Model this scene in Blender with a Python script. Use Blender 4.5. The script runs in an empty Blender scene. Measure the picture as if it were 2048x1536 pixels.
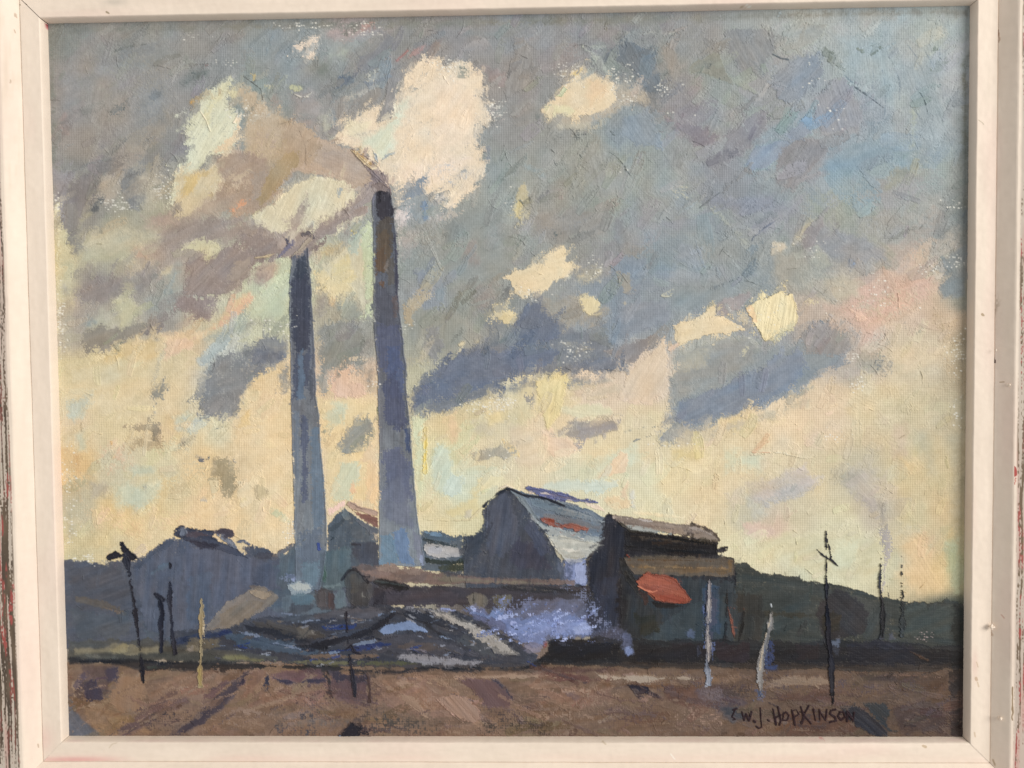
# A framed oil painting photographed close up: two factory chimneys under a heavy sky.
KEYP = 138.0
ILLUM = (1.02, 1.0, 0.96)
FILLUM = (1.03, 1.02, 1.0)
import bpy, math
import numpy as np

# ------------------------------------------------------------------ camera, world, lamps, exposure
SC = bpy.context.scene
COL = SC.collection
W_C, H_C = 0.5031, 0.40            # visible canvas, metres
HANG = 1.5                         # height of the picture centre above the floor
FPX = 1800.0                       # focal length in photo pixels (2048 wide)
RX, RY, RZ, TX, TY, TZ = 0.0403, -0.0253, 0.0100, -0.0030, 0.0015, 0.4985

def rotm(rx, ry, rz):
    c, s = math.cos, math.sin
    A = np.array([[1, 0, 0], [0, c(rx), -s(rx)], [0, s(rx), c(rx)]])
    B = np.array([[c(ry), 0, s(ry)], [0, 1, 0], [-s(ry), 0, c(ry)]])
    D = np.array([[c(rz), -s(rz), 0], [s(rz), c(rz), 0], [0, 0, 1]])
    return A @ B @ D
RC = rotm(RX, RY, RZ)
TC = np.array([TX, TY, -TZ])
BW = np.array([[1, 0, 0], [0, 0, -1], [0, 1, 0]], float)   # picture plane (x right, y up, z to viewer) -> world
def to_world(P):
    Q = P @ BW.T
    Q[..., 2] += HANG
    return Q
def to_px(x, y, z):
    X = RC[0, 0]*x + RC[0, 1]*y + RC[0, 2]*z + TC[0]
    Y = RC[1, 0]*x + RC[1, 1]*y + RC[1, 2]*z + TC[1]
    Z = RC[2, 0]*x + RC[2, 1]*y + RC[2, 2]*z + TC[2]
    return 1024 + FPX*X/-Z, 768 - FPX*Y/-Z

cam_d = bpy.data.cameras.new("camera"); cam = bpy.data.objects.new("camera", cam_d); COL.objects.link(cam)
cam_d.sensor_fit = 'HORIZONTAL'; cam_d.sensor_width = 36.0; cam_d.lens = 36.0*FPX/2048
cam_d.clip_start = 0.01; cam_d.clip_end = 50
from mathutils import Matrix
pos = to_world((RC.T @ -TC)[None])[0]
RW = BW @ RC.T
M = Matrix([list(RW[i]) + [pos[i]] for i in range(3)] + [[0, 0, 0, 1]])
cam.matrix_world = M
SC.camera = cam

world = bpy.data.worlds.new("World"); SC.world = world; world.use_nodes = True
world.node_tree.nodes['Background'].inputs[0].default_value = (1.0, 0.975, 0.95, 1)
world.node_tree.nodes['Background'].inputs[1].default_value = 0.47

def area(name, loc, target, size, power, color):
    d = bpy.data.lights.new(name, 'AREA'); d.shape = 'RECTANGLE'; d.size = size[0]; d.size_y = size[1]
    d.energy = power; d.color = color
    o = bpy.data.objects.new(name, d); COL.objects.link(o)
    from mathutils import Vector
    o.location = loc
    o.rotation_euler = (Vector(target) - Vector(loc)).to_track_quat('-Z', 'Y').to_euler()
    return o
area("window_light", (2.75, -2.75, 1.5+1.05), (0, 0, 1.5), (2.0, 2.0), KEYP, (1.0, 0.96, 0.90))

SC.view_settings.view_transform = 'Standard'; SC.view_settings.look = 'None'
SC.view_settings.gamma = 1; SC.view_settings.exposure = 0
try: SC.view_settings.use_curve_mapping = False
except Exception: pass
SC.cycles.max_bounces = 6

# ------------------------------------------------------------------ colour and noise tools
def lin(c):
    c = np.asarray(c, np.float32)
    return np.where(c <= 0.04045, c/12.92, ((c+0.055)/1.055)**2.4)
def hx(s):
    return np.array([int(s[i:i+2], 16)/255 for i in (0, 2, 4)], np.float32)

RNG = np.random.default_rng(7)
TEX = RNG.random((256, 256)).astype(np.float32)
def tex(u, v, off=0):
    u = u + 37.31*off; v = v + 91.7*off
    iu = np.floor(u); iv = np.floor(v)
    fu = u-iu; fv = v-iv
    fu = fu*fu*(3-2*fu); fv = fv*fv*(3-2*fv)
    iu = iu.astype(np.int32) & 255; iv = iv.astype(np.int32) & 255
    iu1 = (iu+1) & 255; iv1 = (iv+1) & 255
    return (TEX[iv, iu]*(1-fu)+TEX[iv, iu1]*fu)*(1-fv)+(TEX[iv1, iu]*(1-fu)+TEX[iv1, iu1]*fu)*fv

# ------------------------------------------------------------------ the paint surface: one vertex grid, colours and relief built up stroke by stroke
NX, NY = 1320, 1050
gx = np.linspace(-W_C/2, W_C/2, NX); gy = np.linspace(H_C/2, -H_C/2, NY)
GX, GY = np.meshgrid(gx, gy)
U, V = to_px(GX, GY, 0.0)
U = U.astype(np.float32); V = V.astype(np.float32)
C = np.zeros((NY, NX, 3), np.float32)      # colour as seen, sRGB 0..1
HT = np.zeros((NY, NX), np.float32)        # relief, in units of 0.1 mm
TK = np.zeros((NY, NX), np.float32)        # how much the paint hides the weave
ID = np.zeros((NY, NX), np.int16)
N1 = tex(U/26, V/26, 1)-.5
N2 = tex(U/9, V/9, 2)-.5
N3 = tex(U/3.6, V/3.6, 3)-.5
N4 = tex(U/2.0, V/2.0, 4)-.5
WV = 0.5+0.25*(np.sin(U*2*np.pi/4.6+1.5*N2)+np.sin(V*2*np.pi/4.6+1.5*N1))
EDGE = (N1*6.5+N2*4.5+N3*2.4+N4*1.2)
SPK = 0.34*tex(U/1.9, V/1.9, 5)+0.30*tex(U/4.4, V/4.4, 6)+0.16*tex(U/11, V/11, 7)+0.20*WV
_s = np.sort(SPK[::7, ::7].ravel()); SPK = np.interp(SPK, _s, np.linspace(0, 1, len(_s))).astype(np.float32)   # uniform 0..1

def box(x0, y0, x1, y1, m):
    # grid slice that holds this photo box
    a = (x0-m-60)/2048; sx = NX/1845.0; sy = NY/1445.0
    j0 = int(max(0, (x0-m-140)*sx)); j1 = int(min(NX, (x1+m-95+30)*sx+30))
    i0 = int(max(0, (y0-m-50)*sy-8)); i1 = int(min(NY, (y1+m-10)*sy+12))
    return slice(i0, max(i1, i0+1)), slice(j0, max(j1, j0+1))

def sd_poly(pts, u, v):
    d = np.full(u.shape, 1e9, np.float32); ins = np.zeros(u.shape, bool)
    n = len(pts)
    for k in range(n):
        x0, y0 = pts[k]; x1, y1 = pts[(k+1) % n]
        ex, ey = x1-x0, y1-y0
        wx = u-x0; wy = v-y0
        t = np.clip((wx*ex+wy*ey)/(ex*ex+ey*ey+1e-9), 0, 1)
        dd = (wx-ex*t)**2+(wy-ey*t)**2
        np.minimum(d, dd, out=d)
        if y0 != y1:
            c = ((v >= y0) != (v >= y1)) & (u < ex*(v-y0)/(y1-y0)+x0)
            ins ^= c
    d = np.sqrt(d)
    return np.where(ins, d, -d)

def sd_line(pts, wid, u, v):
    best = np.full(u.shape, -1e9, np.float32)
    ws = wid if hasattr(wid, '__len__') else [wid]*len(pts)
    for k in range(len(pts)-1):
        x0, y0 = pts[k]; x1, y1 = pts[k+1]
        ex, ey = x1-x0, y1-y0
        wx = u-x0; wy = v-y0
        t = np.clip((wx*ex+wy*ey)/(ex*ex+ey*ey+1e-9), 0, 1)
        w = (ws[k]*(1-t)+ws[k+1]*t)/2
        np.maximum(best, w-np.sqrt((wx-ex*t)**2+(wy-ey*t)**2), out=best)
    return best

SEED = [0]
PASS = [1.0, 1.0, 1.0]      # fade, strength and streakiness of the current pass
def lay(sl, sd, col, r, f, a, var, ang, th, id, col2, g, cov=1.0):
    SEED[0] += 1; k = SEED[0]
    f = f*PASS[0]; a = a*PASS[1]; var = var*PASS[2]
    u = U[sl]; v = V[sl]
    sd = sd + EDGE[sl]*r
    # f: width of the broken, dragged edge; paint skips over the weave there
    if f > 0:
        cv = np.clip(sd/f, 0, 1)
        m = np.clip((cv*cov-SPK[sl])*(6 if cov >= .6 else 3.2)+0.5, 0, 1)*(sd > -0.5)
        if f >= 12 and cov >= .6:
            kk = min(.75, .35+f/80)
            m = m*(1-kk)+kk*cv*cv*(3-2*cv)*cov
    else:
        m = np.clip(sd*0.9+0.5, 0, 1)
        if cov < 1: m = m*np.clip((cov-SPK[sl])*6+0.5, 0, 1)
    m = m*a
    ca, sa = math.cos(math.radians(ang)), math.sin(math.radians(ang))
    p = u*ca - v*sa; q = u*sa + v*ca          # p runs along the stroke
    st = 0.6*(tex(p/70, q/5, k*.37)-.5)+0.4*(tex(p/28, q/2.2, k*.73)-.5)
    bl = tex(u/38, v/38, k*.11)-.5
    c = hx(col) if isinstance(col, str) else np.asarray(col, np.float32)
    if col2 is not None:
        c2 = hx(col2)
        x0, y0, x1, y1 = g
        t = np.clip(((u-x0)*(x1-x0)+(v-y0)*(y1-y0))/((x1-x0)**2+(y1-y0)**2+1e-9)+.35*(bl+st), 0, 1)[..., None]
        c = c*(1-t)+c2*t
    dv = (st*1.3+bl*0.9)*var/255.0
    hue = (tex(p/45, q/12, k*.53)-.5)*var*0.55/255.0
    cc = np.empty(u.shape+(3,), np.float32)
    cc[..., 0] = c[..., 0]+dv+hue; cc[..., 1] = c[..., 1]+dv; cc[..., 2] = c[..., 2]+dv-hue
    m3 = m[..., None]
    C[sl] = C[sl]*(1-m3)+cc*m3
    hard = m > 0.5
    rid = np.exp(-((sd-1.4)/1.3)**2)*(f <= 2)
    HT[sl] = HT[sl]*(1-0.45*m) + m*th*(0.8+1.0*st+0.9*rid)
    TK[sl] = np.clip(TK[sl]*(1-m*.8)+m*min(1, .3+th*.45), 0, 1)
    if id is not None:
        ID[sl] = np.where(hard, id, ID[sl])

def P(col, pts, r=1, f=0, a=1, var=9, ang=20, th=.7, id=None, to=None, g=None, cov=1.0):
    pts = np.array(pts, np.float32).reshape(-1, 2)
    if to and g is None: g = (pts[:, 0].min(), pts[:, 1].min(), pts[:, 0].min(), pts[:, 1].max())
    m = 10*r+3
    sl = box(pts[:, 0].min(), pts[:, 1].min(), pts[:, 0].max(), pts[:, 1].max(), m)
    lay(sl, sd_poly(pts, U[sl], V[sl]), col, r, f, a, var, ang, th, id, to, g, cov)

def L(col, pts, w=4, r=.3, f=0, a=1, var=10, ang=None, th=1, id=None, to=None, g=None, cov=1.0):
    pts = np.array(pts, np.float32).reshape(-1, 2)
    if ang is None:
        d = pts[-1]-pts[0]; ang = -math.degrees(math.atan2(d[1], d[0]))
    if to and g is None: g = (pts[0, 0], pts[0, 1], pts[-1, 0], pts[-1, 1])
    mw = max(w) if hasattr(w, '__len__') else w
    m = mw/2+10*r+3
    sl = box(pts[:, 0].min(), pts[:, 1].min(), pts[:, 0].max(), pts[:, 1].max(), m)
    lay(sl, sd_line(pts, w, U[sl], V[sl]), col, r, f, a, var, ang, th, id, to, g, cov)

def seeds(rows, pw=3.0):
    pts = np.array([[float(a), float(b)] for a, b, c in rows], np.float32)
    cs = np.stack([hx(c) for a, b, c in rows])
    s = 6
    u = U[::s, ::s]; v = V[::s, ::s]
    w = 1/(((u[..., None]-pts[:, 0])**2+(v[..., None]-pts[:, 1])**2)/900+.4)**(pw/1.3)
    c = (w[..., None]*cs).sum(2)/w.sum(2)[..., None]
    ii = np.minimum(np.arange(NY)/s, c.shape[0]-1.001); jj = np.minimum(np.arange(NX)/s, c.shape[1]-1.001)
    i0 = ii.astype(int); j0 = jj.astype(int); fi = (ii-i0)[:, None, None]; fj = (jj-j0)[None, :, None]
    C[:] = (c[i0][:, j0]*(1-fi)*(1-fj)+c[i0+1][:, j0]*fi*(1-fj)+c[i0][:, j0+1]*(1-fi)*fj+c[i0+1][:, j0+1]*fi*fj)

def dabs(n, x0, y0, x1, y1, lmin, lmax, wr=.4, ang=(0, 180), var=7, jit=5, seed=1, th=.6, brk=.35, keep=None, amax=.9):
    """knife dabs that pick up the colour already lying under them and drag it"""
    rg = np.random.default_rng(seed)
    for _ in range(n):
        cx = rg.uniform(x0, x1); cy = rg.uniform(y0, y1)
        l = rg.uniform(lmin, lmax); w = l*wr*rg.uniform(.6, 1.3)
        an = rg.uniform(*ang); ca, sa = math.cos(math.radians(an)), math.sin(math.radians(an))
        sl = box(cx-l/2, cy-l/2, cx+l/2, cy+l/2, 2)
        u = U[sl]; v = V[sl]
        if u.size < 9: continue
        # colour under the point where the knife lands
        j = int(np.clip((cx-ca*l*.3-116)*NX/1815, 0, NX-1)); i = int(np.clip((cy+sa*l*.3-30)*NY/1445, 0, NY-1))
        if keep is not None and ID[i, j] not in keep: continue
        c = C[i, j]+rg.normal(0, jit/255)+rg.normal(0, jit*.35/255, 3)
        p = (u-cx)*ca-(v-cy)*sa; q = (u-cx)*sa+(v-cy)*ca
        bend = rg.uniform(-.25, .25)
        q = q+bend*p*p/l
        sd = np.minimum(l/2-np.abs(p), w/2*(1-.35*np.abs(p/l*2)**2)-np.abs(q))+EDGE[sl]*.35
        tail = np.clip((p/l+.5), 0, 1)
        m = np.clip(sd*.8+.5, 0, 1)
        m = m*np.clip(((1-tail*brk*1.6)-SPK[sl])*5+.8, 0, 1)*rg.uniform(.4, 1)*amax
        if keep is not None: m = m*np.isin(ID[sl], keep)
        st = (tex(p/60, q/2.4, rg.uniform(0, 50))-.5)
        cc = c+(st*var/255)[..., None]
        C[sl] = C[sl]*(1-m[..., None])+cc*m[..., None]
        rid = np.exp(-((sd-1.2)/1.2)**2)
        HT[sl] = HT[sl]*(1-.4*m)+m*th*(.6+.9*st+.35*rid*(q > 0))
        TK[sl] = np.clip(TK[sl]+m*.3*th, 0, 1)

def specks(x0, y0, x1, y1, n, seed, col='e9e6da', s=2.0):
    """pale dots laid on the tops of the weave"""
    rg = np.random.default_rng(seed)
    for _ in range(n):
        cx = rg.normal((x0+x1)/2, (x1-x0)/4); cy = rg.normal((y0+y1)/2, (y1-y0)/4)
        cx = round(cx/4.6)*4.6+rg.normal(0, .8); cy = round(cy/4.6)*4.6+rg.normal(0, .8)
        sl = box(cx-4, cy-4, cx+4, cy+4, 0)
        if U[sl].size < 9: continue
        rr = s*rg.uniform(.5, 1.15)
        m = np.clip(rr-np.hypot((U[sl]-cx)*rg.uniform(.6, 1), V[sl]-cy)+.2, 0, 1)[..., None]*rg.uniform(.5, 1)
        C[sl] = C[sl]*(1-m)+hx(col)*m
        HT[sl] += m[..., 0]*.3

def blur(A, r):
    for ax in (0, 1):
        p = np.concatenate([np.repeat(np.take(A, [0], ax), r+1, ax), A, np.repeat(np.take(A, [-1], ax), r, ax)], ax)
        c = np.cumsum(p, ax, dtype=np.float32)
        n = A.shape[ax]
        hi = np.take(c, np.arange(2*r+1, 2*r+1+n), ax); lo = np.take(c, np.arange(0, n), ax)
        A = (hi-lo)/(2*r+1)
    return A

def wet(r, amt, scale, keep, seed, thr=.5):
    """wet-in-wet: neighbouring colours pulled into each other where the paint was still soft"""
    global C
    m = np.clip((tex(U/scale, V/scale, seed)-thr)*5+.5, 0, 1)*amt*np.isin(ID, keep)
    B = blur(C, r)
    C += (B-C)*m[..., None]

def ridges(n, x0, y0, x1, y1, seed, l=(12, 40), dark=.5, keep=None):
    """thin curled lips the knife leaves behind"""
    rg = np.random.default_rng(seed)
    for _ in range(n):
        cx = rg.uniform(x0, x1); cy = rg.uniform(y0, y1); a = rg.uniform(0, math.pi); ln = rg.uniform(*l); b = rg.uniform(-.018, .018)
        pts = []
        for t in np.linspace(0, 1, 5):
            pts.append((cx+math.cos(a+b*t*ln)*ln*t, cy-math.sin(a+b*t*ln)*ln*t))
        pts = np.array(pts, np.float32)
        sl = box(pts[:, 0].min(), pts[:, 1].min(), pts[:, 0].max(), pts[:, 1].max(), 6)
        if U[sl].size < 9: continue
        sd = sd_line(pts, [.4, 1.7, 1.3, 1.0, .2], U[sl], V[sl])+EDGE[sl]*.25
        m = np.clip(sd+.4, 0, 1)*np.clip((tex(U[sl]/7, V[sl]/7, seed)-.3)*4, 0, 1)
        HT[sl] += m*rg.uniform(.8, 1.9)
        k = 1+rg.uniform(-.10, .10)
        C[sl] = C[sl]*(1-m[..., None]*.6)+C[sl]*k*m[..., None]*.6  # shading and glint of the lips tinted into the colour

def edge_dabs(n, x0, y0, x1, y1, lmin, lmax, seed, wr=.35, ang=(0, 180), th=.8, amax=.95, ids=None, carry=True, gpow=1.0, jit=4):
    """drag paint across the borders of colour patches, so that they end broken and ragged"""
    rg = np.random.default_rng(seed)
    lum = blur(C.mean(-1), 1)
    g = np.abs(np.roll(lum, 3, 1)-np.roll(lum, -3, 1))+np.abs(np.roll(lum, 3, 0)-np.roll(lum, -3, 0))
    g = np.clip(g-.03, 0, .35)**gpow
    g[(U < x0) | (U > x1) | (V < y0) | (V > y1)] = 0
    if ids is not None: g[~np.isin(ID, ids)] = 0
    cdf = np.cumsum(g.ravel()[::3]); cdf /= cdf[-1]
    pick = np.searchsorted(cdf, rg.random(n))*3
    for p0 in pick:
        i, j = divmod(int(p0), NX)
        cx, cy = float(U[i, j]), float(V[i, j])
        l = rg.uniform(lmin, lmax); w = l*wr*rg.uniform(.5, 1.5)
        an = rg.uniform(*ang)+(180 if rg.random() < .5 else 0)
        ca, sa = math.cos(math.radians(an)), math.sin(math.radians(an))
        k = .5*l*NX/1815
        js = int(np.clip(j-ca*k, 0, NX-1)); is_ = int(np.clip(i+sa*k, 0, NY-1))
        c = C[is_, js]+rg.normal(0, jit/255); sid = ID[is_, js]
        if ids is not None and sid not in ids: continue
        sl = box(cx-l/2, cy-l/2, cx+l/2, cy+l/2, 2)
        u = U[sl]; v = V[sl]
        p = (u-cx)*ca-(v-cy)*sa; q = (u-cx)*sa+(v-cy)*ca
        q = q+rg.uniform(-.3, .3)*p*p/l
        sd = np.minimum(l/2-np.abs(p), w/2*(1-.4*np.abs(p/l*2)**2)-np.abs(q))+EDGE[sl]*.3
        tail = np.clip(p/l+.5, 0, 1)
        m = np.clip(sd*.8+.5, 0, 1)*np.clip((1.05-tail*.9-SPK[sl])*6+.5, 0, 1)*rg.uniform(.5, 1)*amax
        if ids is not None: m = m*np.isin(ID[sl], ids)
        st = tex(p/50, q/2, rg.uniform(0, 50))-.5
        C[sl] = C[sl]*(1-m[..., None])+(c+(st*12/255)[..., None])*m[..., None]
        HT[sl] = HT[sl]*(1-.4*m)+m*th*(.6+.8*st+.5*np.exp(-((sd-1.2)/1.2)**2)*(q > 0))
        TK[sl] = np.clip(TK[sl]+m*.3*th, 0, 1)
        if carry: ID[sl] = np.where(m > .6, sid, ID[sl])
# ------------------------------------------------------------------ the picture itself, laid in from the back to the front (photo pixel positions)
# ids of the painted motifs
SKY, PLUME, STACK1, STACK2, HILL1, SHED, HOUSE, BARN, BLACKB, LOW, HILL2, HEDGE, HEAP, GROUND, STEAM, PUFF, LINK, PUFF2, GAP = range(19)
CLOUD = 20; POLE = 40; SIGN = 60

seeds([(110,60,'7d817e'),(200,60,'8b8d8d'),(320,80,'8a8d8e'),(430,80,'8a8c8e'),(520,110,'84909a'),(600,60,'88929a'),(700,70,'a39a99'),(790,70,'84888c'),
(900,60,'8b8c90'),(1010,60,'858d98'),(1130,60,'84888f'),(1260,70,'858a8f'),(1400,60,'8b8e93'),(1500,70,'949b9f'),(1580,70,'a0a7a8'),(1680,60,'99a5ae'),(1780,60,'95a5b2'),(1860,60,'9da7a8'),(1925,60,'8f9ba4'),
(110,170,'8b8a8a'),(230,170,'908e8e'),(340,190,'8d8f92'),(430,130,'8a8d90'),(520,180,'8a979a'),(600,200,'8a8f92'),(700,160,'828b94'),(760,150,'8c8e90'),
(1010,150,'8c8b8c'),(1060,120,'8d8c8d'),(1250,130,'757b82'),(1330,150,'8b8a88'),(1420,140,'8d9494'),(1520,150,'8b949c'),(1620,170,'8d9aa7'),(1720,150,'93a4b2'),(1830,170,'94a4b1'),(1920,180,'909daa'),
(110,260,'8d8b8b'),(230,280,'918e8b'),(340,260,'888b8e'),(620,230,'918f8e'),(1030,260,'8b8d8f'),(1100,270,'8f908d'),(1250,260,'8494a2'),(1350,240,'87858a'),(1450,230,'8d9597'),(1560,230,'8b94a2'),(1650,240,'8e97a6'),(1760,240,'8e9aa9'),(1860,250,'8f9fb0'),(1930,250,'82909c'),
(110,350,'868888'),(180,360,'85827f'),(230,370,'a29a90'),(290,350,'838689'),(1000,340,'8a9499'),(1080,330,'909390'),(1170,330,'8d938f'),(1270,320,'8c9698'),(1370,330,'8b94a0'),(1440,330,'838893'),(1530,310,'8ba3b8'),(1600,300,'868892'),(1680,320,'85a0bb'),(1780,310,'89a0b6'),(1870,340,'8f9c9f'),(1930,350,'7d858a'),
(110,430,'b9b3a0'),(170,440,'8b8a86'),(230,440,'9d9b8b'),(300,430,'a5a08d'),(850,430,'95989a'),(920,450,'8b9395'),(1000,430,'929a9b'),(1080,430,'93928d'),(1160,430,'8c9391'),(1260,420,'8b949b'),(1360,420,'8892a0'),(1450,400,'7e8795'),(1560,420,'8791a3'),(1660,420,'909894'),(1760,430,'93979a'),(1850,430,'8c9499'),(1930,450,'70767a'),
(110,520,'cabd93'),(160,510,'b8b197'),(230,520,'a8a696'),(320,530,'ab9c8e'),(840,520,'8b9395'),(920,520,'8c9191'),(1000,490,'8f9495'),(1200,510,'8c8e90'),(1290,520,'8093a8'),(1380,510,'8c969c'),(1460,510,'848f99'),(1560,510,'8f989c'),(1620,500,'8b8b8d'),(1720,500,'8f9190'),(1830,490,'909491'),(1920,520,'7b8082'),
(130,590,'c8bd9a'),(190,570,'8b8786'),(260,570,'9a9690'),(320,600,'9aa09e'),(680,620,'aaa38f'),(860,600,'8792a2'),(930,590,'8a918f'),(1000,650,'838a90'),(1250,590,'7f92aa'),(1320,600,'8492a3'),(1420,570,'8a929a'),(1500,560,'868f95'),(1600,540,'a09f96'),(1680,570,'ada594'),(1780,570,'c4ae9b'),(1870,560,'bfae98'),(1930,600,'8b8a7e'),
(120,660,'b5ab98'),(180,650,'9c958f'),(250,640,'b9b09a'),(320,650,'9a9690'),(420,660,'c5bda2'),(500,640,'c3c5ae'),(550,600,'c6cbb0'),(700,680,'8c8f8d'),(850,680,'9b9d93'),(920,670,'989891'),(1230,640,'7e8ca0'),(1300,640,'828fa0'),(1400,600,'848f9b'),(1640,620,'b5a595'),(1730,600,'c9aa99'),(1830,620,'c8b39d'),(1900,640,'bba890'),(1935,680,'9b8f78'),
(130,760,'d6cba3'),(200,750,'dac89a'),(260,720,'dcc595'),(330,720,'d8c9a4'),(390,700,'d3bf9e'),(430,720,'b9c1bf'),(530,760,'dcc69d'),(690,740,'dabfa3'),(850,790,'b5b098'),(900,850,'d8c69c'),(1000,800,'d0c8ac'),(1090,780,'e2d2a5'),(1180,780,'dbc8b0'),(1290,740,'d5c3ad'),(1400,700,'a9aaa3'),(1530,680,'8f9399'),(1700,700,'a8a19a'),(1740,680,'c6b09f'),(1800,690,'cbbca2'),(1870,700,'c9bba1'),(1930,740,'a79b82'),
(150,850,'d3c9ab'),(230,840,'d8caa2'),(320,850,'d8c69f'),(420,850,'d0cdaf'),(500,870,'dec9a0'),(600,850,'dcc9a0'),(700,850,'dcc8a0'),(870,900,'dcd3ab'),(960,900,'dbcdaa'),(1080,880,'e3cfb0'),(1200,900,'e0cfaa'),(1300,880,'d8caa8'),(1450,860,'ddcaa4'),(1550,840,'e0ccac'),(1650,830,'dac6a8'),(1750,820,'d2c3a0'),(1830,830,'c6ba9a'),(1910,830,'b3a98e'),
(150,930,'d2b98a'),(230,950,'c8c3a6'),(320,950,'ccc8a8'),(400,930,'d9c59b'),(480,950,'d3bf98'),(560,950,'dfcda6'),(700,950,'dccaaa'),(870,960,'d9d9b8'),(930,980,'d0d6c0'),(1050,950,'ddd0b0'),(1150,970,'d5d2b6'),(1250,960,'d9d3b5'),(1350,960,'dfcfa8'),(1450,940,'dccba6'),(1550,930,'d8c9a8'),(1650,950,'cdbf9e'),(1730,950,'bfb498'),(1820,940,'c9b992'),(1890,950,'c3b490'),(1925,960,'a79d80'),
(150,1020,'b4ae93'),(230,1030,'d5c090'),(320,1040,'d6c496'),(420,1020,'dcc7a0'),(520,1020,'dac8a0'),(560,1060,'dfcda6'),(700,980,'d5c8a5'),(880,1030,'dbcfa8'),(940,1030,'d8cfa8'),(1290,1000,'d9d4b5'),(1400,1020,'dfceaa'),(1500,1030,'c4c0ab'),(1550,1060,'ccb8a5'),(1600,1040,'cbc2a6'),(1680,1060,'d5ccaa'),(1760,1020,'bbb09c'),(1830,1040,'c9bb95'),(1890,1030,'c6b28c'),(1920,1050,'aca482'),
(150,1090,'c3bc97'),(230,1100,'d3c69c'),(320,1070,'d8c79e'),(1450,1090,'d8cca8'),(1520,1110,'d8d1b0'),(1620,1110,'cfceb2'),(1700,1120,'d3cfb0'),(1790,1130,'c2bda0'),(1840,1100,'cfb690'),(1880,1150,'d6bb8b'),(1915,1140,'a9a884'),
(200,1200,'5f6a7a'),(600,1200,'5f6b78'),(1000,1200,'4b4a52'),(1500,1230,'3d4544'),(1900,1230,'3d4646'),(200,1400,'7f6c5b'),(600,1400,'7c6454'),(1000,1400,'7b6354'),(1500,1420,'66534b'),(1900,1420,'584a4a')])

dabs(420,100,40,1940,620,40,95,.5,(20,70),seed=11,var=5,jit=3,th=.5,keep=[0])
dabs(260,1200,60,1930,560,50,120,.5,(-80,60),seed=12,var=5,jit=3,th=.5,keep=[0])
dabs(340,110,700,1930,1150,30,80,.5,(-30,80),seed=13,var=6,jit=4,th=.5,keep=[0])
dabs(900,100,30,1940,1150,14,40,.4,(0,180),seed=15,var=9,jit=4,th=.6,keep=[0])
# --- greys, upper left
P('8f8e8f',[100,120,200,100,260,130,250,220,150,260,100,240],r=2,f=30)
P('878c90',[230,80,330,60,380,110,300,150,220,150],r=2,f=25,ang=25)
P('93918f',[150,150,260,140,280,240,200,260,140,230],r=2,f=40,ang=80)
P('8b8e92',[260,170,340,150,360,210,300,240,250,230],r=2,f=25)
P('6b7373',[345,150,400,125,425,150,400,175,365,190,345,180],r=2,f=40,th=.2,cov=.8)
P('8c8b92',[90,330,150,340,150,460,120,470,105,430],r=1.5,f=14)
P('7d7a7c',[125,370,170,345,200,350,200,400,160,440,125,430],r=1.5,f=8,ang=85)
P('7f8184',[240,340,295,335,298,390,285,420,255,420,238,380],r=1.5,f=6,ang=85)
P('9b8b88',[118,220,138,215,138,270,120,270],r=2,f=14,a=.6)
P('9a9487',[180,285,225,285,225,320,180,320],r=3,f=25,a=.7)
L('7e7f80',[140,345,180,325,225,318],8,f=6,a=.8)
P('a79e91',[195,355,215,345,240,360,245,390,225,420,205,410,195,385],r=1.6,f=14)
P('b4ab98',[262,330,330,330,335,430,290,410,265,390],r=2,f=34,cov=.8)
P('a5a08c',[180,430,300,420,340,440,330,480,270,490,200,480],r=2,f=30)
P('b6b39a',[155,480,240,465,290,490,270,530,200,540,150,530],r=2,f=24)
P('c9c19f',[108,400,122,400,135,470,150,520,145,600,112,620],r=1,f=10)
P('86827f',[122,380,160,420,160,470,140,475,124,440],r=1.4,f=7,ang=80)
P('878682',[136,470,178,460,182,500,150,520,136,510],r=2,f=16,ang=80)
P('928b89',[145,575,170,560,240,545,255,560,240,590,210,605,160,610,140,595],r=1.6,f=18,ang=25)
P('8d8886',[255,540,320,520,312,570,300,590,280,570],r=1.3,f=9,ang=-60)
P('9fa29b',[312,530,360,520,380,540,365,580,330,620,315,590],r=2,f=28)
P('c4b79b',[315,532,345,528,345,550,318,552],r=1.2,f=8)
P('c8ab91',[262,488,280,485,300,505,298,520,275,520,262,505],r=1.3,f=10)
P('ad9a8c',[250,480,300,470,390,440,400,460,330,500,280,540,255,520],r=2,f=40,cov=.8)
P('c3b096',[295,450,350,440,360,470,330,490,295,480],r=2,f=24)
P('c3c0a6',[225,600,260,590,285,610,275,650,240,660,215,640],r=1.6,f=14)
P('cdc39a',[235,562,270,556,280,590,250,600,232,590],r=1.4,f=14)
P('b6b3a0',[150,640,200,610,260,620,280,650,240,680,190,690,150,680],r=2,f=30)
P('96928a',[215,625,240,610,250,625,230,640],r=1.4,f=10)
P('9b9483',[160,655,200,645,250,655,300,640,310,655,262,680,235,690,210,712,165,712,158,690],r=1.5,f=9,ang=22)
P('8a8480',[262,672,300,650,325,640,335,655,320,668,280,670],r=1.1,f=4,ang=25)
P('7f8a8f',[150,645,175,632,195,645,185,660,160,660],r=2,f=10,a=.6)
L('5f7074',[222,622,240,620],4,r=.6,f=3)
P('a8a293',[118,560,150,560,150,720,118,700],r=2,f=18,cov=.6)
P('e0d8b8',[112,400,118,420,122,560,118,700,112,700],r=1,f=6,cov=.7)
P('cfc198',[118,720,160,715,220,715,300,690,300,760,200,800,120,780],r=2,f=20)
P('d6bb85',[205,715,235,695,250,710,225,728,205,730],r=1,f=5)
P('c9cab3',[175,745,260,730,240,780,180,790],r=3,f=30,a=.8)
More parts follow.
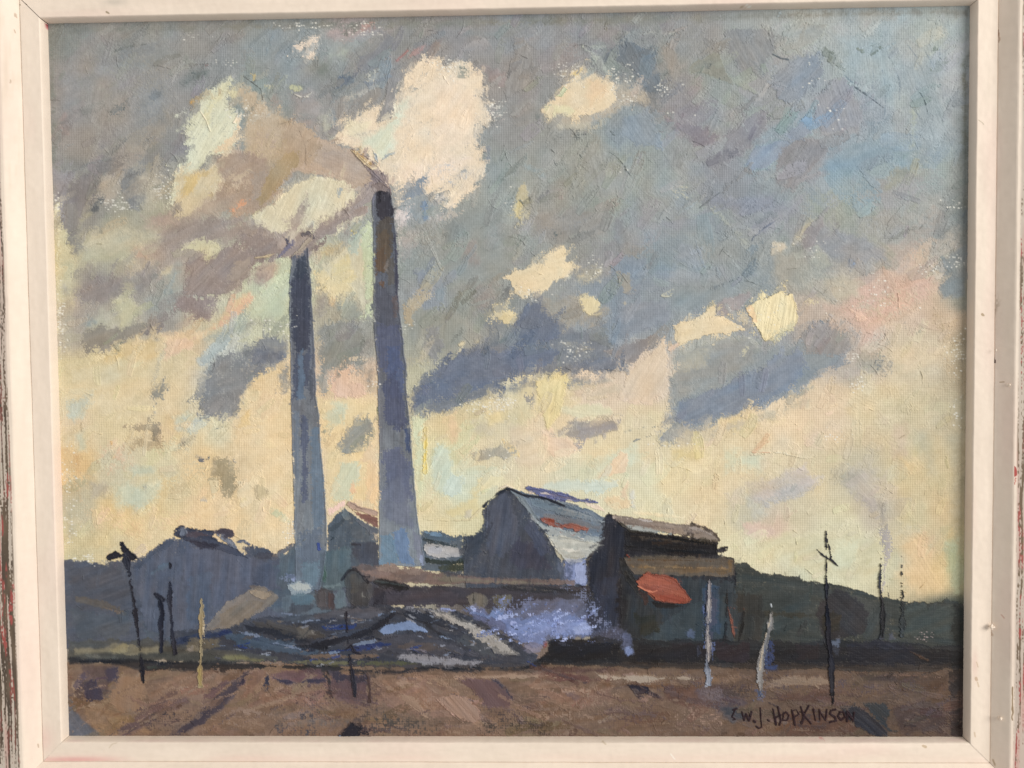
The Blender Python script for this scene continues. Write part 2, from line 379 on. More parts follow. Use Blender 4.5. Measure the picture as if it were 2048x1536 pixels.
P('d9c193',[235,690,300,668,330,680,320,720,290,740,240,720],r=1.6,f=12)
L('4f5c5e',[228,690,237,700],5,r=.6)
P('dcc4a0',[300,665,400,655,430,640,460,600,500,580,515,590,500,620,440,660,400,690,330,700],r=1.6,f=14)
P('dfc3a6',[330,680,395,672,385,700,340,720,328,740,322,710],r=1.5,f=9)
P('b8c0be',[385,720,420,690,445,668,465,675,450,695,415,725,400,735],r=1.2,f=4,ang=40,th=1)
P('9aa19b',[398,680,420,660,490,635,540,625,560,650,520,660,450,690],r=2,f=26)
P('c2c4a9',[480,620,520,600,560,560,580,530,580,620,570,660,530,650,490,640],r=2,f=20)
P('bcc9b0',[490,625,530,590,575,560,578,640,530,640],r=2,f=22,a=.7)
# --- dark cloud left of the small chimney
P('7d838c',[392,775,400,748,425,722,470,700,510,683,545,668,580,668,581,745,560,732,535,738,520,752,500,772,486,802,470,835,440,842,412,832,392,812],r=1.5,f=9,ang=20)
P('66728a',[492,700,520,692,580,700,580,735,540,728,500,735],r=1.6,f=12,ang=8)
P('797e86',[400,800,440,780,480,790,465,830,430,838,405,822],r=1.5,f=10,ang=60)
P('8b8c89',[560,720,582,700,582,790,565,798,552,780],r=1.3,f=8,ang=80)
P('5d656b',[465,715,500,700,495,712,470,722],r=2,f=12,cov=.7)
P('93938c',[296,775,330,755,345,770,330,790,312,802,300,795],r=1.6,f=9,ang=50)
L('8f9290',[322,690,316,730,308,770,309,830],[3,16,22,4],r=1,f=8,a=.7)
L('8f8f80',[305,890,330,885,322,910],8,r=1,f=8,a=.7)
# --- lower left sky
P('d8c9a0',[180,770,300,780,330,850,200,860],r=3,f=30,a=.6)
P('b9c3b4',[130,800,185,790,180,830,140,850,128,830],r=2,f=20)
P('bcc3ae',[140,865,175,850,180,910,150,910],r=2,f=20,a=.8)
L('7c7a6a',[163,848,163,862],3,r=.6,f=2)
P('dec3a6',[195,870,240,860,260,930,220,940],r=3,f=20,a=.7)
L('d0a96a',[222,880,226,915],[10,14],r=.8,f=8,a=.8)
P('b3a286',[238,845,300,843,302,866,275,868,240,860],r=1.3,f=8,ang=85)
P('b8a987',[250,865,300,870,322,860,328,900,310,905,255,890],r=1.8,f=14,ang=85)
L('978b75',[305,862,315,875,316,885],8,r=.8,f=5)
P('9f9684',[350,890,362,875,395,868,390,880,372,892,356,905,348,915],r=1,f=6,ang=80)
P('c3c9b6',[335,830,390,820,400,845,375,870,345,850],r=1.5,f=14)
P('cfd3c0',[375,850,395,858,372,872],r=1,f=6)
P('a69b7f',[420,912,472,912,474,945,470,1000,440,1000,438,960,425,945],r=1.3,f=9,ang=86)
L('6e7075',[394,914,412,920],9,r=.9,f=6)
L('74767a',[455,918,470,924],8,r=.8,f=5)
P('d6cba8',[418,955,438,955,432,1000,420,1000],r=.8,f=4)
P('ddd0ae',[473,960,505,965,508,1010,480,1016,470,990],r=.8,f=4)
P('b9ab8a',[507,965,540,970,540,985,528,1000,505,1008],r=.9,f=7,ang=85)
P('b3ad98',[172,960,205,955,228,965,225,990,200,1000,175,1005],r=1.6,f=16,ang=50)
P('b9c4b3',[250,930,320,925,310,955,262,960],r=1.5,f=14)
P('c3c9b2',[205,960,330,955,330,1000,290,1030,230,1030],r=2,f=24)
P('9da39a',[280,970,295,968,302,990,290,992],r=1,f=6)
P('c89f6e',[140,900,165,900,170,1010,155,1010,142,960],r=1.6,f=22,a=.5)
P('a9a68f',[126,1000,150,1005,155,1060,140,1085,128,1060],r=1.6,f=16)
P('e0cba2',[410,1000,480,1000,470,1060,380,1050,330,1055,300,1080,280,1070,350,1030],r=2,f=20)
P('e3d3ae',[540,690,580,790,582,1080,545,1100,480,1070,480,900],r=2,f=30,a=.55)
P('c0c7a9',[530,1012,565,1015,585,1050,560,1040,535,1030],r=1,f=8)
P('dbc28d',[490,825,500,820,500,848,470,860],r=1.2,f=8)
P('d9c58f',[228,800,320,810,310,830,240,830],r=2,f=16,a=.5)

# --- centre and right greys
P('86919b',[520,90,610,60,640,110,600,170,560,190,520,180],r=2,f=20,ang=35)
P('8f989e',[640,75,700,45,760,60,740,110,690,140,640,150],r=2,f=22,ang=40)
P('ae9e9c',[635,55,690,42,750,45,755,60,720,80,690,85,650,75],r=1.6,f=20)
P('9fa9a4',[640,100,700,92,705,120,650,125],r=2,f=22)
P('ebd9c4',[573,114,584,98,606,76,620,63,628,68,642,68,637,82,630,108,618,118,600,115],r=.8,f=2,id=CLOUD,ang=40,th=1.2)
P('66706f',[612,128,640,112,672,105,675,130,680,150,650,165,622,165,612,145],r=2,f=36,th=.2,cov=.75)
P('5f7187',[660,170,690,160,700,172,685,188,662,195],r=1.3,f=8)
P('878a8e',[690,110,760,60,790,70,740,140,700,165],r=1.6,f=12,ang=45)
P('8b8b8c',[800,110,870,60,900,75,880,105,850,120,800,140],r=1.5,f=10,ang=35)
P('8d8c8b',[775,140,800,135,795,170,785,240,765,248,755,240,770,200],r=.7,f=3,ang=75,th=1.2)
P('8f8e8d',[715,190,760,155,770,165,760,200,745,215,715,230],r=1.2,f=8,ang=45)
P('b2b3ab',[722,160,735,140,760,140,750,165,735,175],r=1,f=7)
L('b0625a',[793,121,806,110,819,98],3,r=.2,th=.6,a=.8)
P('88888c',[880,60,980,70,990,110,900,110],r=2,f=20,ang=10)
P('7f8892',[920,55,1050,50,1080,75,1000,85,930,75],r=2,f=20,ang=20)
P('91898a',[965,130,1020,140,1015,180,975,165],r=1.6,f=12)
P('8b8a8a',[1030,75,1048,72,1062,110,1070,130,1050,180,1012,200,1008,180],r=.8,f=4,ang=78,th=1.1)
P('8c8b8a',[1010,200,1060,190,1080,210,1060,250,1020,260],r=1.6,f=14)
P('7b8087',[1230,85,1260,78,1300,95,1325,140,1330,190,1290,190,1260,140,1210,105],r=1.2,f=8,ang=-60)
P('8c8985',[1312,85,1345,80,1360,100,1365,150,1345,170,1320,110],r=1.4,f=10,ang=80)
P('8f9794',[1375,135,1395,115,1440,100,1460,150,1468,168,1440,165,1400,148,1380,150],r=.8,f=4,ang=20)
P('8b9498',[1440,60,1500,50,1550,60,1560,100,1520,150,1480,160,1460,120],r=1.4,f=10,ang=-60)
P('9ba4a4',[1563,58,1600,40,1660,48,1640,80,1600,100,1572,112,1560,95],r=1,f=6,ang=15,th=.9)
P('8f9aa8',[1540,130,1600,105,1640,100,1650,150,1620,190,1580,215,1545,200],r=1.4,f=10,ang=40)
P('8c94a2',[1625,200,1665,155,1690,150,1720,200,1730,240,1720,270,1640,275,1630,240],r=1.1,f=6,ang=-70)
P('939fae',[1560,180,1630,170,1620,215,1560,220],r=2,f=22)
P('93a7b8',[1650,60,1760,60,1800,120,1810,180,1780,220,1700,150],r=2,f=30,ang=-80)
P('a9b0ab',[1820,60,1880,50,1900,80,1860,80],r=1.5,f=12,ang=-30)
P('8f9fae',[1790,120,1880,110,1910,220,1900,300,1850,320,1800,220],r=2,f=26,ang=-72)
P('9aa59f',[1815,200,1840,205,1835,300,1820,300],r=1.5,f=16)
P('8aa6bf',[1490,330,1510,290,1570,275,1600,240,1625,215,1632,270,1590,290,1560,320,1540,340,1500,345],r=1,f=6,ang=40)
P('858892',[1560,290,1600,268,1655,280,1660,305,1640,325,1620,350,1590,390,1550,370,1545,330],r=1,f=8,ang=60)
P('829dba',[1630,340,1650,315,1700,290,1760,280,1810,290,1780,330,1700,345,1640,350],r=1.5,f=14,ang=25)
P('8f9189',[1780,340,1800,325,1840,330,1830,370,1760,390],r=1.6,f=18)
P('848791',[1440,300,1450,260,1530,210,1545,220,1540,260,1500,300,1460,330,1430,345,1380,320],r=1.4,f=10,ang=45)
P('85838a',[1320,220,1350,235,1420,250,1450,270,1430,300,1390,300,1370,270,1330,262],r=1.5,f=14)
P('8794a3',[1240,230,1300,215,1320,260,1330,300,1270,300,1235,270],r=1.6,f=14,ang=-60)
P('8d9394',[1160,300,1210,300,1255,330,1260,390,1200,410,1165,360],r=1.6,f=14,ang=-75)
P('8b8a88',[1060,420,1130,400,1220,410,1230,480,1120,500,1060,470],r=2,f=24)
P('82868d',[1232,430,1250,440,1262,480,1240,505,1225,480],r=1.2,f=8)
P('929693',[1130,310,1160,300,1165,400,1150,410,1125,350],r=1.5,f=12,ang=-70)
P('b9b296',[1022,420,1040,370,1050,365,1058,400,1062,410,1042,440,1030,430],r=1,f=5,ang=70)
P('cabc8f',[1026,420,1040,395,1046,405,1043,440,1032,436],r=.7,f=4,ang=75)
L('8ca0af',[1050,330,1085,350],20,r=1,f=12,a=.7)
P('7f8aa0',[1380,400,1430,380,1500,390,1560,380,1560,430,1500,440,1440,420],r=1.6,f=16,ang=25)
P('8790a2',[1480,440,1560,400,1620,380,1590,430,1530,470,1500,470],r=1.3,f=9,ang=38)
L('9ba19c',[1430,420,1460,450,1495,490],14,r=1,f=9,a=.8)
L('a0a8aa',[1468,430,1510,470],8,r=.8,f=6,a=.8)
P('7d8ea6',[1210,560,1235,505,1290,510,1300,520,1280,590,1240,600,1212,600],r=1.3,f=9,ang=80)
P('90908c',[1225,540,1265,545,1270,590,1240,595],r=1.2,f=10)
P('7e8ba0',[1230,600,1340,595,1345,650,1290,670,1240,680,1225,640],r=1.6,f=12,ang=20)
P('8593a6',[1350,480,1420,490,1400,540,1340,530],r=2,f=20)
P('83909c',[1340,560,1440,560,1520,520,1560,480,1590,470,1540,570,1440,610,1360,640,1330,600],r=1.8,f=16,ang=30)
L('485a74',[1430,575,1480,555,1520,530],3,r=.7,f=2,cov=.6,a=.8)
P('8c9098',[1620,430,1660,450,1720,460,1780,500,1780,530,1700,545,1660,520,1620,500],r=2,f=20)
P('aca99a',[1590,470,1622,428,1630,450,1605,480,1580,495],r=1,f=5,ang=55)
P('8c8a8f',[1600,470,1640,430,1650,440,1640,470,1625,500,1612,512],r=1,f=5,ang=60)
P('a7a69a',[1620,520,1635,485,1655,510,1665,530,1640,545],r=1,f=6,ang=70)
P('c5bba8',[1539,485,1548,478,1572,482,1575,495,1560,510,1542,512],r=.6,f=4,th=1.2)
P('989994',[1545,500,1600,500,1620,560,1580,590,1540,560],r=2,f=22)
P('7b93bd',[1692,520,1703,512,1714,530,1706,532],r=.8,f=4)
P('b8ae9a',[1600,560,1680,540,1720,560,1740,600,1660,620,1620,600],r=2,f=22)
P('c8ab99',[1640,605,1720,590,1770,560,1840,540,1880,555,1870,610,1790,640,1740,680,1700,650,1650,625],r=2,f=22,ang=20)
P('75808a',[1875,575,1895,500,1938,480,1938,600,1900,600,1880,610],r=1.6,f=14)
P('737b7e',[1905,300,1940,280,1940,500,1910,500],r=1.5,f=22)  # shadow of the right rail put into the sky colour
P('6a6f6b',[1915,120,1942,100,1942,420,1925,420],r=1.5,f=18)  # same rail shadow, painted narrower and darker higher up
P('737876',[95,60,110,60,115,340,98,330],r=1,f=12)
P('7a7d7b',[95,50,1940,12,1940,34,1200,52,400,66,97,70],r=1.4,f=13,th=.3)  # top rail's cast shadow painted as a grey strip
P('939ba0',[1600,30,1890,24,1895,45,1610,50],r=2,f=14)
P('a09d8f',[1740,590,1790,570,1810,600,1780,610],r=2,f=26,cov=.5)

# --- grey around the tall chimney, right
P('8a9193',[880,430,950,400,1020,400,1040,560,950,590,890,580,870,500],r=2,f=26)
P('7f878b',[880,450,910,430,930,450,905,500,890,500],r=1.4,f=9,ang=75)
P('8c8989',[910,470,960,480,970,540,920,540],r=2,f=20)
P('8492a6',[825,540,850,535,862,560,865,600,840,590],r=1.2,f=8,ang=60)
P('8594a5',[860,545,895,560,890,610,866,600],r=1.2,f=8,ang=80)
P('9c9b91',[832,590,862,585,865,605,835,608],r=1,f=7)
L('a7acab',[852,475,870,510,882,538],5,r=.4,a=.8)
P('8f938f',[800,600,900,610,940,640,930,700,860,720,820,700],r=2,f=18,ang=85)
P('a59f8c',[806,610,825,612,828,650,808,655],r=1.2,f=9,ang=85)
P('838991',[850,640,875,650,895,690,870,730,845,700],r=1.4,f=10,ang=-60)
P('8d8b87',[940,560,1000,540,1020,600,970,640,930,610],r=2,f=26,cov=.8)
P('78808b',[940,610,980,600,1040,640,1000,680,960,660],r=2,f=20)
P('9a9488',[960,650,1000,640,1010,680,970,690],r=2,f=20,cov=.6)
P('d6c8a6',[914,690,922,680,934,682,930,692,918,694],r=.5,f=2)
P('c9b992',[945,678,962,676,965,688,950,690],r=1,f=6)
P('ccc09c',[975,608,1000,600,1035,625,1040,645,1018,652,1000,640,985,625],r=1.4,f=7,id=CLOUD+5,th=.9)
# --- the long slate band
P('717886',[822,835,818,770,860,745,895,720,912,700,950,690,1000,680,1022,650,1045,610,1060,592,1085,598,1110,630,1140,652,1190,655,1215,680,1232,690,1222,705,1260,715,1255,742,1200,748,1150,752,1130,745,1100,752,1060,756,1010,765,1020,800,985,800,960,805,915,812,890,828,860,826],r=1.5,f=8,ang=15)
P('6a7486',[860,745,900,715,1000,700,1080,690,1130,700,1080,745,1000,760,940,790,880,800],r=2,f=18,ang=15)
P('727c8a',[900,720,960,700,1020,705,1010,740,960,770,920,770],r=1.4,f=8,ang=-20)
P('666f80',[1040,620,1070,600,1110,635,1130,680,1060,700,1020,670],r=1.8,f=14,ang=60)
P('747a82',[1180,660,1215,668,1232,690,1225,698,1195,690],r=1,f=5)
P('7a7c82',[1130,735,1200,720,1240,730,1250,742,1180,750],r=1.3,f=7,ang=10)
P('a09a8d',[1112,670,1180,680,1195,720,1150,720,1120,690],r=2,f=26,cov=.55)
P('978f8d',[1140,640,1190,640,1205,670,1160,665],r=2,f=24,cov=.6)
P('9d9590',[1205,700,1250,690,1300,668,1325,668,1322,690,1290,710,1270,725,1230,715],r=1,f=5,ang=25)
P('8f8b8a',[1228,700,1270,680,1320,670,1320,690,1280,712,1250,708],r=1,f=5,ang=25)
P('9a9992',[1000,770,1050,752,1130,752,1200,750,1240,760,1180,780,1100,790,1020,800],r=2,f=16)
P('8c8f91',[1150,755,1210,752,1222,765,1190,775,1160,772],r=1.6,f=14,cov=.8)
P('e3d2a0',[1070,762,1100,748,1138,748,1145,760,1135,790,1115,850,1090,880,1080,830,1074,790],r=1.4,f=7,ang=80,th=1)
P('e1cba4',[1020,800,1060,770,1078,780,1080,840,1050,860,1020,850],r=2,f=20)
P('cdb9a0',[1135,770,1180,770,1175,800,1140,805],r=1.5,f=16)
P('c9bda8',[1180,770,1250,745,1260,790,1200,810,1170,800],r=2,f=20)
L('9b9890',[1060,790,1068,800,1088,830],[6,5,2],r=.6,f=4)
P('dac7b2',[1340,735,1320,700,1328,668,1332,672,1330,700,1342,712,1338,740,1342,790,1300,810,1230,805,1246,763,1257,741,1276,716,1303,697],r=1.2,f=7,ang=60,id=CLOUD+6)
P('d8bfa8',[1332,700,1340,690,1362,680,1360,692,1340,705],r=.6,f=2)
P('e6d3ae',[1347,651,1362,645,1383,642,1394,634,1412,634,1448,632,1470,645,1492,660,1451,667,1420,668,1383,681,1361,692,1355,680,1360,668,1350,660],r=.9,f=3,ang=12,id=CLOUD+7,th=1.1)
P('dccfa6',[1394,636,1410,620,1427,607,1433,615,1430,632,1415,640],r=.7,f=3,ang=55,id=CLOUD+7)
P('a9a29a',[1415,635,1440,622,1450,630,1430,645],r=1,f=8,cov=.5)
P('938f92',[1432,610,1455,595,1500,580,1510,595,1480,622,1450,635,1430,628],r=1,f=5,ang=30)
P('a6a79e',[1340,735,1345,705,1390,685,1450,672,1500,668,1530,680,1510,740,1440,760,1380,770,1342,780],r=1.6,f=10)
P('9a9793',[1430,690,1480,682,1505,690,1515,715,1470,735,1435,735],r=1.2,f=7)
P('b9bba9',[1385,690,1430,682,1430,740,1395,730],r=1.6,f=12,cov=.8)
P('f1e1b2',[1488,615,1500,604,1518,596,1540,592,1565,580,1570,592,1583,588,1592,600,1595,612,1598,630,1597,645,1585,658,1570,664,1550,675,1530,686,1522,680,1520,665,1505,640],r=.7,f=2,ang=80,id=CLOUD+8,th=1.6,var=7)
P('f0cf9f',[1488,615,1502,606,1512,625,1515,650,1503,640],r=.6,f=3,a=.8)
L('f3df9f',[1545,600,1540,660],7,r=.5,f=3,a=.6)
P('c9c2a0',[1525,672,1570,660,1590,655,1560,680,1540,692],r=1,f=10)
P('8a9596',[1515,665,1530,690,1560,712,1545,715,1520,695,1508,680],r=1,f=5)
P('8590a0',[1348,822,1350,800,1365,790,1430,772,1480,750,1520,730,1560,705,1590,680,1610,660,1640,640,1665,640,1700,655,1712,690,1695,720,1660,745,1630,765,1600,785,1555,808,1520,812,1480,830,1430,848,1385,860,1352,850],r=1.4,f=7,ang=25)
P('8b949c',[1500,770,1560,720,1600,700,1600,740,1560,790,1500,800],r=1.6,f=12,ang=25)
P('808da0',[1350,800,1380,795,1440,790,1440,830,1400,850,1360,845],r=1.5,f=10,ang=15)
P('95908f',[1600,665,1625,642,1665,640,1700,655,1710,690,1690,715,1640,712,1605,700],r=1.3,f=8,ang=70)
P('9a9590',[1680,650,1706,665,1712,690,1700,700,1690,670],r=1,f=6)
P('6c84b0',[1605,745,1640,730,1642,745,1615,765],r=1.2,f=8,a=.8)
P('a9a393',[1560,800,1600,780,1640,765,1620,785,1580,808],r=1.2,f=8)
L('4c6480',[1630,675,1640,680],6,r=.8,f=3); L('56729a',[1655,690,1672,700],7,r=.8,f=4)
P('9b9a8f',[1690,740,1730,745,1745,770,1700,780,1670,770],r=2,f=28,cov=.7)
P('8f948d',[1700,700,1790,690,1795,740,1750,760,1700,740],r=2,f=30,a=.6)
P('cfc0a0',[1740,690,1830,660,1900,700,1880,800,1760,800],r=3,f=60,a=.8)
P('d3bd96',[1680,810,1710,805,1715,840,1690,845],r=2,f=20)
P('cbb49a',[1780,840,1820,840,1825,920,1785,920],r=2,f=20,a=.7)
P('b3ad94',[1825,850,1890,850,1880,960,1850,960,1825,900],r=2,f=30,a=.7)
P('b4a98c',[1885,820,1935,800,1930,1100,1900,1100],r=2,f=26,a=.8)  # right rail's shadow painted into the lower sky
P('aaa48f',[1890,790,1930,780,1932,850,1905,860],r=2,f=22,cov=.6)
P('b5ada0',[1680,925,1760,930,1765,1010,1750,1050,1710,1000,1680,980],r=2,f=26,ang=-50)
P('d8b67f',[1790,900,1840,930,1830,950,1810,960],r=2,f=20,a=.5)
P('d8bd94',[1805,1050,1850,1060,1880,1110,1900,1160,1905,1195,1850,1205,1800,1195,1780,1160,1790,1090],r=2.4,f=44,a=.8,ang=-60,id=None)
P('d0c9a8',[1540,1060,1640,1060,1760,1060,1800,1090,1780,1190,1700,1175,1620,1150,1540,1140,1490,1110],r=2,f=20)
P('cdd2b9',[1650,1070,1720,1080,1720,1150,1660,1150],r=2,f=20,a=.7)
P('a5a98a',[1885,1080,1925,1060,1926,1195,1905,1195,1898,1150],r=1.6,f=14)
P('c1b9b3',[1520,960,1600,930,1650,950,1640,980,1560,1010,1490,1020,1500,990],r=2,f=18,ang=18)
P('b9bab0',[1490,990,1520,1000,1540,1030,1510,1050,1488,1030],r=2,f=18)
P('d0bbab',[1480,1040,1560,1050,1560,1080,1500,1080,1480,1060],r=2,f=14)
# --- warm central lower sky
P('e7cdb0',[1078,855,1110,850,1115,870,1160,885,1165,900,1130,920,1100,915,1082,890],r=1,f=5,ang=-20)
P('dac9ac',[1010,830,1060,840,1080,890,1100,930,1060,950,1010,920],r=1.6,f=14)
P('9b958f',[1113,867,1125,855,1137,850,1125,842,1150,840,1190,841,1227,837,1239,847,1238,862,1205,872,1180,880,1160,880,1130,873],r=.6,f=3,ang=12,th=1.2)
P('938f90',[1150,852,1200,848,1232,845,1236,860,1190,872,1160,872],r=.8,f=4,ang=12)
P('d9d3b4',[1120,812,1200,805,1235,820,1230,835,1150,838,1120,830],r=1.2,f=7,ang=-8)
P('8d9198',[1309,864,1323,842,1330,822,1345,818,1352,835,1360,850,1410,850,1440,840,1420,862,1364,875,1335,885,1322,893,1316,878],r=1.2,f=6,ang=20)
L('8e9088',[1240,865,1290,855,1330,852],3,r=1,f=3,cov=.7)
L('878c94',[1390,880,1400,862,1412,856],8,r=1,f=6)
P('d8c594',[1340,895,1390,890,1405,900,1400,925,1350,930],r=1.6,f=14)
P('c9d2bd',[1440,890,1530,900,1530,950,1450,950],r=2.5,f=30,a=.7)
P('cfd6c2',[1210,900,1280,880,1290,930,1200,950,1160,945],r=2,f=20,a=.8)
P('e5c9a6',[1380,870,1400,865,1402,900,1380,905],r=1.6,f=14)
P('e4cdae',[1190,960,1240,900,1258,905,1255,945,1220,955],r=.8,f=5,ang=55)
P('ccd4c8',[1080,965,1160,955,1240,955,1245,980,1190,992,1130,985,1080,978],r=1.2,f=7,ang=5)
P('e2cdb0',[1245,950,1258,955,1255,1000,1230,1005,1240,980],r=.8,f=5)
P('dfcba8',[1200,995,1240,985,1270,1010,1290,1020,1220,1020],r=1.4,f=8)
P('cfd0c6',[1260,980,1270,980,1275,1020,1255,1022],r=1,f=7)
P('e7d9b6',[1260,1022,1300,1024,1380,1035,1400,1042,1330,1036,1270,1030],r=.7,f=3)
P('a9a18f',[940,905,965,900,1000,890,1015,895,1028,915,1010,922,990,915,960,925,945,920],r=.7,f=3,ang=12)
L('b9ae96',[955,955,990,942,1020,938],4,r=.5,f=3)
P('e4cb9a',[1000,870,1030,890,1045,915,1025,915,1005,895],r=.8,f=4)
P('c9bfa6',[930,830,1000,830,1005,880,940,880],r=2,f=26,cov=.8)
P('e2cfa0',[960,820,1020,815,1010,850,975,860],r=1.6,f=14)
P('e0c49c',[880,835,915,820,925,860,915,900,890,880],r=1.6,f=12)
P('d3d7b6',[820,830,848,830,850,930,845,1000,838,1040,830,960],r=1.2,f=8,ang=88)
L('dbc572',[851,858,850,900,850,945],[8,9,10],r=.5,f=2,th=1)
L('e0cf90',[846,870,843,960],6,r=.6,f=4,a=.6)
P('cdd6c4',[870,880,905,890,915,960,890,1000,865,985,858,930],r=1.6,f=12,ang=60)
P('c9d5cb',[930,955,925,985,900,1010,880,985,900,940],r=1,f=8,ang=60)
P('dbcd9f',[845,1000,900,1040,960,1035,970,960,960,950,930,1000,880,1020],r=1.5,f=14)
P('e2d7b0',[950,950,1010,935,1020,960,990,980,965,1000,955,1000],r=1.5,f=12,ang=40)
P('cdc3a8',[930,1020,945,1020,940,1040,925,1035],r=.8,f=4)
L('d5c7a0',[855,1040,900,1042,940,1040,962,1018],3,r=.4)
# --- sky between the two chimneys
P('d9d6bc',[640,520,700,500,745,470,748,640,735,650,730,560,700,570,650,560],r=1.5,f=10,ang=88)
P('c4cca3',[728,440,742,420,747,470,748,600,748,650,735,640,738,560,725,480],r=1,f=5,ang=88)
P('bccbbd',[690,480,715,455,735,470,735,520,705,520],r=1.6,f=12)
P('e2cf90',[695,455,720,438,728,450,715,470,700,475],r=1,f=6,id=None)
P('cdb78b',[640,490,680,470,700,480,690,520,650,520,630,510],r=2,f=22)
P('c2bfa0',[690,505,735,500,735,570,690,560],r=2,f=22,ang=40)
P('e2cf9f',[622,540,650,530,670,560,710,565,715,580,680,590,665,590,640,570],r=1.2,f=8,ang=30)
P('d6b98f',[655,575,675,580,672,620,655,610],r=1.2,f=8,ang=88)
P('a39c90',[625,580,655,575,658,620,640,650,625,640],r=1.6,f=14)
P('9a9c8e',[672,600,720,595,728,640,700,655,672,640],r=1.6,f=14)
P('8b8f90',[632,650,680,635,710,640,726,660,735,700,735,770,715,745,690,730,670,745,640,755,632,730],r=1.3,f=9,ang=60)
P('8f928c',[640,680,680,665,700,700,690,740,650,750],r=1.6,f=14,ang=70)
P('93948f',[632,745,655,745,660,790,636,800],r=1.2,f=8,ang=85)
P('e0bfa6',[660,750,690,730,715,720,700,770,720,790,700,800,670,800,660,780],r=1.5,f=10,ang=85)
P('d9bba5',[690,760,725,765,735,790,700,800],r=1.5,f=10,ang=85)
P('83827f',[728,730,750,725,752,790,735,780,725,760],r=1.5,f=12,cov=.9)
P('dfcda2',[636,795,700,790,757,800,757,1000,690,1005,655,1020,650,960,640,880],r=1.6,f=14)
P('cbd0b5',[660,800,690,800,695,850,670,860],r=2,f=14,a=.8)
P('9a988d',[662,895,680,875,700,850,705,830,725,835,748,845,750,860,735,875,722,905,700,914,680,908],r=.9,f=4,ang=40,th=1.1)
L('a9a692',[655,890,662,860,668,855],5,r=.7,f=3)
P('d8c3a0',[722,905,735,880,752,870,755,930,740,935,715,925],r=1.2,f=8)
P('c9cdb2',[680,925,720,915,725,960,700,1000,670,1005,655,990],r=1.2,f=9,ang=60)
P('e0c09c',[697,965,712,960,714,985,700,990],r=.9,f=5)
P('e2c8a0',[730,920,757,920,757,1025,735,1000,725,960],r=1.2,f=8,ang=85)
P('cfd0b6',[710,930,725,925,722,955,712,955],r=.6,f=3)
P('e5c9bb',[655,1018,690,1000,690,1012,655,1035],r=.8,f=4)
# --- big white-pink cloud
P('e9d8be',[801,131,830,122,864,118,877,104,884,110,890,128,920,116,945,124,965,145,969,175,962,195,975,215,992,240,975,250,955,255,951,273,962,290,965,310,972,330,968,350,950,368,935,400,910,415,890,418,880,412,896,400,870,385,850,395,814,405,793,412,788,400,784,377,770,352,757,347,750,328,735,310,720,300,702,298,685,290,670,290,668,275,672,262,675,240,691,227,716,230,730,220,746,214,762,205,780,190,798,175,806,155],r=1,f=4,ang=30,id=CLOUD+1,th=.8,var=6)
P('d3dbc9',[760,240,790,200,820,180,830,200,800,260,790,300,770,330,755,320,730,300,700,292,730,265],r=2,f=22,a=.95,ang=60)
P('ecd7bc',[860,150,920,150,960,190,960,240,930,300,880,330,850,300,850,220],r=2,f=26,a=.9,ang=60)
P('efdcc6',[790,330,850,310,930,300,960,320,920,370,860,380,800,400,785,370],r=2,f=30,a=.9,ang=40)
P('e6ddbf',[690,235,730,225,760,240,740,270,700,285,680,270],r=2,f=18,a=.8)
P('9aa09a',[895,130,930,118,950,135,940,150,910,155,890,142],r=2,f=26,cov=.5,th=.3)
L('a7a9a8',[793,200,815,180,835,165,860,140],[6,10,10,4],r=.7,f=4,ang=42,th=1.2)
L('959897',[820,182,838,172],9,r=.6,f=3)
L('8d8e8e',[758,240,768,215,780,190,790,150],[18,22,26,20],r=.5,f=4,ang=72,th=1.1)
L('a9aba6',[705,272,740,262,775,258],[6,9,3],r=.6,f=6,a=.8)
P('7e8ea0',[655,215,672,215,676,240,670,265,660,262],r=1,f=7,ang=80,a=.8)
P('b3b3a5',[640,230,660,215,668,260,675,285,655,285,642,262],r=1.2,f=12,ang=80,a=.8)
P('8b97a3',[790,415,800,402,820,395,840,370,865,352,860,370,850,385,862,400,870,415,862,440,845,450,828,445,818,430],r=.9,f=4,ang=50)
P('b1afae',[870,320,940,325,965,345,935,380,880,385],r=2,f=26,cov=.45)
P('8c9298',[912,340,935,330,940,345,920,350],r=.9,f=4)
L('6b727c',[957,290,968,302],5,r=.6,f=2)
L('7b8590',[897,382,900,388],8,r=.6,f=2)
P('d8cdc8',[790,415,815,420,830,440,810,445,800,520,795,500,788,440],r=1.2,f=6,ang=85)
P('c9c1bb',[800,440,830,450,850,470,840,490,810,500],r=2,f=24,cov=.8)
P('c5bbb6',[860,430,900,420,935,420,900,445,870,450],r=1.6,f=14,cov=.7)
P('7d94b3',[840,430,852,425,850,440],r=.8,f=3)
P('b0a9a7',[970,190,1000,210,1010,240,990,260,965,245],r=2,f=20,cov=.45)
# --- second cloud
P('b0a797',[1082,219,1100,195,1125,160,1110,150,1140,125,1160,112,1190,130,1235,150,1273,155,1301,180,1305,208,1250,222,1220,240,1180,262,1120,262,1085,250],r=1.4,f=16,cov=.85)
P('e2cfae',[1080,220,1100,195,1121,172,1128,158,1140,145,1150,134,1166,127,1176,135,1191,145,1205,158,1225,165,1232,180,1238,200,1210,222,1190,230,1164,234,1140,233,1110,229,1090,232],r=.8,f=4,ang=25,id=CLOUD+2,th=1,var=7)
P('dcd6b0',[1085,212,1130,205,1170,225,1160,233,1110,229,1092,230],r=1,f=6,ang=12,a=.8)
P('e0c39f',[1170,150,1200,155,1220,175,1215,200,1180,215,1165,190],r=2,f=20,a=.7)
P('d2bd8c',[1143,148,1165,130,1175,137,1160,150,1148,155],r=.7,f=3)
P('8f979b',[1150,162,1165,148,1185,138,1190,145,1172,158,1155,166],r=.6,f=3,ang=30)
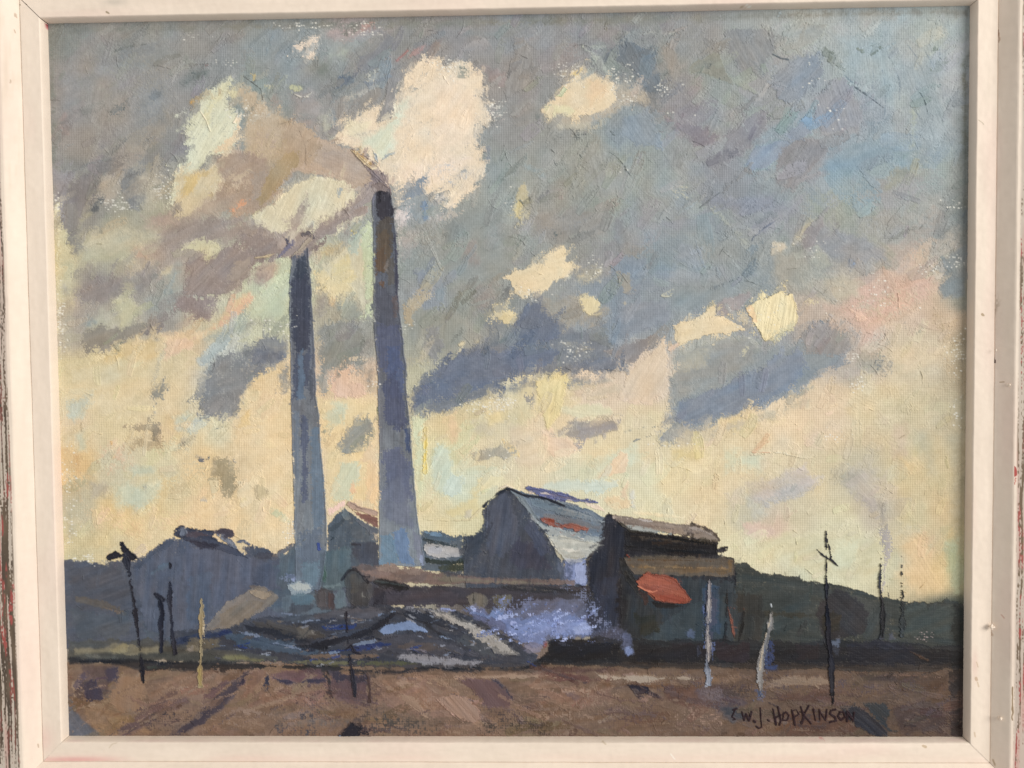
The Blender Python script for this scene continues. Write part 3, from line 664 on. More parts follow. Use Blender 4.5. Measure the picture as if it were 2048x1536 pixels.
P('c7caa9',[1112,192,1128,172,1138,178,1124,196],r=.5,f=2,ang=45,th=1)
L('a3aaa6',[1164,92,1190,115,1215,145,1240,165],[5,20,16,5],r=.5,f=4,ang=-45,th=1.2)
L('b7bab0',[1166,92,1195,118],[3,12],r=.4,f=3,ang=-45)
L('8b9298',[1175,125,1215,155,1250,175],[6,8,3],r=.6,f=4)
P('9aa09d',[1175,92,1210,85,1225,90,1205,102,1185,100],r=.8,f=4)
L('a0a39f',[1240,66,1290,68,1350,64],[8,9,12],r=.8,f=6,a=.8)
P('b5b1a2',[1110,245,1160,238,1210,245,1170,262,1120,262],r=1.4,f=12)
P('a9a79b',[1170,255,1200,235,1235,225,1210,255,1180,270],r=1.2,f=10,ang=40)
P('737c82',[1072,222,1084,232,1080,250,1068,250],r=1.2,f=7)
P('c9c6c0',[1226,170,1236,190,1228,196,1222,180],r=1,f=4,a=.6)
# --- little clouds in the middle
P('e5d3b2',[1000,552,1025,543,1066,530,1085,515,1101,498,1112,489,1131,491,1134,510,1132,522,1150,522,1164,532,1163,538,1147,545,1137,552,1125,560,1109,560,1100,575,1082,590,1060,597,1046,599,1030,590,1027,575,1018,562,1003,560],r=.9,f=3,ang=15,id=CLOUD+3,th=1)
P('e6ceb6',[1020,555,1070,545,1090,565,1070,585,1040,585],r=1.6,f=12,a=.8)
P('9fada6',[1112,533,1126,532,1127,555,1114,552],r=.9,f=4)
P('bdb7a3',[1140,548,1160,540,1205,532,1215,545,1200,560,1170,572,1145,565],r=1.6,f=16,cov=.8)
P('cfc3a0',[1185,538,1203,535,1205,550,1190,556],r=1,f=6)
P('a19b8e',[1070,590,1140,590,1230,600,1230,640,1180,660,1100,640],r=2,f=26,cov=.6)
P('ddd1ab',[1148,592,1165,589,1190,591,1203,598,1205,612,1196,625,1186,633,1175,640,1162,622,1152,605],r=1,f=5,ang=70,id=CLOUD+4,th=.9)
P('b9b7a2',[1150,600,1170,605,1170,625,1158,615],r=1,f=8)
P('cbbf9e',[1244,603,1252,600,1256,608,1248,612],r=.6,f=3)
L('b9bbae',[1325,592,1342,592],7,r=.6,f=2)
P('6f7479',[1000,560,1022,568,1030,600,1015,612,1000,600],r=1.5,f=10,cov=.9)

# --- cream cloud at the left and the smoke
P('d9d9c0',[394,213,402,198,410,186,425,172,445,158,462,148,466,158,470,166,458,180,451,200,458,212,470,215,478,225,480,245,476,262,474,280,468,292,458,303,440,309,421,312,412,325,400,340,382,355,370,380,362,410,345,412,339,408,344,380,350,345,345,334,330,333,330,327,360,326,375,323,378,300,374,285,369,268,378,255,384,243,377,236,372,232,382,222],r=.7,f=2,ang=60,id=CLOUD+9,th=1.1)
P('d9d3ae',[415,180,450,158,460,170,440,210,425,250,410,262,400,230],r=1.5,f=12,ang=65,a=.8)
P('e5cfae',[425,300,445,285,468,262,478,215,484,220,480,262,470,290,452,305,430,310],r=1,f=7,ang=65,a=.9)
P('e8b48f',[474,232,479,230,479,262,474,264],r=.6,f=4,a=.8)
L('eee4cc',[400,222,412,240,420,262],2.5,r=.3,th=1.6); L('f0e3cc',[480,225,468,245],3,r=.3,th=1.6)
L('c99f5f',[380,206,398,197],9,r=.8,f=4)
L('cdd0c0',[350,232,372,226],8,r=.9,f=4); L('cdd0c0',[352,262,370,254],9,r=.9,f=4)
P('e0d5bb',[374,352,412,325,440,312,470,300,470,340,450,380,430,400,410,420,372,430,352,412,362,400],r=1.4,f=8,ang=60,id=CLOUD+9)
P('d8b983',[362,345,400,330,412,340,395,380,385,400,362,398,358,370],r=1.5,f=14,ang=70)
P('d4be90',[370,380,430,370,440,400,400,440,365,430],r=2,f=20)
P('cfc9a6',[442,165,465,170,480,168,490,185,470,205,455,195],r=1.5,f=14)
P('baa98f',[468,170,500,165,520,180,540,210,575,230,610,255,640,262,650,300,600,330,500,345,455,330,480,280,484,225,470,210],r=1.8,f=16,ang=40,id=PLUME)
P('b8a68b',[500,220,560,240,575,280,540,320,500,310,490,260],r=2,f=26,a=.9)
P('a38f7f',[428,310,460,304,475,292,500,300,540,320,560,340,520,370,480,375,450,345,430,335],r=1.4,f=9,ang=25,id=PLUME)
P('b5a28f',[560,250,610,250,650,275,680,292,715,302,745,330,762,350,772,378,745,385,700,372,640,352,600,345,560,362,545,330,560,300],r=.9,f=4,ang=-20,id=PLUME)
P('ae9b80',[550,240,585,240,600,280,590,320,565,360,545,400,520,415,505,405,520,370,530,330,560,290],r=1.3,f=8,ang=60,id=PLUME)
P('b0997c',[530,355,548,350,545,385,530,405,520,400],r=1,f=6,ang=75,id=PLUME)
P('b08a55',[528,382,541,378,541,402,530,405],r=.8,f=4,a=.7)
P('ac9c8e',[640,300,700,300,735,322,758,350,740,365,690,350,640,340],r=1,f=6,ang=-20,id=PLUME)
L('8e7f7d',[705,300,725,315,745,335,765,360,772,378],[8,16,20,22,20],r=.5,f=2,ang=-45,th=1.5,id=PLUME)
L('b59b6e',[708,302,725,315,742,328],[4,6,3],r=.4,th=1.4)
P('7f7372',[735,350,765,362,778,372,776,382,752,380,740,370],r=.8,f=3,id=PLUME)
L('756d74',[745,345,770,368],5,r=.5,th=1.3)
P('a2968f',[580,235,620,225,650,245,640,270,600,260],r=2,f=20,cov=.8,id=PLUME)
P('95908e',[560,180,620,170,650,200,640,250,590,240],r=2,f=26)
P('c9bfa0',[520,165,545,160,565,170,560,185,530,185],r=1,f=8,a=.8)
P('bdbb92',[572,170,600,168,606,180,590,184],r=1,f=6)
P('c6b69c',[366,395,400,380,430,395,440,420,400,445,372,440],r=2,f=20,id=PLUME)
# under the arch: cream light
P('ddd5b8',[498,432,520,415,545,405,560,395,580,375,600,360,630,352,660,352,690,362,715,370,712,400,700,420,720,410,735,420,720,445,700,455,670,480,640,470,600,465,560,470,530,462,505,450],r=1,f=4,ang=60,id=CLOUD+10,th=1)
P('e3d7b6',[560,370,610,355,625,375,600,420,570,440,540,430,545,405],r=1.4,f=9,ang=70)
P('d3d8c0',[600,360,650,355,655,400,630,440,605,430],r=1.4,f=9,ang=75)
P('cfc394',[500,430,535,415,540,440,510,445],r=1.2,f=8,ang=20)
L('97abbb',[672,378,680,405],[14,18],r=1,f=8,a=.8,ang=80)
P('bcc3c0',[608,440,630,435,632,455,612,458],r=1,f=7)
L('a59689',[600,420,608,400,612,380],[12,10,4],r=.7,f=4,ang=70)
P('9f948d',[585,430,610,425,620,440,605,460,585,470],r=1,f=5,ang=60,id=PLUME)
L('a99c93',[735,372,720,395,700,415,675,428],[14,22,16,4],r=.7,f=3,ang=48,th=1.3,id=PLUME)
P('a59b95',[675,430,700,415,740,410,735,425,700,440,680,440],r=.8,f=4,ang=45,id=PLUME)
P('b3a79b',[640,360,665,372,720,370,745,382,735,395,700,385,665,385],r=1,f=6,ang=10,id=PLUME)
P('a0958f',[632,450,665,432,690,432,692,450,670,465,640,478,625,470],r=.7,f=3,ang=25,id=PLUME,th=1.1)
# low smoke from the small chimney
P('a09691',[500,435,530,440,560,462,590,460,630,470,640,500,615,525,600,520,580,518,550,515,530,520,505,505,498,470],r=1,f=5,ang=30,id=PUFF)
P('968b87',[365,560,378,515,390,505,400,510,415,515,440,500,470,490,500,505,520,515,500,545,480,572,455,590,420,592,366,592,362,585,378,565],r=.9,f=4,ang=45,id=PUFF,th=1.1)
P('8b7f7d',[362,590,420,592,440,598,428,630,420,652,400,640,350,620,345,600],r=1,f=8,ang=80,id=PUFF)
P('8f8683',[378,520,392,505,405,512,395,535,380,545],r=1,f=5,id=PUFF)
P('a0917f',[370,535,400,530,395,555,370,560],r=1.5,f=12,a=.6)
P('9d9792',[480,450,505,432,535,445,540,475,510,478,485,470],r=.9,f=4,id=PUFF)
P('8f8784',[350,450,420,440,470,430,500,425,490,445,440,470,390,478,355,465],r=1.6,f=12,ang=28,id=PUFF)
P('a0918a',[290,430,340,415,355,440,330,470,300,450],r=1.5,f=16,ang=40,id=PUFF)
P('d3ac8c',[452,430,485,400,500,410,490,428,462,438],r=1,f=8,ang=40)
P('d6cfae',[366,485,395,478,430,480,441,490,438,508,420,515,405,508,385,500,365,498],r=.8,f=4,ang=5,id=CLOUD+11)
P('d0c79a',[496,425,520,412,540,415,535,435,508,438],r=.9,f=5,ang=10)
L('a9a09a',[500,470,540,480,575,470,610,455],[14,24,26,12],r=.6,f=4,ang=25,th=1.2,id=PUFF)
L('958b88',[515,510,545,505,575,490,605,475],[8,16,20,10],r=.6,f=4,ang=30,th=1.2,id=PUFF)
L('c9b697',[512,516,535,512,550,508],[3,5,2],r=.4,th=1.3)
L('8a8590',[555,512,572,498,590,480],[12,16,10],r=.5,f=3,ang=45,id=PUFF)
L('66646f',[568,470,574,480,572,492],6,r=.6,f=3)
L('c6b59c',[590,512,605,495,620,480],[5,10,6],r=.5,f=2,ang=50,th=1.4)
L('7f7675',[603,470,625,462,628,478],6,r=.8,f=4)
P('b7a490',[505,525,560,515,565,540,550,575,520,580,505,560],r=1.6,f=16,ang=70)
P('9b8f8a',[500,530,550,530,545,580,520,590,500,570],r=1.6,f=22,cov=.75)
P('c0b39c',[620,470,640,500,645,530,625,540,618,520],r=1.2,f=8)

# --- broad restatement with the knife, then crisp things on top

# the mixed greys of the sky lean warm: pull the blues back towards grey
def warm_greys():
    global C
    d = (C[..., 2]-C[..., 0])*255
    l = C.mean(-1)*255
    nd = np.where(d > 0, .62*d-7, d-7*np.clip(1+d/40, 0, 1))
    up = np.interp(l, [60, 105, 160, 200, 235], [11, 12, 10, 3, 4])
    m = C.mean(-1)+up/255
    k = (nd-d)/255
    up = up*np.clip(1-(d-25)/30, 0, 1)
    C[..., 0] += up/255-k*.30; C[..., 1] += up/255-k*.03; C[..., 2] += up/255+k*.60
warm_greys()
wet(2, .7, 60, [SKY], 201, .5)
wet(2, .6, 40, [CLOUD+1, CLOUD+2, CLOUD+9, CLOUD+10, PLUME, PUFF], 202, .5)
wet(1, .35, 30, [SKY, CLOUD, CLOUD+3, CLOUD+4, CLOUD+6, CLOUD+7], 203, .45)
dabs(420,100,40,1940,1150,10,24,.4,(10,80),seed=14,var=8,jit=6,th=.6,keep=[0],amax=.55)
dabs(260,330,60,1600,700,10,26,.35,(10,80),seed=16,var=7,jit=4,th=.7,keep=[CLOUD+1,CLOUD+2,CLOUD+9,CLOUD+10,PLUME,PUFF],amax=.5)

# --- broken, dragged passages restated on top of the wet paint
P('9d9c95',[110,70,330,60,300,200,140,210],r=3,f=50,cov=.45,a=.6,ang=30); P('a3a097',[180,100,420,120,300,320,160,300],r=3,f=60,cov=.4,a=.5,ang=70)
P('8a8d8d',[240,90,330,75,310,110,240,118],r=1.5,f=8,a=.6,ang=20)
L('6f7370',[232,100,262,92,292,88],2.5,r=.7,f=1,a=.6); L('6a6560',[350,133,385,130,415,127],2.5,r=.8,f=2,a=.7); L('7d3f3c',[405,134,414,130],2.5,r=.5,a=.5)
P('616a68',[348,160,370,140,405,128,425,140,420,160,395,172,370,185,352,180],r=1.6,f=24,th=.2,cov=.62)
P('757b7b',[200,210,260,200,270,230,215,245],r=2,f=22,cov=.4,th=.2)
P('c3bfae',[270,345,335,335,335,420,300,440,262,420],r=2,f=40,cov=.62); P('5f6264',[170,400,205,398,200,432,168,430],r=1.6,f=16,cov=.8,th=.3)
P('b9b09f',[196,352,240,348,246,400,212,412],r=1.8,f=22,cov=.6)
# smoke body: pale scumble upper left, taupe lower right
P('c6b49c',[476,185,520,180,560,210,590,250,570,300,520,320,480,300,486,240],r=2,f=34,cov=.72)
P('d0c3ad',[480,190,530,190,560,230,520,270,486,250],r=2,f=30,cov=.5)
P('b5a28c',[560,245,600,240,640,262,652,300,610,330,570,330],r=1.6,f=10,ang=60,a=.9)
P('bba996',[500,260,560,250,575,300,520,320,490,300],r=2,f=30,cov=.55)
P('e0cdb2',[452,300,480,285,500,300,470,320,440,330],r=1.8,f=18,cov=.6)
P('a6988c',[420,312,460,306,500,318,540,350,520,385,480,390,450,370,428,340],r=1.5,f=16,cov=.8)
P('cbb79c',[460,360,500,355,510,390,470,420,440,410],r=2,f=24,cov=.6)
P('c8a585',[455,415,485,398,510,395,500,415,470,432,455,432],r=1.4,f=12,cov=.9,ang=35)
P('a8988b',[365,400,430,395,440,440,390,455,330,450,330,425],r=2,f=26,cov=.7)
P('cdbfa6',[330,400,372,392,372,425,335,432],r=2,f=20,cov=.6)
for q in [(600,262,612,330),(635,262,640,300),(560,248,590,236)]: L('8c7c6c',[q[0],q[1],(q[0]+q[2])/2+6,(q[1]+q[3])/2,q[2],q[3]],1.6,r=.5,a=.5)
L('c6b392',[702,300,716,312,730,326,744,338],[2,5,6,2],r=.3,th=1.8); L('e6dcc3',[744,338,752,336],3,r=.3,th=1.4)
P('a9a29c',[590,175,640,175,655,215,640,250,600,235],r=2,f=26,cov=.6); P('9b948f',[520,185,560,175,570,205,545,225],r=2,f=20,cov=.7)
L('595651',[488,152,505,165,522,178,526,200],[2,2.5,2.5,1.5],r=.3,a=.75,th=1.4)
P('c9c59e',[524,168,548,163,556,178,540,186,526,180],r=.8,f=6,a=.8); P('c7b88f',[500,146,512,144,514,160,505,166],r=.8,f=4)
P('bdbd9c',[574,169,590,167,606,178,596,184,580,180],r=.7,f=3)
L('d9d3c6',[588,188,600,194,615,192,622,186],[1.5,4,4,1.5],r=.3,th=1.4)
# mauve strokes across the upper middle
P('8b8d90',[700,130,760,62,800,66,770,130,730,160],r=1.2,f=9,ang=52); P('6f7b88',[672,150,700,140,720,150,702,175,668,192],r=1.2,f=9,ang=35)
P('a29a98',[640,62,700,48,748,52,740,80,690,88,650,80],r=1.6,f=26,cov=.7); P('b59a92',[715,45,750,42,750,60,725,66],r=1,f=10,cov=.8)
P('c2c2b6',[728,150,742,136,764,136,752,150,760,158,744,172,736,168],r=.8,f=4); P('8a929a',[722,160,748,156,752,178,736,186],r=.8,f=5)
L('c9c7c0',[776,165,776,150,782,140],[1.5,3,2],r=.3,th=1.5)
P('969492',[765,140,797,135,793,175,783,240,760,250,755,242,772,200],r=.7,f=4,ang=76,th=1.2)
P('c9c3b3',[678,190,700,175,735,172,735,190,712,205,690,222],r=1.8,f=22,cov=.6)
# big cloud: broken edges
P('8f8f8d',[880,112,905,112,915,122,900,150,882,140],r=1.2,f=8,a=.9); P('7f857d',[898,128,930,118,948,132,945,148,915,158,895,145],r=1.6,f=20,cov=.5,th=.2)
P('c7c1b4',[945,170,975,180,990,215,985,250,962,250],r=1.8,f=24,cov=.6); P('e8dcc6',[972,190,985,205,980,215,970,205],r=.8,f=4)
P('8b9196',[950,262,970,285,985,300,975,330,962,300],r=1.3,f=10,cov=.8)
P('cfccc6',[850,318,935,330,950,350,900,372,860,350],r=2,f=26,cov=.5); P('8b96a0',[820,368,842,352,864,350,856,372,846,390,830,395,800,404,792,402],r=.8,f=4,ang=50)
P('d6ccc6',[830,440,860,420,910,410,900,430,870,452],r=1.8,f=24,cov=.55); P('7f92a6',[842,400,858,398,858,440,846,445,838,425],r=.9,f=5,ang=80)
P('e3dccf',[864,392,875,380,885,395,878,415],r=.8,f=4); P('c9cbc8',[870,352,930,348,950,362,900,380],r=1.8,f=20,cov=.4)
L('b9bfbe',[762,322,775,310,790,306],[2,6,2],r=.5,f=2); L('a9b0b2',[745,300,752,315,758,330],[3,6,3],r=.6,f=2)
# upper right knife planes
P('a2a7a4',[1563,58,1600,42,1655,48,1640,76,1600,96,1572,108,1560,92],r=.9,f=4,ang=15,th=1)
P('959aa2',[1625,200,1665,152,1690,152,1716,200,1728,238,1716,262,1640,268,1628,240],r=.9,f=8,ang=-72,th=.8,a=.7)
P('8f979f',[1545,150,1600,110,1640,104,1648,150,1618,188,1580,212,1548,200],r=1,f=6,ang=40,th=.9)
P('8b8b90',[1440,300,1452,262,1528,214,1543,224,1538,258,1500,296,1462,328,1430,342,1400,322],r=1,f=9,ang=45,a=.6)
P('8f9aa8',[1490,328,1510,292,1568,277,1600,243,1620,222,1628,268,1590,286,1560,318,1540,336,1500,342],r=1,f=5,ang=40,a=.9)
P('8aa3b8',[1600,240,1625,218,1629,250,1612,262],r=.8,f=4,th=1)
P('8e8f92',[1562,290,1600,270,1652,282,1656,305,1638,322,1618,346,1590,384,1556,366,1548,330],r=.9,f=9,ang=60,a=.7)
for x0,y0,x1,y1 in [(1810,80,1850,150),(1850,100,1885,180),(1790,130,1800,200),(1870,70,1880,130),(1895,180,1912,232),(1740,120,1745,180),(1690,150,1720,190),(1765,140,1770,230),(1822,210,1850,260)]:
    L('6f7f8b',[x0,y0,(x0+x1)/2+5,(y0+y1)/2,x1,y1],1.5,r=.4,a=.55,cov=.8,th=.2)
L('5f6a72',[1710,173,1735,190,1768,215],2.2,r=.4,a=.8); L('5f6a72',[1546,108,1562,116,1577,119],2.4,r=.3,a=.8); L('6a757c',[1510,205,1525,220,1555,240],1.6,r=.4,a=.5)
L('59636a',[1700,275,1720,268,1690,282],1.4,r=.4,a=.4); L('5b6367',[1400,415,1425,396,1440,385],2,r=.6,a=.6); L('5d6a80',[1508,474,1530,455,1560,436],1.8,r=.5,a=.7); L('5d6a80',[1504,482,1508,472],2,r=.4,a=.7)
for (x,y) in [(1665,107),(1748,94),(1725,102),(1870,96),(1865,140)]: P('7e8a84',[x-9,y-6,x+6,y-7,x+10,y+4,x-4,y+8],r=1,f=4,cov=.8)
P('747b80',[1232,88,1262,80,1300,98,1322,140,1328,188,1292,188,1262,140,1215,106],r=1,f=6,ang=-60,a=.85)
P('949489',[1378,134,1396,116,1440,102,1458,150,1466,168,1440,162,1402,146,1382,148],r=.7,f=3,ang=20)
P('8e8f91',[1442,62,1500,52,1548,62,1556,98,1518,146,1482,156,1462,120],r=1,f=6,ang=-62,a=.7)
P('86828a',[1322,222,1350,237,1420,252,1448,270,1428,298,1392,298,1372,270,1332,260],r=1.2,f=9,a=.7)
P('8f9aa2',[1240,232,1300,218,1318,260,1328,298,1272,298,1238,270],r=1.2,f=8,ang=-60,a=.8)
P('9fa09a',[1150,290,1205,280,1240,300,1250,380,1210,410,1165,380],r=1.4,f=12,ang=-75,a=.6); P('979890',[1120,320,1160,300,1172,400,1150,408],r=1,f=6,ang=-72,a=.7)
for x0,y0,x1,y1 in [(1158,306,1178,328),(1250,332,1264,352),(1222,262,1230,270),(1108,320,1115,332),(1040,400,1070,430),(1060,395,1068,418)]: L('5e6462',[x0,y0,(x0+x1)/2,(y0+y1)/2+3,x1,y1],2.2,r=.5,a=.7)
P('a8a698',[1150,352,1180,350,1182,372,1160,376],r=1.4,f=12,cov=.6); P('c8c3ad',[1345,380,1378,378,1376,400,1350,404],r=2,f=16,cov=.35)
P('9a9a98',[1050,430,1210,420,1225,470,1060,480],r=2,f=34,cov=.5,a=.7)
for (x,y) in [(1120,430),(1115,470),(1114,452),(1300,412),(1328,150),(1420,130),(1440,160),(1160,268),(1210,330),(1110,272)]: P('6c716f',[x-14,y-8,x+12,y-10,x+15,y+7,x-10,y+10],r=1.6,f=12,cov=.5,th=.2)
# central slate band and scumbles round it
P('7d7f82',[1050,620,1075,605,1105,640,1120,680,1060,690,1035,665],r=1.5,f=8,ang=60,a=.7)
P('a8a294',[1110,672,1175,680,1190,718,1150,722,1120,700],r=1.8,f=26,cov=.6); P('b2ab9b',[1140,640,1195,640,1210,668,1160,668],r=1.8,f=24,cov=.6)
P('9b9993',[920,560,1010,555,1010,640,940,650],r=2,f=34,cov=.45); P('9fa09a',[820,430,900,440,880,520,820,520],r=2,f=30,cov=.45)
P('b9b1aa',[790,470,830,460,825,520,798,530],r=1.4,f=14,cov=.7); P('b8a98f',[805,606,828,612,826,655,806,650],r=1,f=8,ang=88,a=.8)
P('8e949b',[824,540,850,534,864,562,866,602,840,594],r=1,f=5,ang=70,a=.7); L('c9cbc8',[846,558,858,563,866,559],[1.5,3.5,1.5],r=.3,th=1.4)
L('6b737c',[1268,882,1300,872],2,r=.6,f=1,a=.6)
P('6f737a',[1215,735,1245,728,1252,742,1225,745],r=1,f=5,a=.8)
P('aaa99b',[1348,690,1420,690,1430,740,1350,750],r=1.6,f=18,cov=.6); P('9b9a94',[1260,745,1330,720,1330,780,1250,790],r=2,f=30,cov=.3)
# right-hand warm field
P('c9ae98',[1650,600,1750,585,1850,560,1870,600,1760,640,1700,650],r=2,f=34,cov=.55); P('b3a695',[1560,570,1660,545,1700,580,1640,610,1580,600],r=2,f=34,cov=.6)
P('d6c3a6',[1780,690,1850,670,1870,740,1800,760],r=2,f=34,cov=.6); P('969389',[1800,640,1850,650,1845,670,1805,665],r=1.5,f=14,cov=.5)
P('b9aa8f',[1860,600,1910,640,1915,760,1880,740],r=2,f=34,cov=.5)
P('6f7a82',[1640,640,1660,640,1650,690,1640,690],r=1,f=8,cov=.5); P('8f9291',[1745,700,1790,710,1785,745,1740,740],r=1.5,f=18,cov=.5)
P('c6bba9',[1480,960,1560,945,1620,930,1640,950,1560,990,1500,1000],r=1.6,f=20,cov=.7,ang=20); P('b7b4ae',[1510,995,1570,970,1640,962,1640,985,1570,1010,1520,1020],r=1.5,f=16,cov=.7,ang=15)
P('a8a394',[1660,930,1720,930,1740,960,1700,985,1660,965],r=2,f=26,cov=.6); P('b3a9a0',[1700,985,1760,985,1765,1045,1740,1040],r=1.6,f=20,cov=.7,ang=-50)
L('e3d6b8',[1500,910,1560,905,1600,915],2.5,r=.6,f=1,cov=.7); L('d79f80',[1512,900,1528,888,1545,880],1.6,r=.5,a=.6); L('d79f80',[1505,905,1540,905],1.4,r=.5,a=.6)
# lower left field
for q in [(238,845,302,868,'ab9c80'),(255,868,330,900,'b3a384')]: P(q[4],[q[0],q[1],q[2],q[1]-2,q[2],q[3],q[0]+6,q[3]],r=1.4,f=10,cov=.75,ang=86)
P('a09378',[440,930,474,930,470,1000,438,1000],r=1.2,f=8,ang=86,a=.8); P('8c8474',[352,884,392,870,386,882,368,896,352,912],r=1.2,f=6,ang=80,a=.8)
P('e6cda6',[160,1000,420,1010,400,1050,250,1085,150,1060],r=3,f=50,cov=.5,a=.7); P('c8c4a2',[140,1090,260,1085,270,1115,150,1115],r=2,f=16,a=.6)
P('ccc9ae',[330,920,420,900,430,960,350,980],r=3,f=40,cov=.5,a=.6); P('d9b99a',[180,880,260,880,270,940,200,950],r=3,f=40,cov=.5,a=.6)
for (x,y,c) in [(400,922,'6b7078'),(412,918,'787a78'),(462,922,'6a7078'),(348,900,'8f8672'),(316,862,'877d6c'),(306,858,'9b8e76'),(405,1000,'a5a6a6')]: P(c,[x-8,y-5,x+7,y-6,x+9,y+4,x-6,y+6],r=1.1,f=4,a=.9)
L('63747e',[424,860,445,854],2,r=.4,a=.8)
# smoke filled out into one mass
P('d8c8a6',[340,345,380,330,440,318,470,330,450,370,410,410,380,440,340,425,345,390],r=1.8,f=18,cov=.95,ang=60); P('d9bd83',[362,350,398,335,410,345,392,385,365,395],r=1.5,f=12,a=.8,ang=70)
P('b09c89',[420,318,470,300,520,320,560,345,560,400,530,425,500,440,450,430,410,440,385,425,420,390,440,360],r=1.6,f=14,ang=35,id=PLUME); P('c9b79f',[440,340,500,335,500,380,450,400,430,380],r=2,f=26,cov=.55)
P('beae9a',[400,400,450,392,480,410,440,440,395,440],r=1.8,f=18,cov=.7); P('d8a98a',[456,414,484,400,500,398,494,412,472,428,456,430],r=1.2,f=9,cov=.9,ang=35)
P('ae9f90',[500,345,560,330,600,345,570,372,530,400,505,400],r=1.5,f=10,ang=45,a=.8,id=PLUME); P('ae9b7c',[536,340,575,300,600,300,596,335,560,372,540,404,520,412,512,400],r=1.1,f=7,ang=62,id=PLUME)
P('a4968b',[330,440,400,425,460,440,530,445,580,465,560,490,500,500,440,492,380,500,320,505,300,480],r=2,f=18,cov=.95,ang=25,id=PUFF); P('b7a697',[280,430,350,410,370,440,330,480,270,470],r=2,f=26,cov=.7)
P('9a8d86',[480,462,540,468,590,460,640,470,640,500,600,520,540,520,500,540,470,520],r=1.5,f=9,ang=28,id=PUFF); P('ab9d93',[540,470,600,462,625,478,590,500,550,505],r=1,f=6,ang=30,th=1.1,id=PUFF)
P('9c8f88',[365,560,378,515,390,505,415,515,440,500,480,492,510,512,500,545,480,572,455,590,420,592,366,590],r=1,f=5,ang=45,id=PUFF,th=1.1); P('a89a8c',[470,520,505,510,498,545,470,572,450,560],r=1.2,f=9,ang=45,a=.8)
P('d8cfac',[366,485,395,478,430,480,441,490,438,508,420,515,405,508,385,500,365,498],r=.8,f=3,ang=5,id=CLOUD+11)
P('ddd4b8',[500,432,520,415,545,408,560,396,580,378,600,362,630,354,660,356,690,366,712,374,708,400,695,420,680,440,640,432,620,450,600,466,560,470,530,462,505,450],r=1,f=5,ang=65,id=CLOUD+10,th=1.1,a=.85); P('b3a698',[588,425,604,400,612,382,620,384,614,410,606,440,590,466,578,450],r=.8,f=4,ang=70); P('a1aeb4',[668,376,688,376,684,404,670,404],r=1,f=6,a=.7)
P('9e928c',[635,452,668,430,700,414,735,410,738,425,700,442,676,466,640,480,620,470],r=.9,f=4,ang=30,id=PLUME,th=1.1); L('a69a93',[742,376,722,398,700,418,676,430],[14,20,16,6],r=.7,f=3,ang=48,th=1.3,id=PLUME)
P('cdc4a8',[150,455,230,445,320,452,330,490,270,510,190,515,150,500],r=2,f=24,cov=.8); P('c9bb9f',[240,520,300,505,330,530,290,560,240,560],r=2,f=26,cov=.6); P('a09890',[200,560,300,540,350,560,330,600,240,610],r=2,f=28,cov=.7,ang=25)
# the grey bank right of centre, one mass rising to the right
P('8f9698',[1330,770,1352,742,1400,705,1470,690,1530,694,1580,680,1640,650,1690,650,1705,690,1660,745,1590,790,1520,815,1440,848,1370,872,1318,880,1312,855,1335,830],r=1.6,f=16,ang=25,a=.85); P('848d99',[1350,822,1352,800,1430,772,1500,740,1560,705,1600,690,1620,740,1590,780,1540,806,1470,828,1380,858,1345,850],r=1.4,f=9,ang=27)
P('9c9d99',[1345,705,1390,686,1450,674,1500,672,1525,688,1505,735,1440,756,1380,764,1345,770],r=1.4,f=12,ang=20,a=.8); P('b3ae9c',[1360,700,1420,690,1415,740,1360,745],r=1.8,f=20,cov=.6); P('969390',[1590,665,1630,645,1690,652,1706,688,1680,715,1610,708],r=1.3,f=9,ang=65)
P('e4d2ae',[1352,650,1383,641,1412,634,1448,632,1470,645,1490,660,1451,667,1420,669,1383,681,1361,692],r=.9,f=3,ang=12,id=CLOUD+7,th=1.2); P('dccdaa',[1600,600,1625,590,1640,605,1610,620],r=1.2,f=9,cov=.8); P('dcc7a4',[1250,745,1300,700,1328,672,1335,700,1338,740,1320,790,1240,800],r=1.3,f=10,ang=60,a=.6)
P('c7bca4',[1335,860,1420,850,1540,815,1620,790,1650,800,1560,840,1440,880,1350,900],r=1.6,f=14,cov=.85,ang=20)
# between and around the stacks
P('d6cdb0',[640,520,690,480,735,450,745,600,735,650,700,600,650,590,625,560],r=1.6,f=14,cov=.95,ang=85); P('e0d2a6',[655,520,700,500,715,560,680,600,660,570],r=1.4,f=12,cov=.8); P('c9ceaa',[715,460,744,430,746,560,744,650,728,620,724,520],r=1.1,f=7,ang=88,a=.9)
P('c6b592',[640,490,680,475,700,490,680,515,650,520],r=1.5,f=14,cov=.6); P('b7c2b4',[690,480,712,460,725,480,715,512,695,510],r=1.2,f=8,a=.7); P('e5d6ad',[622,545,650,535,668,560,705,568,710,582,680,592,655,600,640,580],r=1.2,f=7,a=.9)
P('a39c91',[626,590,660,580,665,620,640,650,626,640],r=1.5,f=16,cov=.75); P('9b9d92',[668,605,722,600,728,640,700,655,670,640],r=1.4,f=12,a=.7); P('8f9089',[640,650,690,638,722,660,735,700,733,745,700,728,660,745,640,755],r=1.3,f=9,ang=60,a=.85)
P('dfc3aa',[664,752,690,732,714,724,702,760,728,775,730,795,668,800],r=1.4,f=10,ang=85,a=.9); P('8a8883',[728,732,752,728,754,788,736,782],r=1.5,f=16,cov=.8)
P('9a9b92',[662,896,682,874,702,850,706,832,730,836,750,846,748,862,734,876,722,905,700,914,680,908],r=.9,f=4,ang=40,th=1.2); P('c5cab0',[640,820,690,810,695,850,655,870],r=1.8,f=16,a=.8); P('a9a78f',[640,850,660,850,655,895,642,895],r=1.2,f=9,cov=.6)
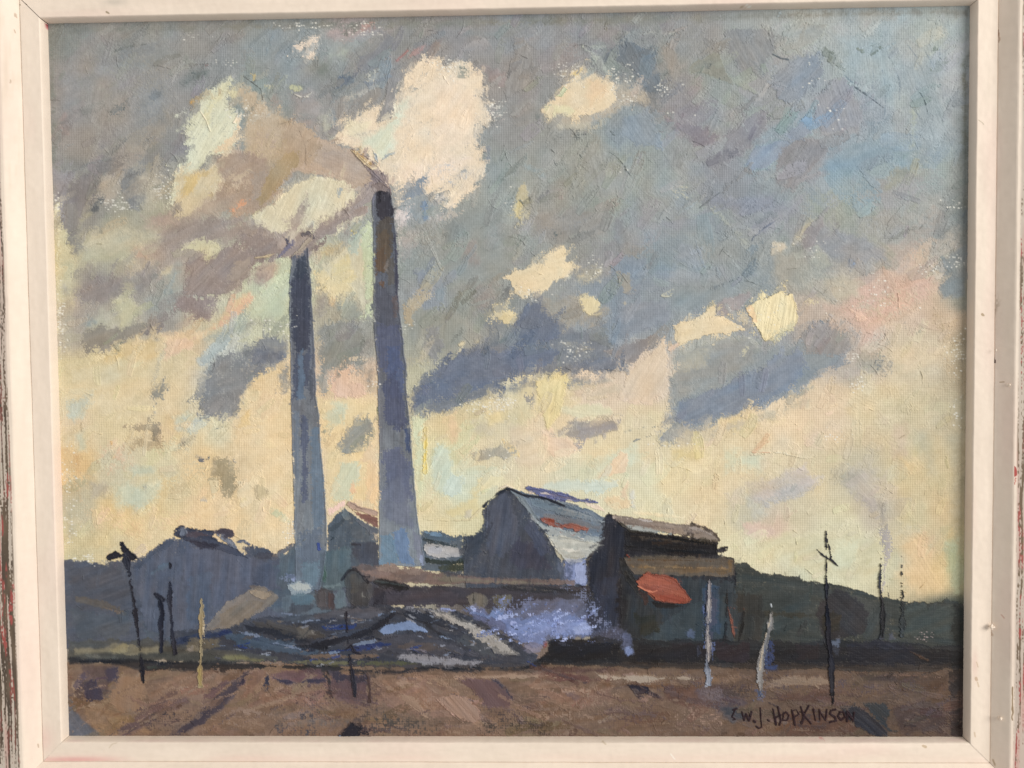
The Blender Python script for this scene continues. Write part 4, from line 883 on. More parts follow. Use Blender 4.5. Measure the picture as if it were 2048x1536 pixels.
# left middle, cream and mauve
P('dccfac',[120,720,240,700,330,700,400,690,400,780,340,840,240,850,130,830],r=2.4,f=34,cov=.8,a=.8); P('bfc6b6',[130,800,185,785,190,815,150,850,128,840],r=1.8,f=18,cov=.9); P('b9c3bc',[355,840,400,825,420,850,385,875,345,860],r=1.6,f=14,a=.9)
P('cdd2c0',[372,850,398,856,376,874],r=1,f=6); P('ad9f83',[252,848,300,843,303,866,275,870],r=1.3,f=7,ang=86); P('b5a88a',[255,870,320,866,326,898,300,906,258,896],r=1.6,f=12,cov=.8,ang=86); P('8e8470',[304,862,318,868,318,888,306,884],r=1.1,f=5,ang=86); P('979080',[352,890,392,872,386,884,368,898,352,914],r=1.1,f=6,ang=80)
P('a59a7e',[425,914,472,912,474,950,470,1000,440,1002,438,962],r=1.2,f=8,ang=86,a=.9); P('77787c',[396,914,412,912,410,930,398,926],r=1,f=6); P('77787a',[455,918,472,916,468,928,456,928],r=1,f=6); P('b8ab8a',[508,966,540,972,540,986,526,1000,506,1006],r=1,f=6,ang=85,a=.8)
P('93948c',[298,774,330,756,344,770,330,790,316,804,308,830,304,800],r=1.4,f=8,ang=50,a=.9); P('ddb99f',[440,640,500,585,512,592,495,622,440,660,415,665],r=1.2,f=10,ang=40,a=.7); P('c3cab1',[485,625,540,605,578,560,580,640,540,655,500,640],r=1.8,f=18,a=.7)
P('a09a8c',[480,640,545,625,560,650,520,662,490,668],r=1.8,f=24,cov=.6); P('b4bcb8',[400,718,430,690,455,670,468,676,450,698,418,726,402,736],r=1,f=4,ang=40,th=1.1)
P('958d88',[150,580,235,552,255,560,240,590,210,604,160,608],r=1.5,f=14,ang=25,cov=.9); P('c9c3a3',[225,600,262,590,284,612,272,650,236,660],r=1.5,f=14,cov=.9); P('968f83',[160,660,205,645,255,655,305,640,312,655,262,680,235,690,210,712,168,712,160,690],r=1.3,f=8,ang=22,a=.9); P('8a8380',[262,672,300,650,328,640,336,655,318,668,282,672],r=1.1,f=5,ang=25,a=.9)
L('d3d3c6',[301,565,304,590],4,r=.5,f=2); P('8f9a9a',[318,580,345,560,360,590,345,625,325,610],r=1.6,f=14,cov=.8)
# ragged halos round the middle clouds
P('a19b8f',[1030,575,1080,590,1160,580,1220,600,1230,650,1180,668,1100,650,1050,630],r=2,f=20,cov=.62,th=.3); P('c9bea2',[1140,535,1195,530,1218,550,1205,570,1160,578,1140,560],r=1.8,f=18,cov=.62); P('948e8a',[935,570,990,555,1005,600,970,640,935,610],r=2,f=22,cov=.6)
P('e6d5b2',[1003,552,1030,542,1066,530,1085,515,1101,498,1112,489,1131,491,1134,510,1132,522,1150,522,1164,532,1163,538,1147,545,1137,552,1125,560,1109,562,1100,575,1082,590,1060,597,1046,599,1030,590,1027,575,1018,562],r=.9,f=3,ang=15,id=CLOUD+3,th=1.2,a=.9); P('b9b9a8',[1130,545,1150,540,1150,560,1132,566],r=1,f=7); P('dfd2ab',[1150,594,1165,589,1190,591,1203,598,1204,612,1196,625,1186,633,1175,638,1160,620],r=1,f=5,ang=70,id=CLOUD+4,th=1.1,a=.9)
P('dccfa9',[975,608,1000,602,1030,622,1040,640,1020,652,1002,640,985,625],r=1.3,f=7,id=CLOUD+5,th=1); P('6f7787',[1045,610,1070,598,1110,635,1128,680,1060,698,1022,668,1030,640],r=1.6,f=10,ang=60,a=.8); P('6c768a',[862,742,915,702,1000,698,1100,692,1130,708,1080,745,1000,762,940,792,880,806,830,826,822,790],r=1.5,f=9,ang=15,a=.75); P('7b808a',[1140,725,1210,712,1250,722,1245,742,1150,750],r=1.3,f=8,ang=10,a=.8)
P('dcd0ab',[1000,785,1060,762,1078,770,1076,840,1050,870,1010,860],r=1.8,f=18,cov=.85,ang=75); P('e6d5a4',[1072,762,1100,748,1138,748,1144,760,1130,800,1112,845,1092,870,1080,820],r=1.2,f=6,ang=80,th=1.2,a=.8); P('a39f97',[1040,780,1062,788,1085,835,1075,838,1050,800],r=1,f=7,cov=.7)
P('dcc9b0',[1230,800,1246,763,1257,741,1276,716,1303,697,1328,672,1334,700,1342,712,1338,740,1340,790,1300,808],r=1.2,f=7,ang=60,id=CLOUD+6,a=.8); P('918d8c',[1205,702,1250,690,1300,668,1325,666,1322,690,1290,712,1262,730,1230,716],r=1,f=5,ang=25,a=.85)
P('b1aea0',[1345,690,1420,690,1425,740,1350,750],r=1.6,f=16,cov=.7); P('c3bfa9',[1480,690,1500,690,1495,720,1482,715],r=1,f=7,cov=.8); P('a3a49a',[1580,500,1650,500,1700,560,1640,600,1590,590],r=2,f=30,cov=.6); P('cbb9a4',[1640,600,1760,575,1880,570,1880,620,1780,660,1700,650],r=2,f=36,cov=.5)
_w = np.clip((V-700)/90, 0, 1)*np.clip((900-U)/220, 0, 1)*np.clip((C.mean(-1)-.5)/.2, 0, 1)*(ID == SKY)
C[..., 0] += .030*_w; C[..., 1] += .014*_w; C[..., 2] += .010*_w
dabs(420,100,30,1940,700,24,72,.34,(18,75),seed=61,var=10,jit=7,th=1.3,keep=[SKY],amax=.85,brk=.3)
dabs(340,100,640,1930,1150,20,56,.36,(0,100),seed=62,var=9,jit=6,th=1.3,keep=[SKY],amax=.8,brk=.3)
dabs(140,340,60,1300,660,16,46,.36,(30,80),seed=63,var=8,jit=4,th=1.3,keep=[PLUME,PUFF,CLOUD+1,CLOUD+2,CLOUD+9,CLOUD+10],amax=.7,brk=.3)
_r2 = np.random.default_rng(77)
for k_ in range(230):
    x_ = _r2.uniform(110, 1930); y_ = _r2.uniform(50, 700)
    i_ = int(np.clip((y_-30)*NY/1445, 0, NY-1)); j_ = int(np.clip((x_-116)*NX/1815, 0, NX-1))
    if ID[i_, j_] != SKY: continue
    a_ = math.radians(_r2.uniform(15, 75)*(1 if x_ < 1350 or _r2.random() < .5 else -1)); l_ = _r2.uniform(20, 70); w_ = _r2.uniform(8, 26)
    c_ = C[i_, j_]*(1+_r2.normal(0, .055))+np.array([.008, 0, -.008])*_r2.normal(0, 1)
    L(c_,[x_-math.cos(a_)*l_/2,y_+math.sin(a_)*l_/2,x_,y_+_r2.uniform(-3,3),x_+math.cos(a_)*l_/2,y_-math.sin(a_)*l_/2],[w_*.5,w_,w_*.6],r=.8,f=_r2.uniform(2,9),cov=.95,th=1.2,var=12,a=.7)
SKYF = [SKY, PLUME, PUFF]+[CLOUD+k for k in range(12)]
edge_dabs(1500,100,30,1940,1140,14,44,41,ang=(15,85),ids=SKYF)
edge_dabs(1500,100,30,1940,1140,7,20,42,ang=(0,180),ids=SKYF)
edge_dabs(500,300,100,1000,640,8,26,43,ang=(10,100),ids=SKYF,amax=1)
P('efdfb4',[1488,615,1518,596,1542,590,1566,580,1571,593,1584,588,1594,606,1598,630,1597,645,1585,657,1570,662,1550,674,1530,686,1522,676,1518,660,1504,640],r=.6,f=3,ang=80,id=CLOUD+8,th=1.6,var=12); P('efcfa4',[1488,615,1504,605,1514,628,1516,650,1503,640],r=.6,f=3,a=.8); P('d3c9a6',[1530,660,1590,640,1600,650,1570,678,1538,690],r=1.2,f=9,cov=.8)
P('e5d3b0',[1347,652,1362,644,1383,641,1396,630,1412,618,1428,607,1433,616,1430,632,1448,632,1470,645,1491,659,1451,667,1420,669,1383,681,1361,692,1350,680],r=.8,f=3,ang=14,id=CLOUD+7,th=1.3,a=.9); P('c6bba4',[1470,622,1490,612,1500,640,1488,652,1470,640],r=1,f=7,cov=.8); P('dcc8ae',[1240,800,1262,748,1300,700,1330,668,1336,690,1345,700,1338,745,1310,790],r=1.2,f=9,ang=60,a=.6)
# overall: the weave and the under-layer grin through thin paint
_m = np.clip((tex(U/120, V/120, 301)-.3)*2.2, 0, 1)*(1-.6*np.clip(TK, 0, 1))
C += ((SPK-.5)*.050*_m+(N2*.022+N3*.030+N4*.018))[..., None]
C[..., 0] += (tex(U/34, V/34, 303)-.5)*.028; C[..., 2] -= (tex(U/34, V/34, 303)-.5)*.028
C += ((tex(U/17, V/17, 304)-.5)*.030)[..., None]
ridges(110,100,30,1940,760,31,(14,60)); ridges(60,120,760,1930,1080,32,(10,40))
# ------------------------------------------------------------------ hills, buildings, stacks, heaps, ground
# ground brown field
def forms():
    P('7a6554',[95,1325,1960,1325,1960,1500,95,1500],r=1,f=4,id=GROUND,ang=10)
    # left hill and dark ground behind the poles
    P('5c6676',[120,1122,138,1118,150,1122,170,1118,190,1124,212,1126,235,1122,262,1122,280,1112,300,1105,420,1100,560,1110,760,1120,760,1250,560,1250,300,1300,120,1300],r=1.2,f=5,id=HILL1,ang=15,th=.9)
    P('5a606b',[130,1128,250,1128,270,1180,240,1230,140,1230],r=2,f=24,ang=20)
    P('6b675f',[145,1188,180,1195,215,1205,245,1218,250,1228,220,1222,185,1215,150,1205],r=1,f=7,ang=-18)
    P('7a6f62',[200,1212,235,1218,252,1228,230,1232],r=1,f=7)
    P('59646f',[140,1215,260,1225,270,1280,140,1285],r=2,f=20)
    P('5a6a7a',[275,1240,360,1230,360,1275,290,1280],r=2,f=16)
    # shed at left: big gabled roof silhouette
    P('5f6b80',[262,1130,290,1108,322,1086,350,1074,395,1072,440,1085,480,1112,545,1115,590,1100,600,1250,560,1260,400,1260,330,1275,290,1260],r=1,f=5,id=SHED,ang=85,th=.8)
    P('616c82',[365,1090,470,1095,560,1130,565,1200,480,1210,400,1215,365,1170],r=1.6,f=10,ang=85)
    P('596a82',[375,1150,420,1140,430,1230,400,1250,375,1240],r=1.6,f=10,ang=85)
    P('5f6b80',[350,1110,372,1110,365,1230,350,1230],r=1.4,f=8,ang=88)
    P('637a90',[300,1140,340,1125,335,1135,300,1155],r=.9,f=4,ang=25)
    P('5d707f',[540,1130,590,1120,595,1200,560,1190],r=1.3,f=8,ang=80)
    P('4f5a6c',[262,1136,290,1112,325,1086,355,1076,345,1090,310,1112,280,1140],r=.9,f=4,ang=32,th=1,id=SHED)
    P('434b5e',[348,1062,356,1054,364,1052,372,1056,430,1060,425,1072,440,1085,470,1092,500,1118,470,1108,430,1096,395,1086,372,1082,350,1076],r=.8,f=2,ang=-18,th=1.2,id=SHED)
    P('3b3a47',[368,1080,405,1080,440,1090,425,1100,395,1095],r=.8,f=4,ang=-18)
    P('5d5762',[368,1064,400,1062,425,1072,400,1076,372,1074],r=.9,f=4)
    P('7f8ea2',[362,1056,368,1055,376,1068,364,1074,358,1074],r=.5,f=2,th=1.2)
    P('8592a4',[430,1066,440,1064,462,1078,474,1092,478,1100,462,1094,445,1080],r=.6,f=2,ang=-40,th=1.3,id=SHED)
    P('4b4a58',[430,1058,445,1056,465,1062,470,1070,460,1078,440,1070,428,1064],r=.8,f=2,id=SHED)
    L('6a7588',[476,1084,488,1082,498,1090],5,r=.7,f=2,id=SHED)
    P('5b6678',[480,1095,505,1092,535,1098,545,1106,525,1118,495,1115],r=1,f=4,id=SHED)
    P('454b5a',[505,1112,520,1104,548,1106,560,1100,550,1118,520,1122],r=1,f=4,id=SHED)
    P('6b6f78',[545,1108,570,1092,600,1078,615,1075,600,1090,575,1108,550,1122,540,1120],r=.8,f=4,ang=30)
    L('6e655c',[545,1112,575,1092,600,1078],3,r=.5,f=3,id=SHED)
    P('5f7382',[555,1110,600,1085,640,1080,640,1180,590,1180,560,1150],r=1.2,f=5,ang=80,id=SHED)
    P('556074',[500,1130,540,1125,560,1140,545,1180,505,1175],r=1.3,f=8,ang=85)
    P('6c7fa0',[570,1146,592,1148,592,1158,572,1158],r=.8,f=4)
    P('5b6e7f',[545,1175,640,1170,640,1225,560,1230,530,1210],r=1.4,f=7,ang=5,id=SHED)
    # house behind
    P('5d6b78',[655,1052,672,1030,690,1014,700,1022,730,1045,757,1058,760,1180,650,1180],r=.8,f=3,id=HOUSE,ang=85,th=.8)
    P('7b8a90',[682,1022,690,1014,698,1022,705,1040,685,1045],r=.8,f=4,id=HOUSE)
    P('47545f',[655,1060,675,1045,695,1030,690,1048,668,1062,656,1064],r=.6,f=3,ang=35)
    P('5e6973',[695,1040,720,1050,735,1080,700,1080],r=1.2,f=6)
    P('4d525f',[705,1080,757,1085,758,1135,725,1128,705,1115],r=1.2,f=6,ang=80)
    P('36363f',[700,1085,725,1086,722,1092,702,1092],r=.6,f=3)
    P('c1b0a4',[692,1010,700,1004,757,1024,757,1034,720,1024,700,1018],r=.6,f=2,ang=-18,th=1.3,id=HOUSE)
    P('8d6b62',[700,1018,730,1028,757,1036,757,1056,735,1046,712,1032],r=.8,f=3,ang=-22,th=1,id=HOUSE)
    P('6f7680',[702,1036,722,1042,757,1060,757,1074,740,1066],r=.8,f=4,ang=-25)
    P('cfc6b4',[747,1066,757,1068,757,1085,750,1078],r=.6,f=2)
    P('5f7782',[637,1100,700,1090,705,1180,640,1190],r=1.3,f=8,ang=85,id=HOUSE)
    L('33424a',[648,1064,660,1092],3,r=.4,f=2,a=.7); L('3a4855',[652,1090,668,1075],3,r=.5,f=2)
    P('3b5450',[632,1098,650,1098,652,1160,640,1165,634,1130],r=.8,f=4,ang=88)
    P('55756f',[646,1105,652,1105,652,1165,646,1165],r=.6,f=3,ang=88)
    # gap between tall stack and barn
    P('5c6670',[840,1060,880,1062,925,1072,930,1120,880,1145,842,1140],r=1,f=4,id=GAP)
    P('51616f',[845,1066,890,1068,920,1078,900,1088,850,1078],r=.8,f=4,ang=-8)
    P('2f3638',[846,1075,880,1082,915,1090,910,1098,870,1092,846,1084],r=.9,f=4,ang=-8)
    P('7b93a8',[846,1062,880,1066,900,1078,860,1072],r=.8,f=4)
    P('c9c4c0',[846,1086,880,1090,905,1092,930,1102,925,1112,900,1118,875,1116,852,1108,846,1100],r=.7,f=3,ang=-6,th=1.4)
    P('b4b6bd',[855,1092,885,1096,880,1108,856,1104],r=.8,f=4)
    P('262c26',[848,1114,870,1120,910,1120,930,1112,935,1126,905,1132,875,1132,850,1124],r=.8,f=3,ang=-3)
    P('3c4036',[870,1128,925,1124,930,1145,880,1148],r=1.2,f=6,ang=80)
    # barn (large gabled building)
    P('464b56',[1016,978,1004,984,990,992,977,1001,976,1014,966,1020,966,1036,970,1055,950,1068,925,1072,935,1085,930,1110,925,1150,930,1180,1170,1180,1165,1170,1130,1150,1122,1120,1090,1060,1060,1020,1035,990],r=.8,f=2,ang=80,th=.9,id=BARN)
    P('3b424d',[925,1076,970,1052,975,1080,960,1110,935,1128,915,1110],r=1.4,f=9,ang=35,id=BARN)
    P('525765',[985,1000,1012,985,1030,1010,1040,1080,1010,1120,975,1110,972,1040],r=1.6,f=12,ang=80)
    P('45434f',[1030,1080,1070,1085,1110,1140,1040,1145,1010,1110],r=1.8,f=14,ang=70)
    P('4c5060',[1060,1030,1085,1065,1110,1110,1080,1110,1050,1060],r=1.5,f=10,ang=-60)
    L('5d6270',[975,1000,972,1080],2,r=.4,f=1,a=.6); L('6b6f78',[988,1060,986,1084],1.5,r=.2,a=.6)
    L('2b2f38',[968,1012,978,1001,1000,984,1014,978],4,r=.7,id=BARN)
    # barn roof
    P('6d7a88',[1014,977,1030,978,1090,995,1150,1010,1190,1022,1215,1040,1210,1075,1205,1090,1190,1110,1165,1120,1140,1130,1118,1105,1088,1062,1060,1030,1040,1000],r=.8,f=2,ang=-16,th=.9,id=BARN)
    P('7f8a90',[1018,980,1040,985,1060,1010,1075,1030,1085,1055,1070,1045,1050,1018,1030,995],r=.7,f=3,ang=-55,th=1.1)
    P('a9aeb0',[1052,1020,1066,1030,1078,1045,1062,1040],r=.5,f=3)
    P('6a7780',[1062,1000,1100,1000,1140,1018,1180,1030,1190,1045,1140,1035,1085,1022,1062,1010],r=1,f=4,ang=-12,th=1)
    P('878c90',[1120,1010,1180,1022,1210,1045,1195,1055,1150,1040,1120,1028],r=1.4,f=12,cov=.75)
    P('737376',[1075,1024,1120,1028,1180,1042,1205,1052,1200,1065,1150,1055,1090,1042],r=1,f=5,ang=-10)
    L('56606a',[1075,1022,1100,1022,1120,1030,1180,1040,1205,1045],3,r=.7,f=2,cov=.8)
    P('9c5240',[1078,1034,1090,1034,1112,1040,1130,1052,1122,1058,1100,1052,1082,1044],r=.5,f=2,ang=-15,th=1.3)
    P('a35a46',[1125,1048,1140,1044,1160,1050,1178,1056,1176,1062,1150,1062,1128,1056],r=.6,f=2,ang=-6,th=1.3)
    P('6f7c80',[1110,1040,1122,1042,1120,1055,1108,1050],r=.5,f=2)
    L('8a6555',[1180,1050,1195,1062,1200,1066],4,r=.6,f=2)
    L('4d4a48',[1074,1036,1090,1050,1120,1058,1160,1066,1195,1068],2,r=.5,f=1)
    P('a9aeab',[1072,1042,1095,1052,1125,1060,1170,1068,1200,1072,1205,1085,1180,1088,1140,1078,1100,1072,1085,1062],r=.7,f=3,ang=-8,th=1)
    P('c9c6b7',[1088,1066,1120,1070,1160,1080,1205,1082,1208,1090,1185,1110,1165,1116,1150,1122,1130,1120,1118,1108,1100,1088],r=.8,f=3,ang=-10,th=1.2)
    P('b9b9ae',[1110,1085,1150,1088,1160,1100,1130,1108],r=1,f=7)
    L('e6e0d6',[1155,1074,1166,1078],3,r=.3,th=1.2)
    P('42444a',[1176,1094,1194,1086,1196,1092,1180,1098],r=.6,f=2)
    # broken violet-blue ridge boards
    P('6f7394',[1050,978,1058,972,1090,978,1130,988,1165,996,1190,1002,1196,1006,1180,1008,1150,1004,1100,994,1060,984],r=.7,f=1,ang=-14,th=1.1,id=BARN)
    P('7a7286',[1095,984,1130,992,1175,1000,1190,1004,1150,1000,1100,992],r=.5,f=2)
    P('565a78',[1052,974,1066,974,1068,984,1056,984],r=.6,f=2)
    P('e6d6c0',[1080,986,1092,984,1100,992,1092,996,1084,992],r=.5,f=1); P('e2cfc0',[1134,998,1146,1000,1144,1003,1134,1001],r=.4)
    P('e8d8c4',[1160,1000,1185,1006,1205,1012,1212,1026,1190,1020,1170,1008],r=.7,f=3)
    P('dcc9b4',[1056,982,1064,982,1066,988,1058,988],r=.4)
    P('7b7f88',[1098,998,1120,1002,1150,1008,1165,1012,1150,1012,1110,1006],r=.7,f=2)
    L('2c2c34',[1014,977,1024,979,1045,990,1060,994,1078,996,1100,1000,1128,1012],[5,4,3,4,2,3,4],r=.4,id=BARN)
    L('e9dcc6',[1000,976,1014,972,1024,976],3,r=.5,f=1)
    # blue light between barn and dark works
    P('8b96b8',[1130,1120,1150,1118,1172,1120,1180,1145,1178,1170,1130,1172,1126,1150],r=.8,f=3,ang=80,id=STEAM,th=1)
    P('a9b3d0',[1150,1130,1170,1125,1176,1150,1172,1168,1150,1168],r=.9,f=4,ang=80)
    P('c0c3c4',[1130,1118,1160,1112,1165,1122,1140,1128],r=.8,f=4)
    P('5e6474',[1112,1125,1130,1122,1134,1168,1118,1170],r=1.2,f=6,ang=80)
    P('5c657c',[1130,1128,1148,1122,1145,1165,1130,1168],r=1.2,f=8,cov=.7)
    # right hill
    P('3f4a4f',[1440,1110,1470,1122,1480,1127,1490,1124,1505,1135,1520,1145,1560,1149,1600,1152,1615,1160,1640,1166,1680,1170,1720,1178,1750,1190,1780,1196,1805,1204,1830,1206,1855,1204,1880,1200,1895,1196,1915,1200,1932,1212,1935,1300,1240,1300,1240,1150],r=1,f=3,id=HILL2,ang=-8,th=.8)
    P('3f4c53',[1480,1165,1620,1180,1640,1240,1560,1270,1480,1260],r=2,f=18)
    P('3b3f3c',[1480,1215,1640,1225,1640,1240,1500,1232],r=1.4,f=10)
    P('434f57',[1640,1175,1740,1195,1790,1230,1770,1280,1650,1280],r=1.6,f=14,ang=60)
    P('30323c',[1640,1200,1670,1180,1690,1180,1720,1200,1740,1225,1735,1270,1690,1280,1650,1280,1625,1230],r=1.4,f=9,ang=-40)
    P('31312c',[1640,1232,1665,1222,1682,1230,1680,1262,1650,1266,1642,1250],r=1,f=6)
    P('455358',[1800,1212,1900,1206,1930,1220,1930,1280,1800,1275],r=2,f=16)
    P('2d3539',[1905,1200,1932,1215,1934,1340,1900,1340],r=1.6,f=14)  # right rail's shadow painted over the end of the hill
    # black works building
    P('27262b',[1218,1022,1224,1030,1240,1046,1256,1058,1300,1062,1380,1074,1438,1084,1436,1096,1457,1093,1456,1101,1436,1106,1440,1112,1470,1114,1472,1130,1475,1160,1470,1185,1380,1210,1260,1290,1180,1290,1176,1200,1172,1122,1180,1108,1196,1092,1204,1070,1207,1040],r=.8,f=2,id=BLACKB,ang=80,th=1)
    P('2c2d36',[1205,1045,1220,1035,1245,1055,1250,1110,1230,1170,1190,1200,1176,1170,1176,1118,1200,1092],r=1.2,f=6,ang=85)
    P('343744',[1180,1160,1240,1150,1240,1270,1185,1270],r=1.8,f=14,ang=85)
    P('33343d',[1212,1030,1222,1030,1226,1044,1210,1046],r=.7,f=2)
    P('958679',[1222,1031,1232,1030,1300,1038,1360,1047,1390,1048,1412,1054,1428,1064,1440,1080,1436,1084,1390,1076,1330,1066,1290,1062,1255,1058,1240,1048],r=.6,f=2,ang=-9,th=1.2,id=BLACKB)
    P('887a70',[1225,1034,1290,1040,1340,1050,1350,1062,1300,1058,1250,1046],r=.9,f=5,ang=-9)
    P('8d8076',[1360,1050,1395,1050,1420,1062,1430,1076,1390,1072,1360,1062],r=1,f=6)
    P('a3aaa8',[1248,1050,1280,1052,1330,1062,1345,1070,1300,1066,1262,1060],r=.6,f=3,ang=-10)
    P('4a4038',[1375,1052,1385,1042,1390,1050,1410,1054,1430,1066,1440,1080,1434,1076,1415,1062,1395,1054],r=.6,f=2)
    P('54493b',[1395,1075,1440,1080,1436,1086,1400,1084],r=.8,f=4)
    P('1b191b',[1250,1062,1300,1064,1380,1076,1436,1088,1437,1112,1380,1114,1300,1106,1252,1100],r=.8,f=3,ang=-6,th=.8)
    P('4c4033',[1262,1072,1300,1070,1380,1080,1430,1086,1426,1092,1370,1086,1300,1080],r=1,f=5,ang=-6)
    P('3a2d24',[1300,1082,1340,1080,1345,1088,1305,1092],r=1,f=5)
    L('2e2b24',[1240,1045,1262,1062,1300,1066,1350,1074,1395,1082,1436,1090],4,r=.6,f=2)
    # tan board
    P('6e6152',[1246,1114,1300,1112,1400,1114,1470,1116,1472,1130,1470,1152,1420,1156,1350,1152,1290,1148,1268,1150,1252,1132],r=.8,f=3,ang=-2,th=.9,id=BLACKB)
    P('6c5a45',[1255,1130,1340,1128,1440,1132,1460,1140,1440,1150,1340,1146,1280,1142],r=1.2,f=8,ang=-2)
    P('4f483e',[1250,1110,1320,1108,1400,1112,1470,1114,1465,1120,1380,1120,1300,1122,1250,1118],r=1.2,f=8,cov=.8)
    P('8a6433',[1455,1120,1466,1120,1466,1145,1456,1145],r=.9,f=5,a=.5)
    L('a04a35',[1254,1110,1258,1114],4,r=.5)
    P('2a2826',[1236,1112,1250,1118,1262,1140,1280,1165,1265,1165,1240,1140],r=.8,f=3)
    P('364047',[1290,1158,1350,1152,1470,1160,1480,1200,1470,1290,1280,1290,1260,1240],r=1.6,f=9,id=BLACKB,ang=85)
    P('323436',[1250,1180,1300,1200,1330,1240,1300,1280,1250,1280],r=1.8,f=12,ang=80)
    P('2d2d26',[1270,1230,1310,1230,1320,1265,1280,1270],r=1.6,f=12)
    # red patch
    P('8c5145',[1268,1162,1278,1155,1292,1150,1296,1145,1310,1149,1335,1150,1350,1158,1362,1170,1372,1182,1383,1198,1378,1206,1365,1207,1330,1205,1312,1200,1300,1186,1280,1174],r=.6,f=2,ang=-15,th=1.6,id=BLACKB)
    P('965f52',[1272,1166,1290,1155,1330,1158,1355,1168,1365,1182,1330,1178,1300,1178],r=.8,f=5,ang=-12,a=.8)
    P('7d473d',[1290,1180,1330,1180,1370,1195,1375,1204,1320,1198],r=.8,f=4,ang=-15)
    L('c77f66',[1276,1172,1290,1180,1305,1184,1313,1181],2.5,r=.3,th=1.5)
    P('413533',[1278,1180,1295,1186,1300,1205,1292,1214,1284,1200],r=.8,f=3)
    L('9e5540',[1298,1187,1308,1198],3,r=.4,f=1)
    P('231f1e',[1322,1208,1340,1206,1365,1212,1340,1217,1322,1215],r=.7,f=3)
    P('2a2826',[1250,1140,1268,1160,1285,1185,1290,1205,1278,1195,1262,1175,1248,1160],r=.8,f=3)
    L('415d80',[1410,1172,1460,1176],6,r=.9,f=5,a=.7); L('4a6286',[1412,1164,1422,1182],6,r=.8,f=5)
    P('3a4a5e',[1400,1175,1440,1170,1445,1270,1405,1272],r=1.4,f=10,ang=88)
    P('36393b',[1445,1180,1530,1185,1530,1285,1450,1285],r=1.6,f=10,ang=85)
    L('1e1d20',[1454,1175,1455,1215,1450,1270,1449,1280],[6,5,4,4],r=.8,f=2)
    L('1f1d1e',[1488,1225,1484,1255,1478,1282],[4,4,5],r=.8,f=3)
    L('8f4e3c',[1456,1215,1462,1240,1469,1276],[3,6,3],r=.4,f=2); L('8a4a3c',[1462,1216,1487,1218],3,r=.8,f=3,cov=.7)
    # long low shed
    P('8a776c',[700,1136,715,1130,730,1128,760,1132,800,1134,840,1142,900,1146,960,1152,1040,1156,1110,1158,1150,1160,1150,1170,1060,1170,960,1170,880,1170,800,1166,740,1164,715,1146],r=.8,f=3,ang=-3,th=.9,id=LOW)
    P('a1897c',[715,1140,760,1138,790,1148,760,1156,730,1150],r=.9,f=5,ang=-10)
    P('796c66',[780,1142,850,1146,850,1166,790,1164],r=1.2,f=8)
    P('857f6c',[860,1150,920,1154,990,1160,1040,1160,1100,1168,1040,1170,960,1166,880,1166],r=.9,f=5,ang=-2)
    P('474c55',[880,1140,1000,1146,1060,1150,1050,1158,960,1156,890,1150],r=1.3,f=7)
    P('494549',[700,1162,800,1166,860,1172,960,1172,1060,1168,1120,1172,1180,1172,1180,1218,1120,1222,1000,1220,900,1212,800,1212,700,1216],r=.9,f=3,ang=-2,th=.8,id=LOW)
    P('514c52',[770,1180,840,1178,920,1182,925,1215,860,1215,775,1212],r=1.4,f=8,ang=5)
    P('4a4a48',[690,1150,700,1140,712,1138,730,1152,738,1165,740,1200,735,1216,715,1216,696,1205,688,1180],r=.8,f=3,ang=85,id=LOW,th=1.1)
    P('5c5b56',[696,1150,712,1146,724,1160,722,1185,700,1190],r=1,f=6,ang=85)
    L('23232a',[684,1160,694,1146,702,1138,712,1138,724,1150,736,1164],[4,5,5,6,5,6],r=.6,f=1,id=LOW)
    P('5b5a58',[728,1172,740,1166,750,1172,748,1192,738,1200,728,1194],r=.8,f=4)
    P('38363d',[748,1165,770,1185,766,1210,752,1208,744,1190],r=.9,f=4)
    L('9a9a8c',[725,1180,724,1192,730,1194],2.5,r=.4,f=1)
    P('27282a',[742,1162,760,1158,790,1162,810,1170,835,1178,820,1182,790,1178,755,1172],r=.8,f=3,ang=-10,th=1.2)
    L('4d5550',[750,1162,790,1168,810,1172],2.5,r=.4,f=1)
    P('3a3a3c',[1000,1168,1080,1172,1180,1182,1180,1190,1080,1186,1000,1180],r=.9,f=4,ang=-4)
    L('6c665f',[1000,1170,1060,1178,1120,1184],3,r=.6,f=3,cov=.7)
    P('8a8473',[930,1192,945,1185,960,1184,976,1194,978,1208,960,1220,945,1218,935,1204],r=.7,f=3,ang=85,th=1)
    P('7f7c66',[982,1192,1025,1188,1026,1205,1018,1218,1005,1222,985,1206],r=.8,f=5,ang=85)
    P('5d5a4c',[985,1194,1005,1192,1005,1210,988,1208],r=.8,f=5,ang=85)
    L('4a4840',[947,1186,948,1206],3,r=.5,f=2)
    P('48464f',[1010,1212,1024,1202,1030,1215,1015,1225],r=.7,f=3)
    P('4a4a50',[1100,1180,1180,1185,1180,1230,1110,1225],r=1.6,f=10)
    # smoke in front, left of the low shed
    P('8f99a0',[572,1168,590,1162,610,1162,625,1172,626,1185,600,1192,580,1188],r=.8,f=3,th=1.1,id=LINK)
    P('b9bcb8',[575,1170,600,1162,618,1166,624,1180,606,1184,590,1178],r=.8,f=3,ang=15,id=LINK)
    P('6b7f8e',[560,1190,640,1180,680,1180,690,1235,600,1235,560,1225],r=1.5,f=8,ang=85,id=SHED)
    P('4b4a50',[626,1180,640,1172,668,1180,672,1222,640,1222,628,1205],r=.9,f=4,ang=88)
    P('5f5b5c',[632,1184,650,1178,655,1215,636,1215],r=.8,f=4,ang=88)
    P('3e3c44',[585,1205,620,1200,640,1215,600,1232,570,1230],r=1.4,f=8,a=.6)
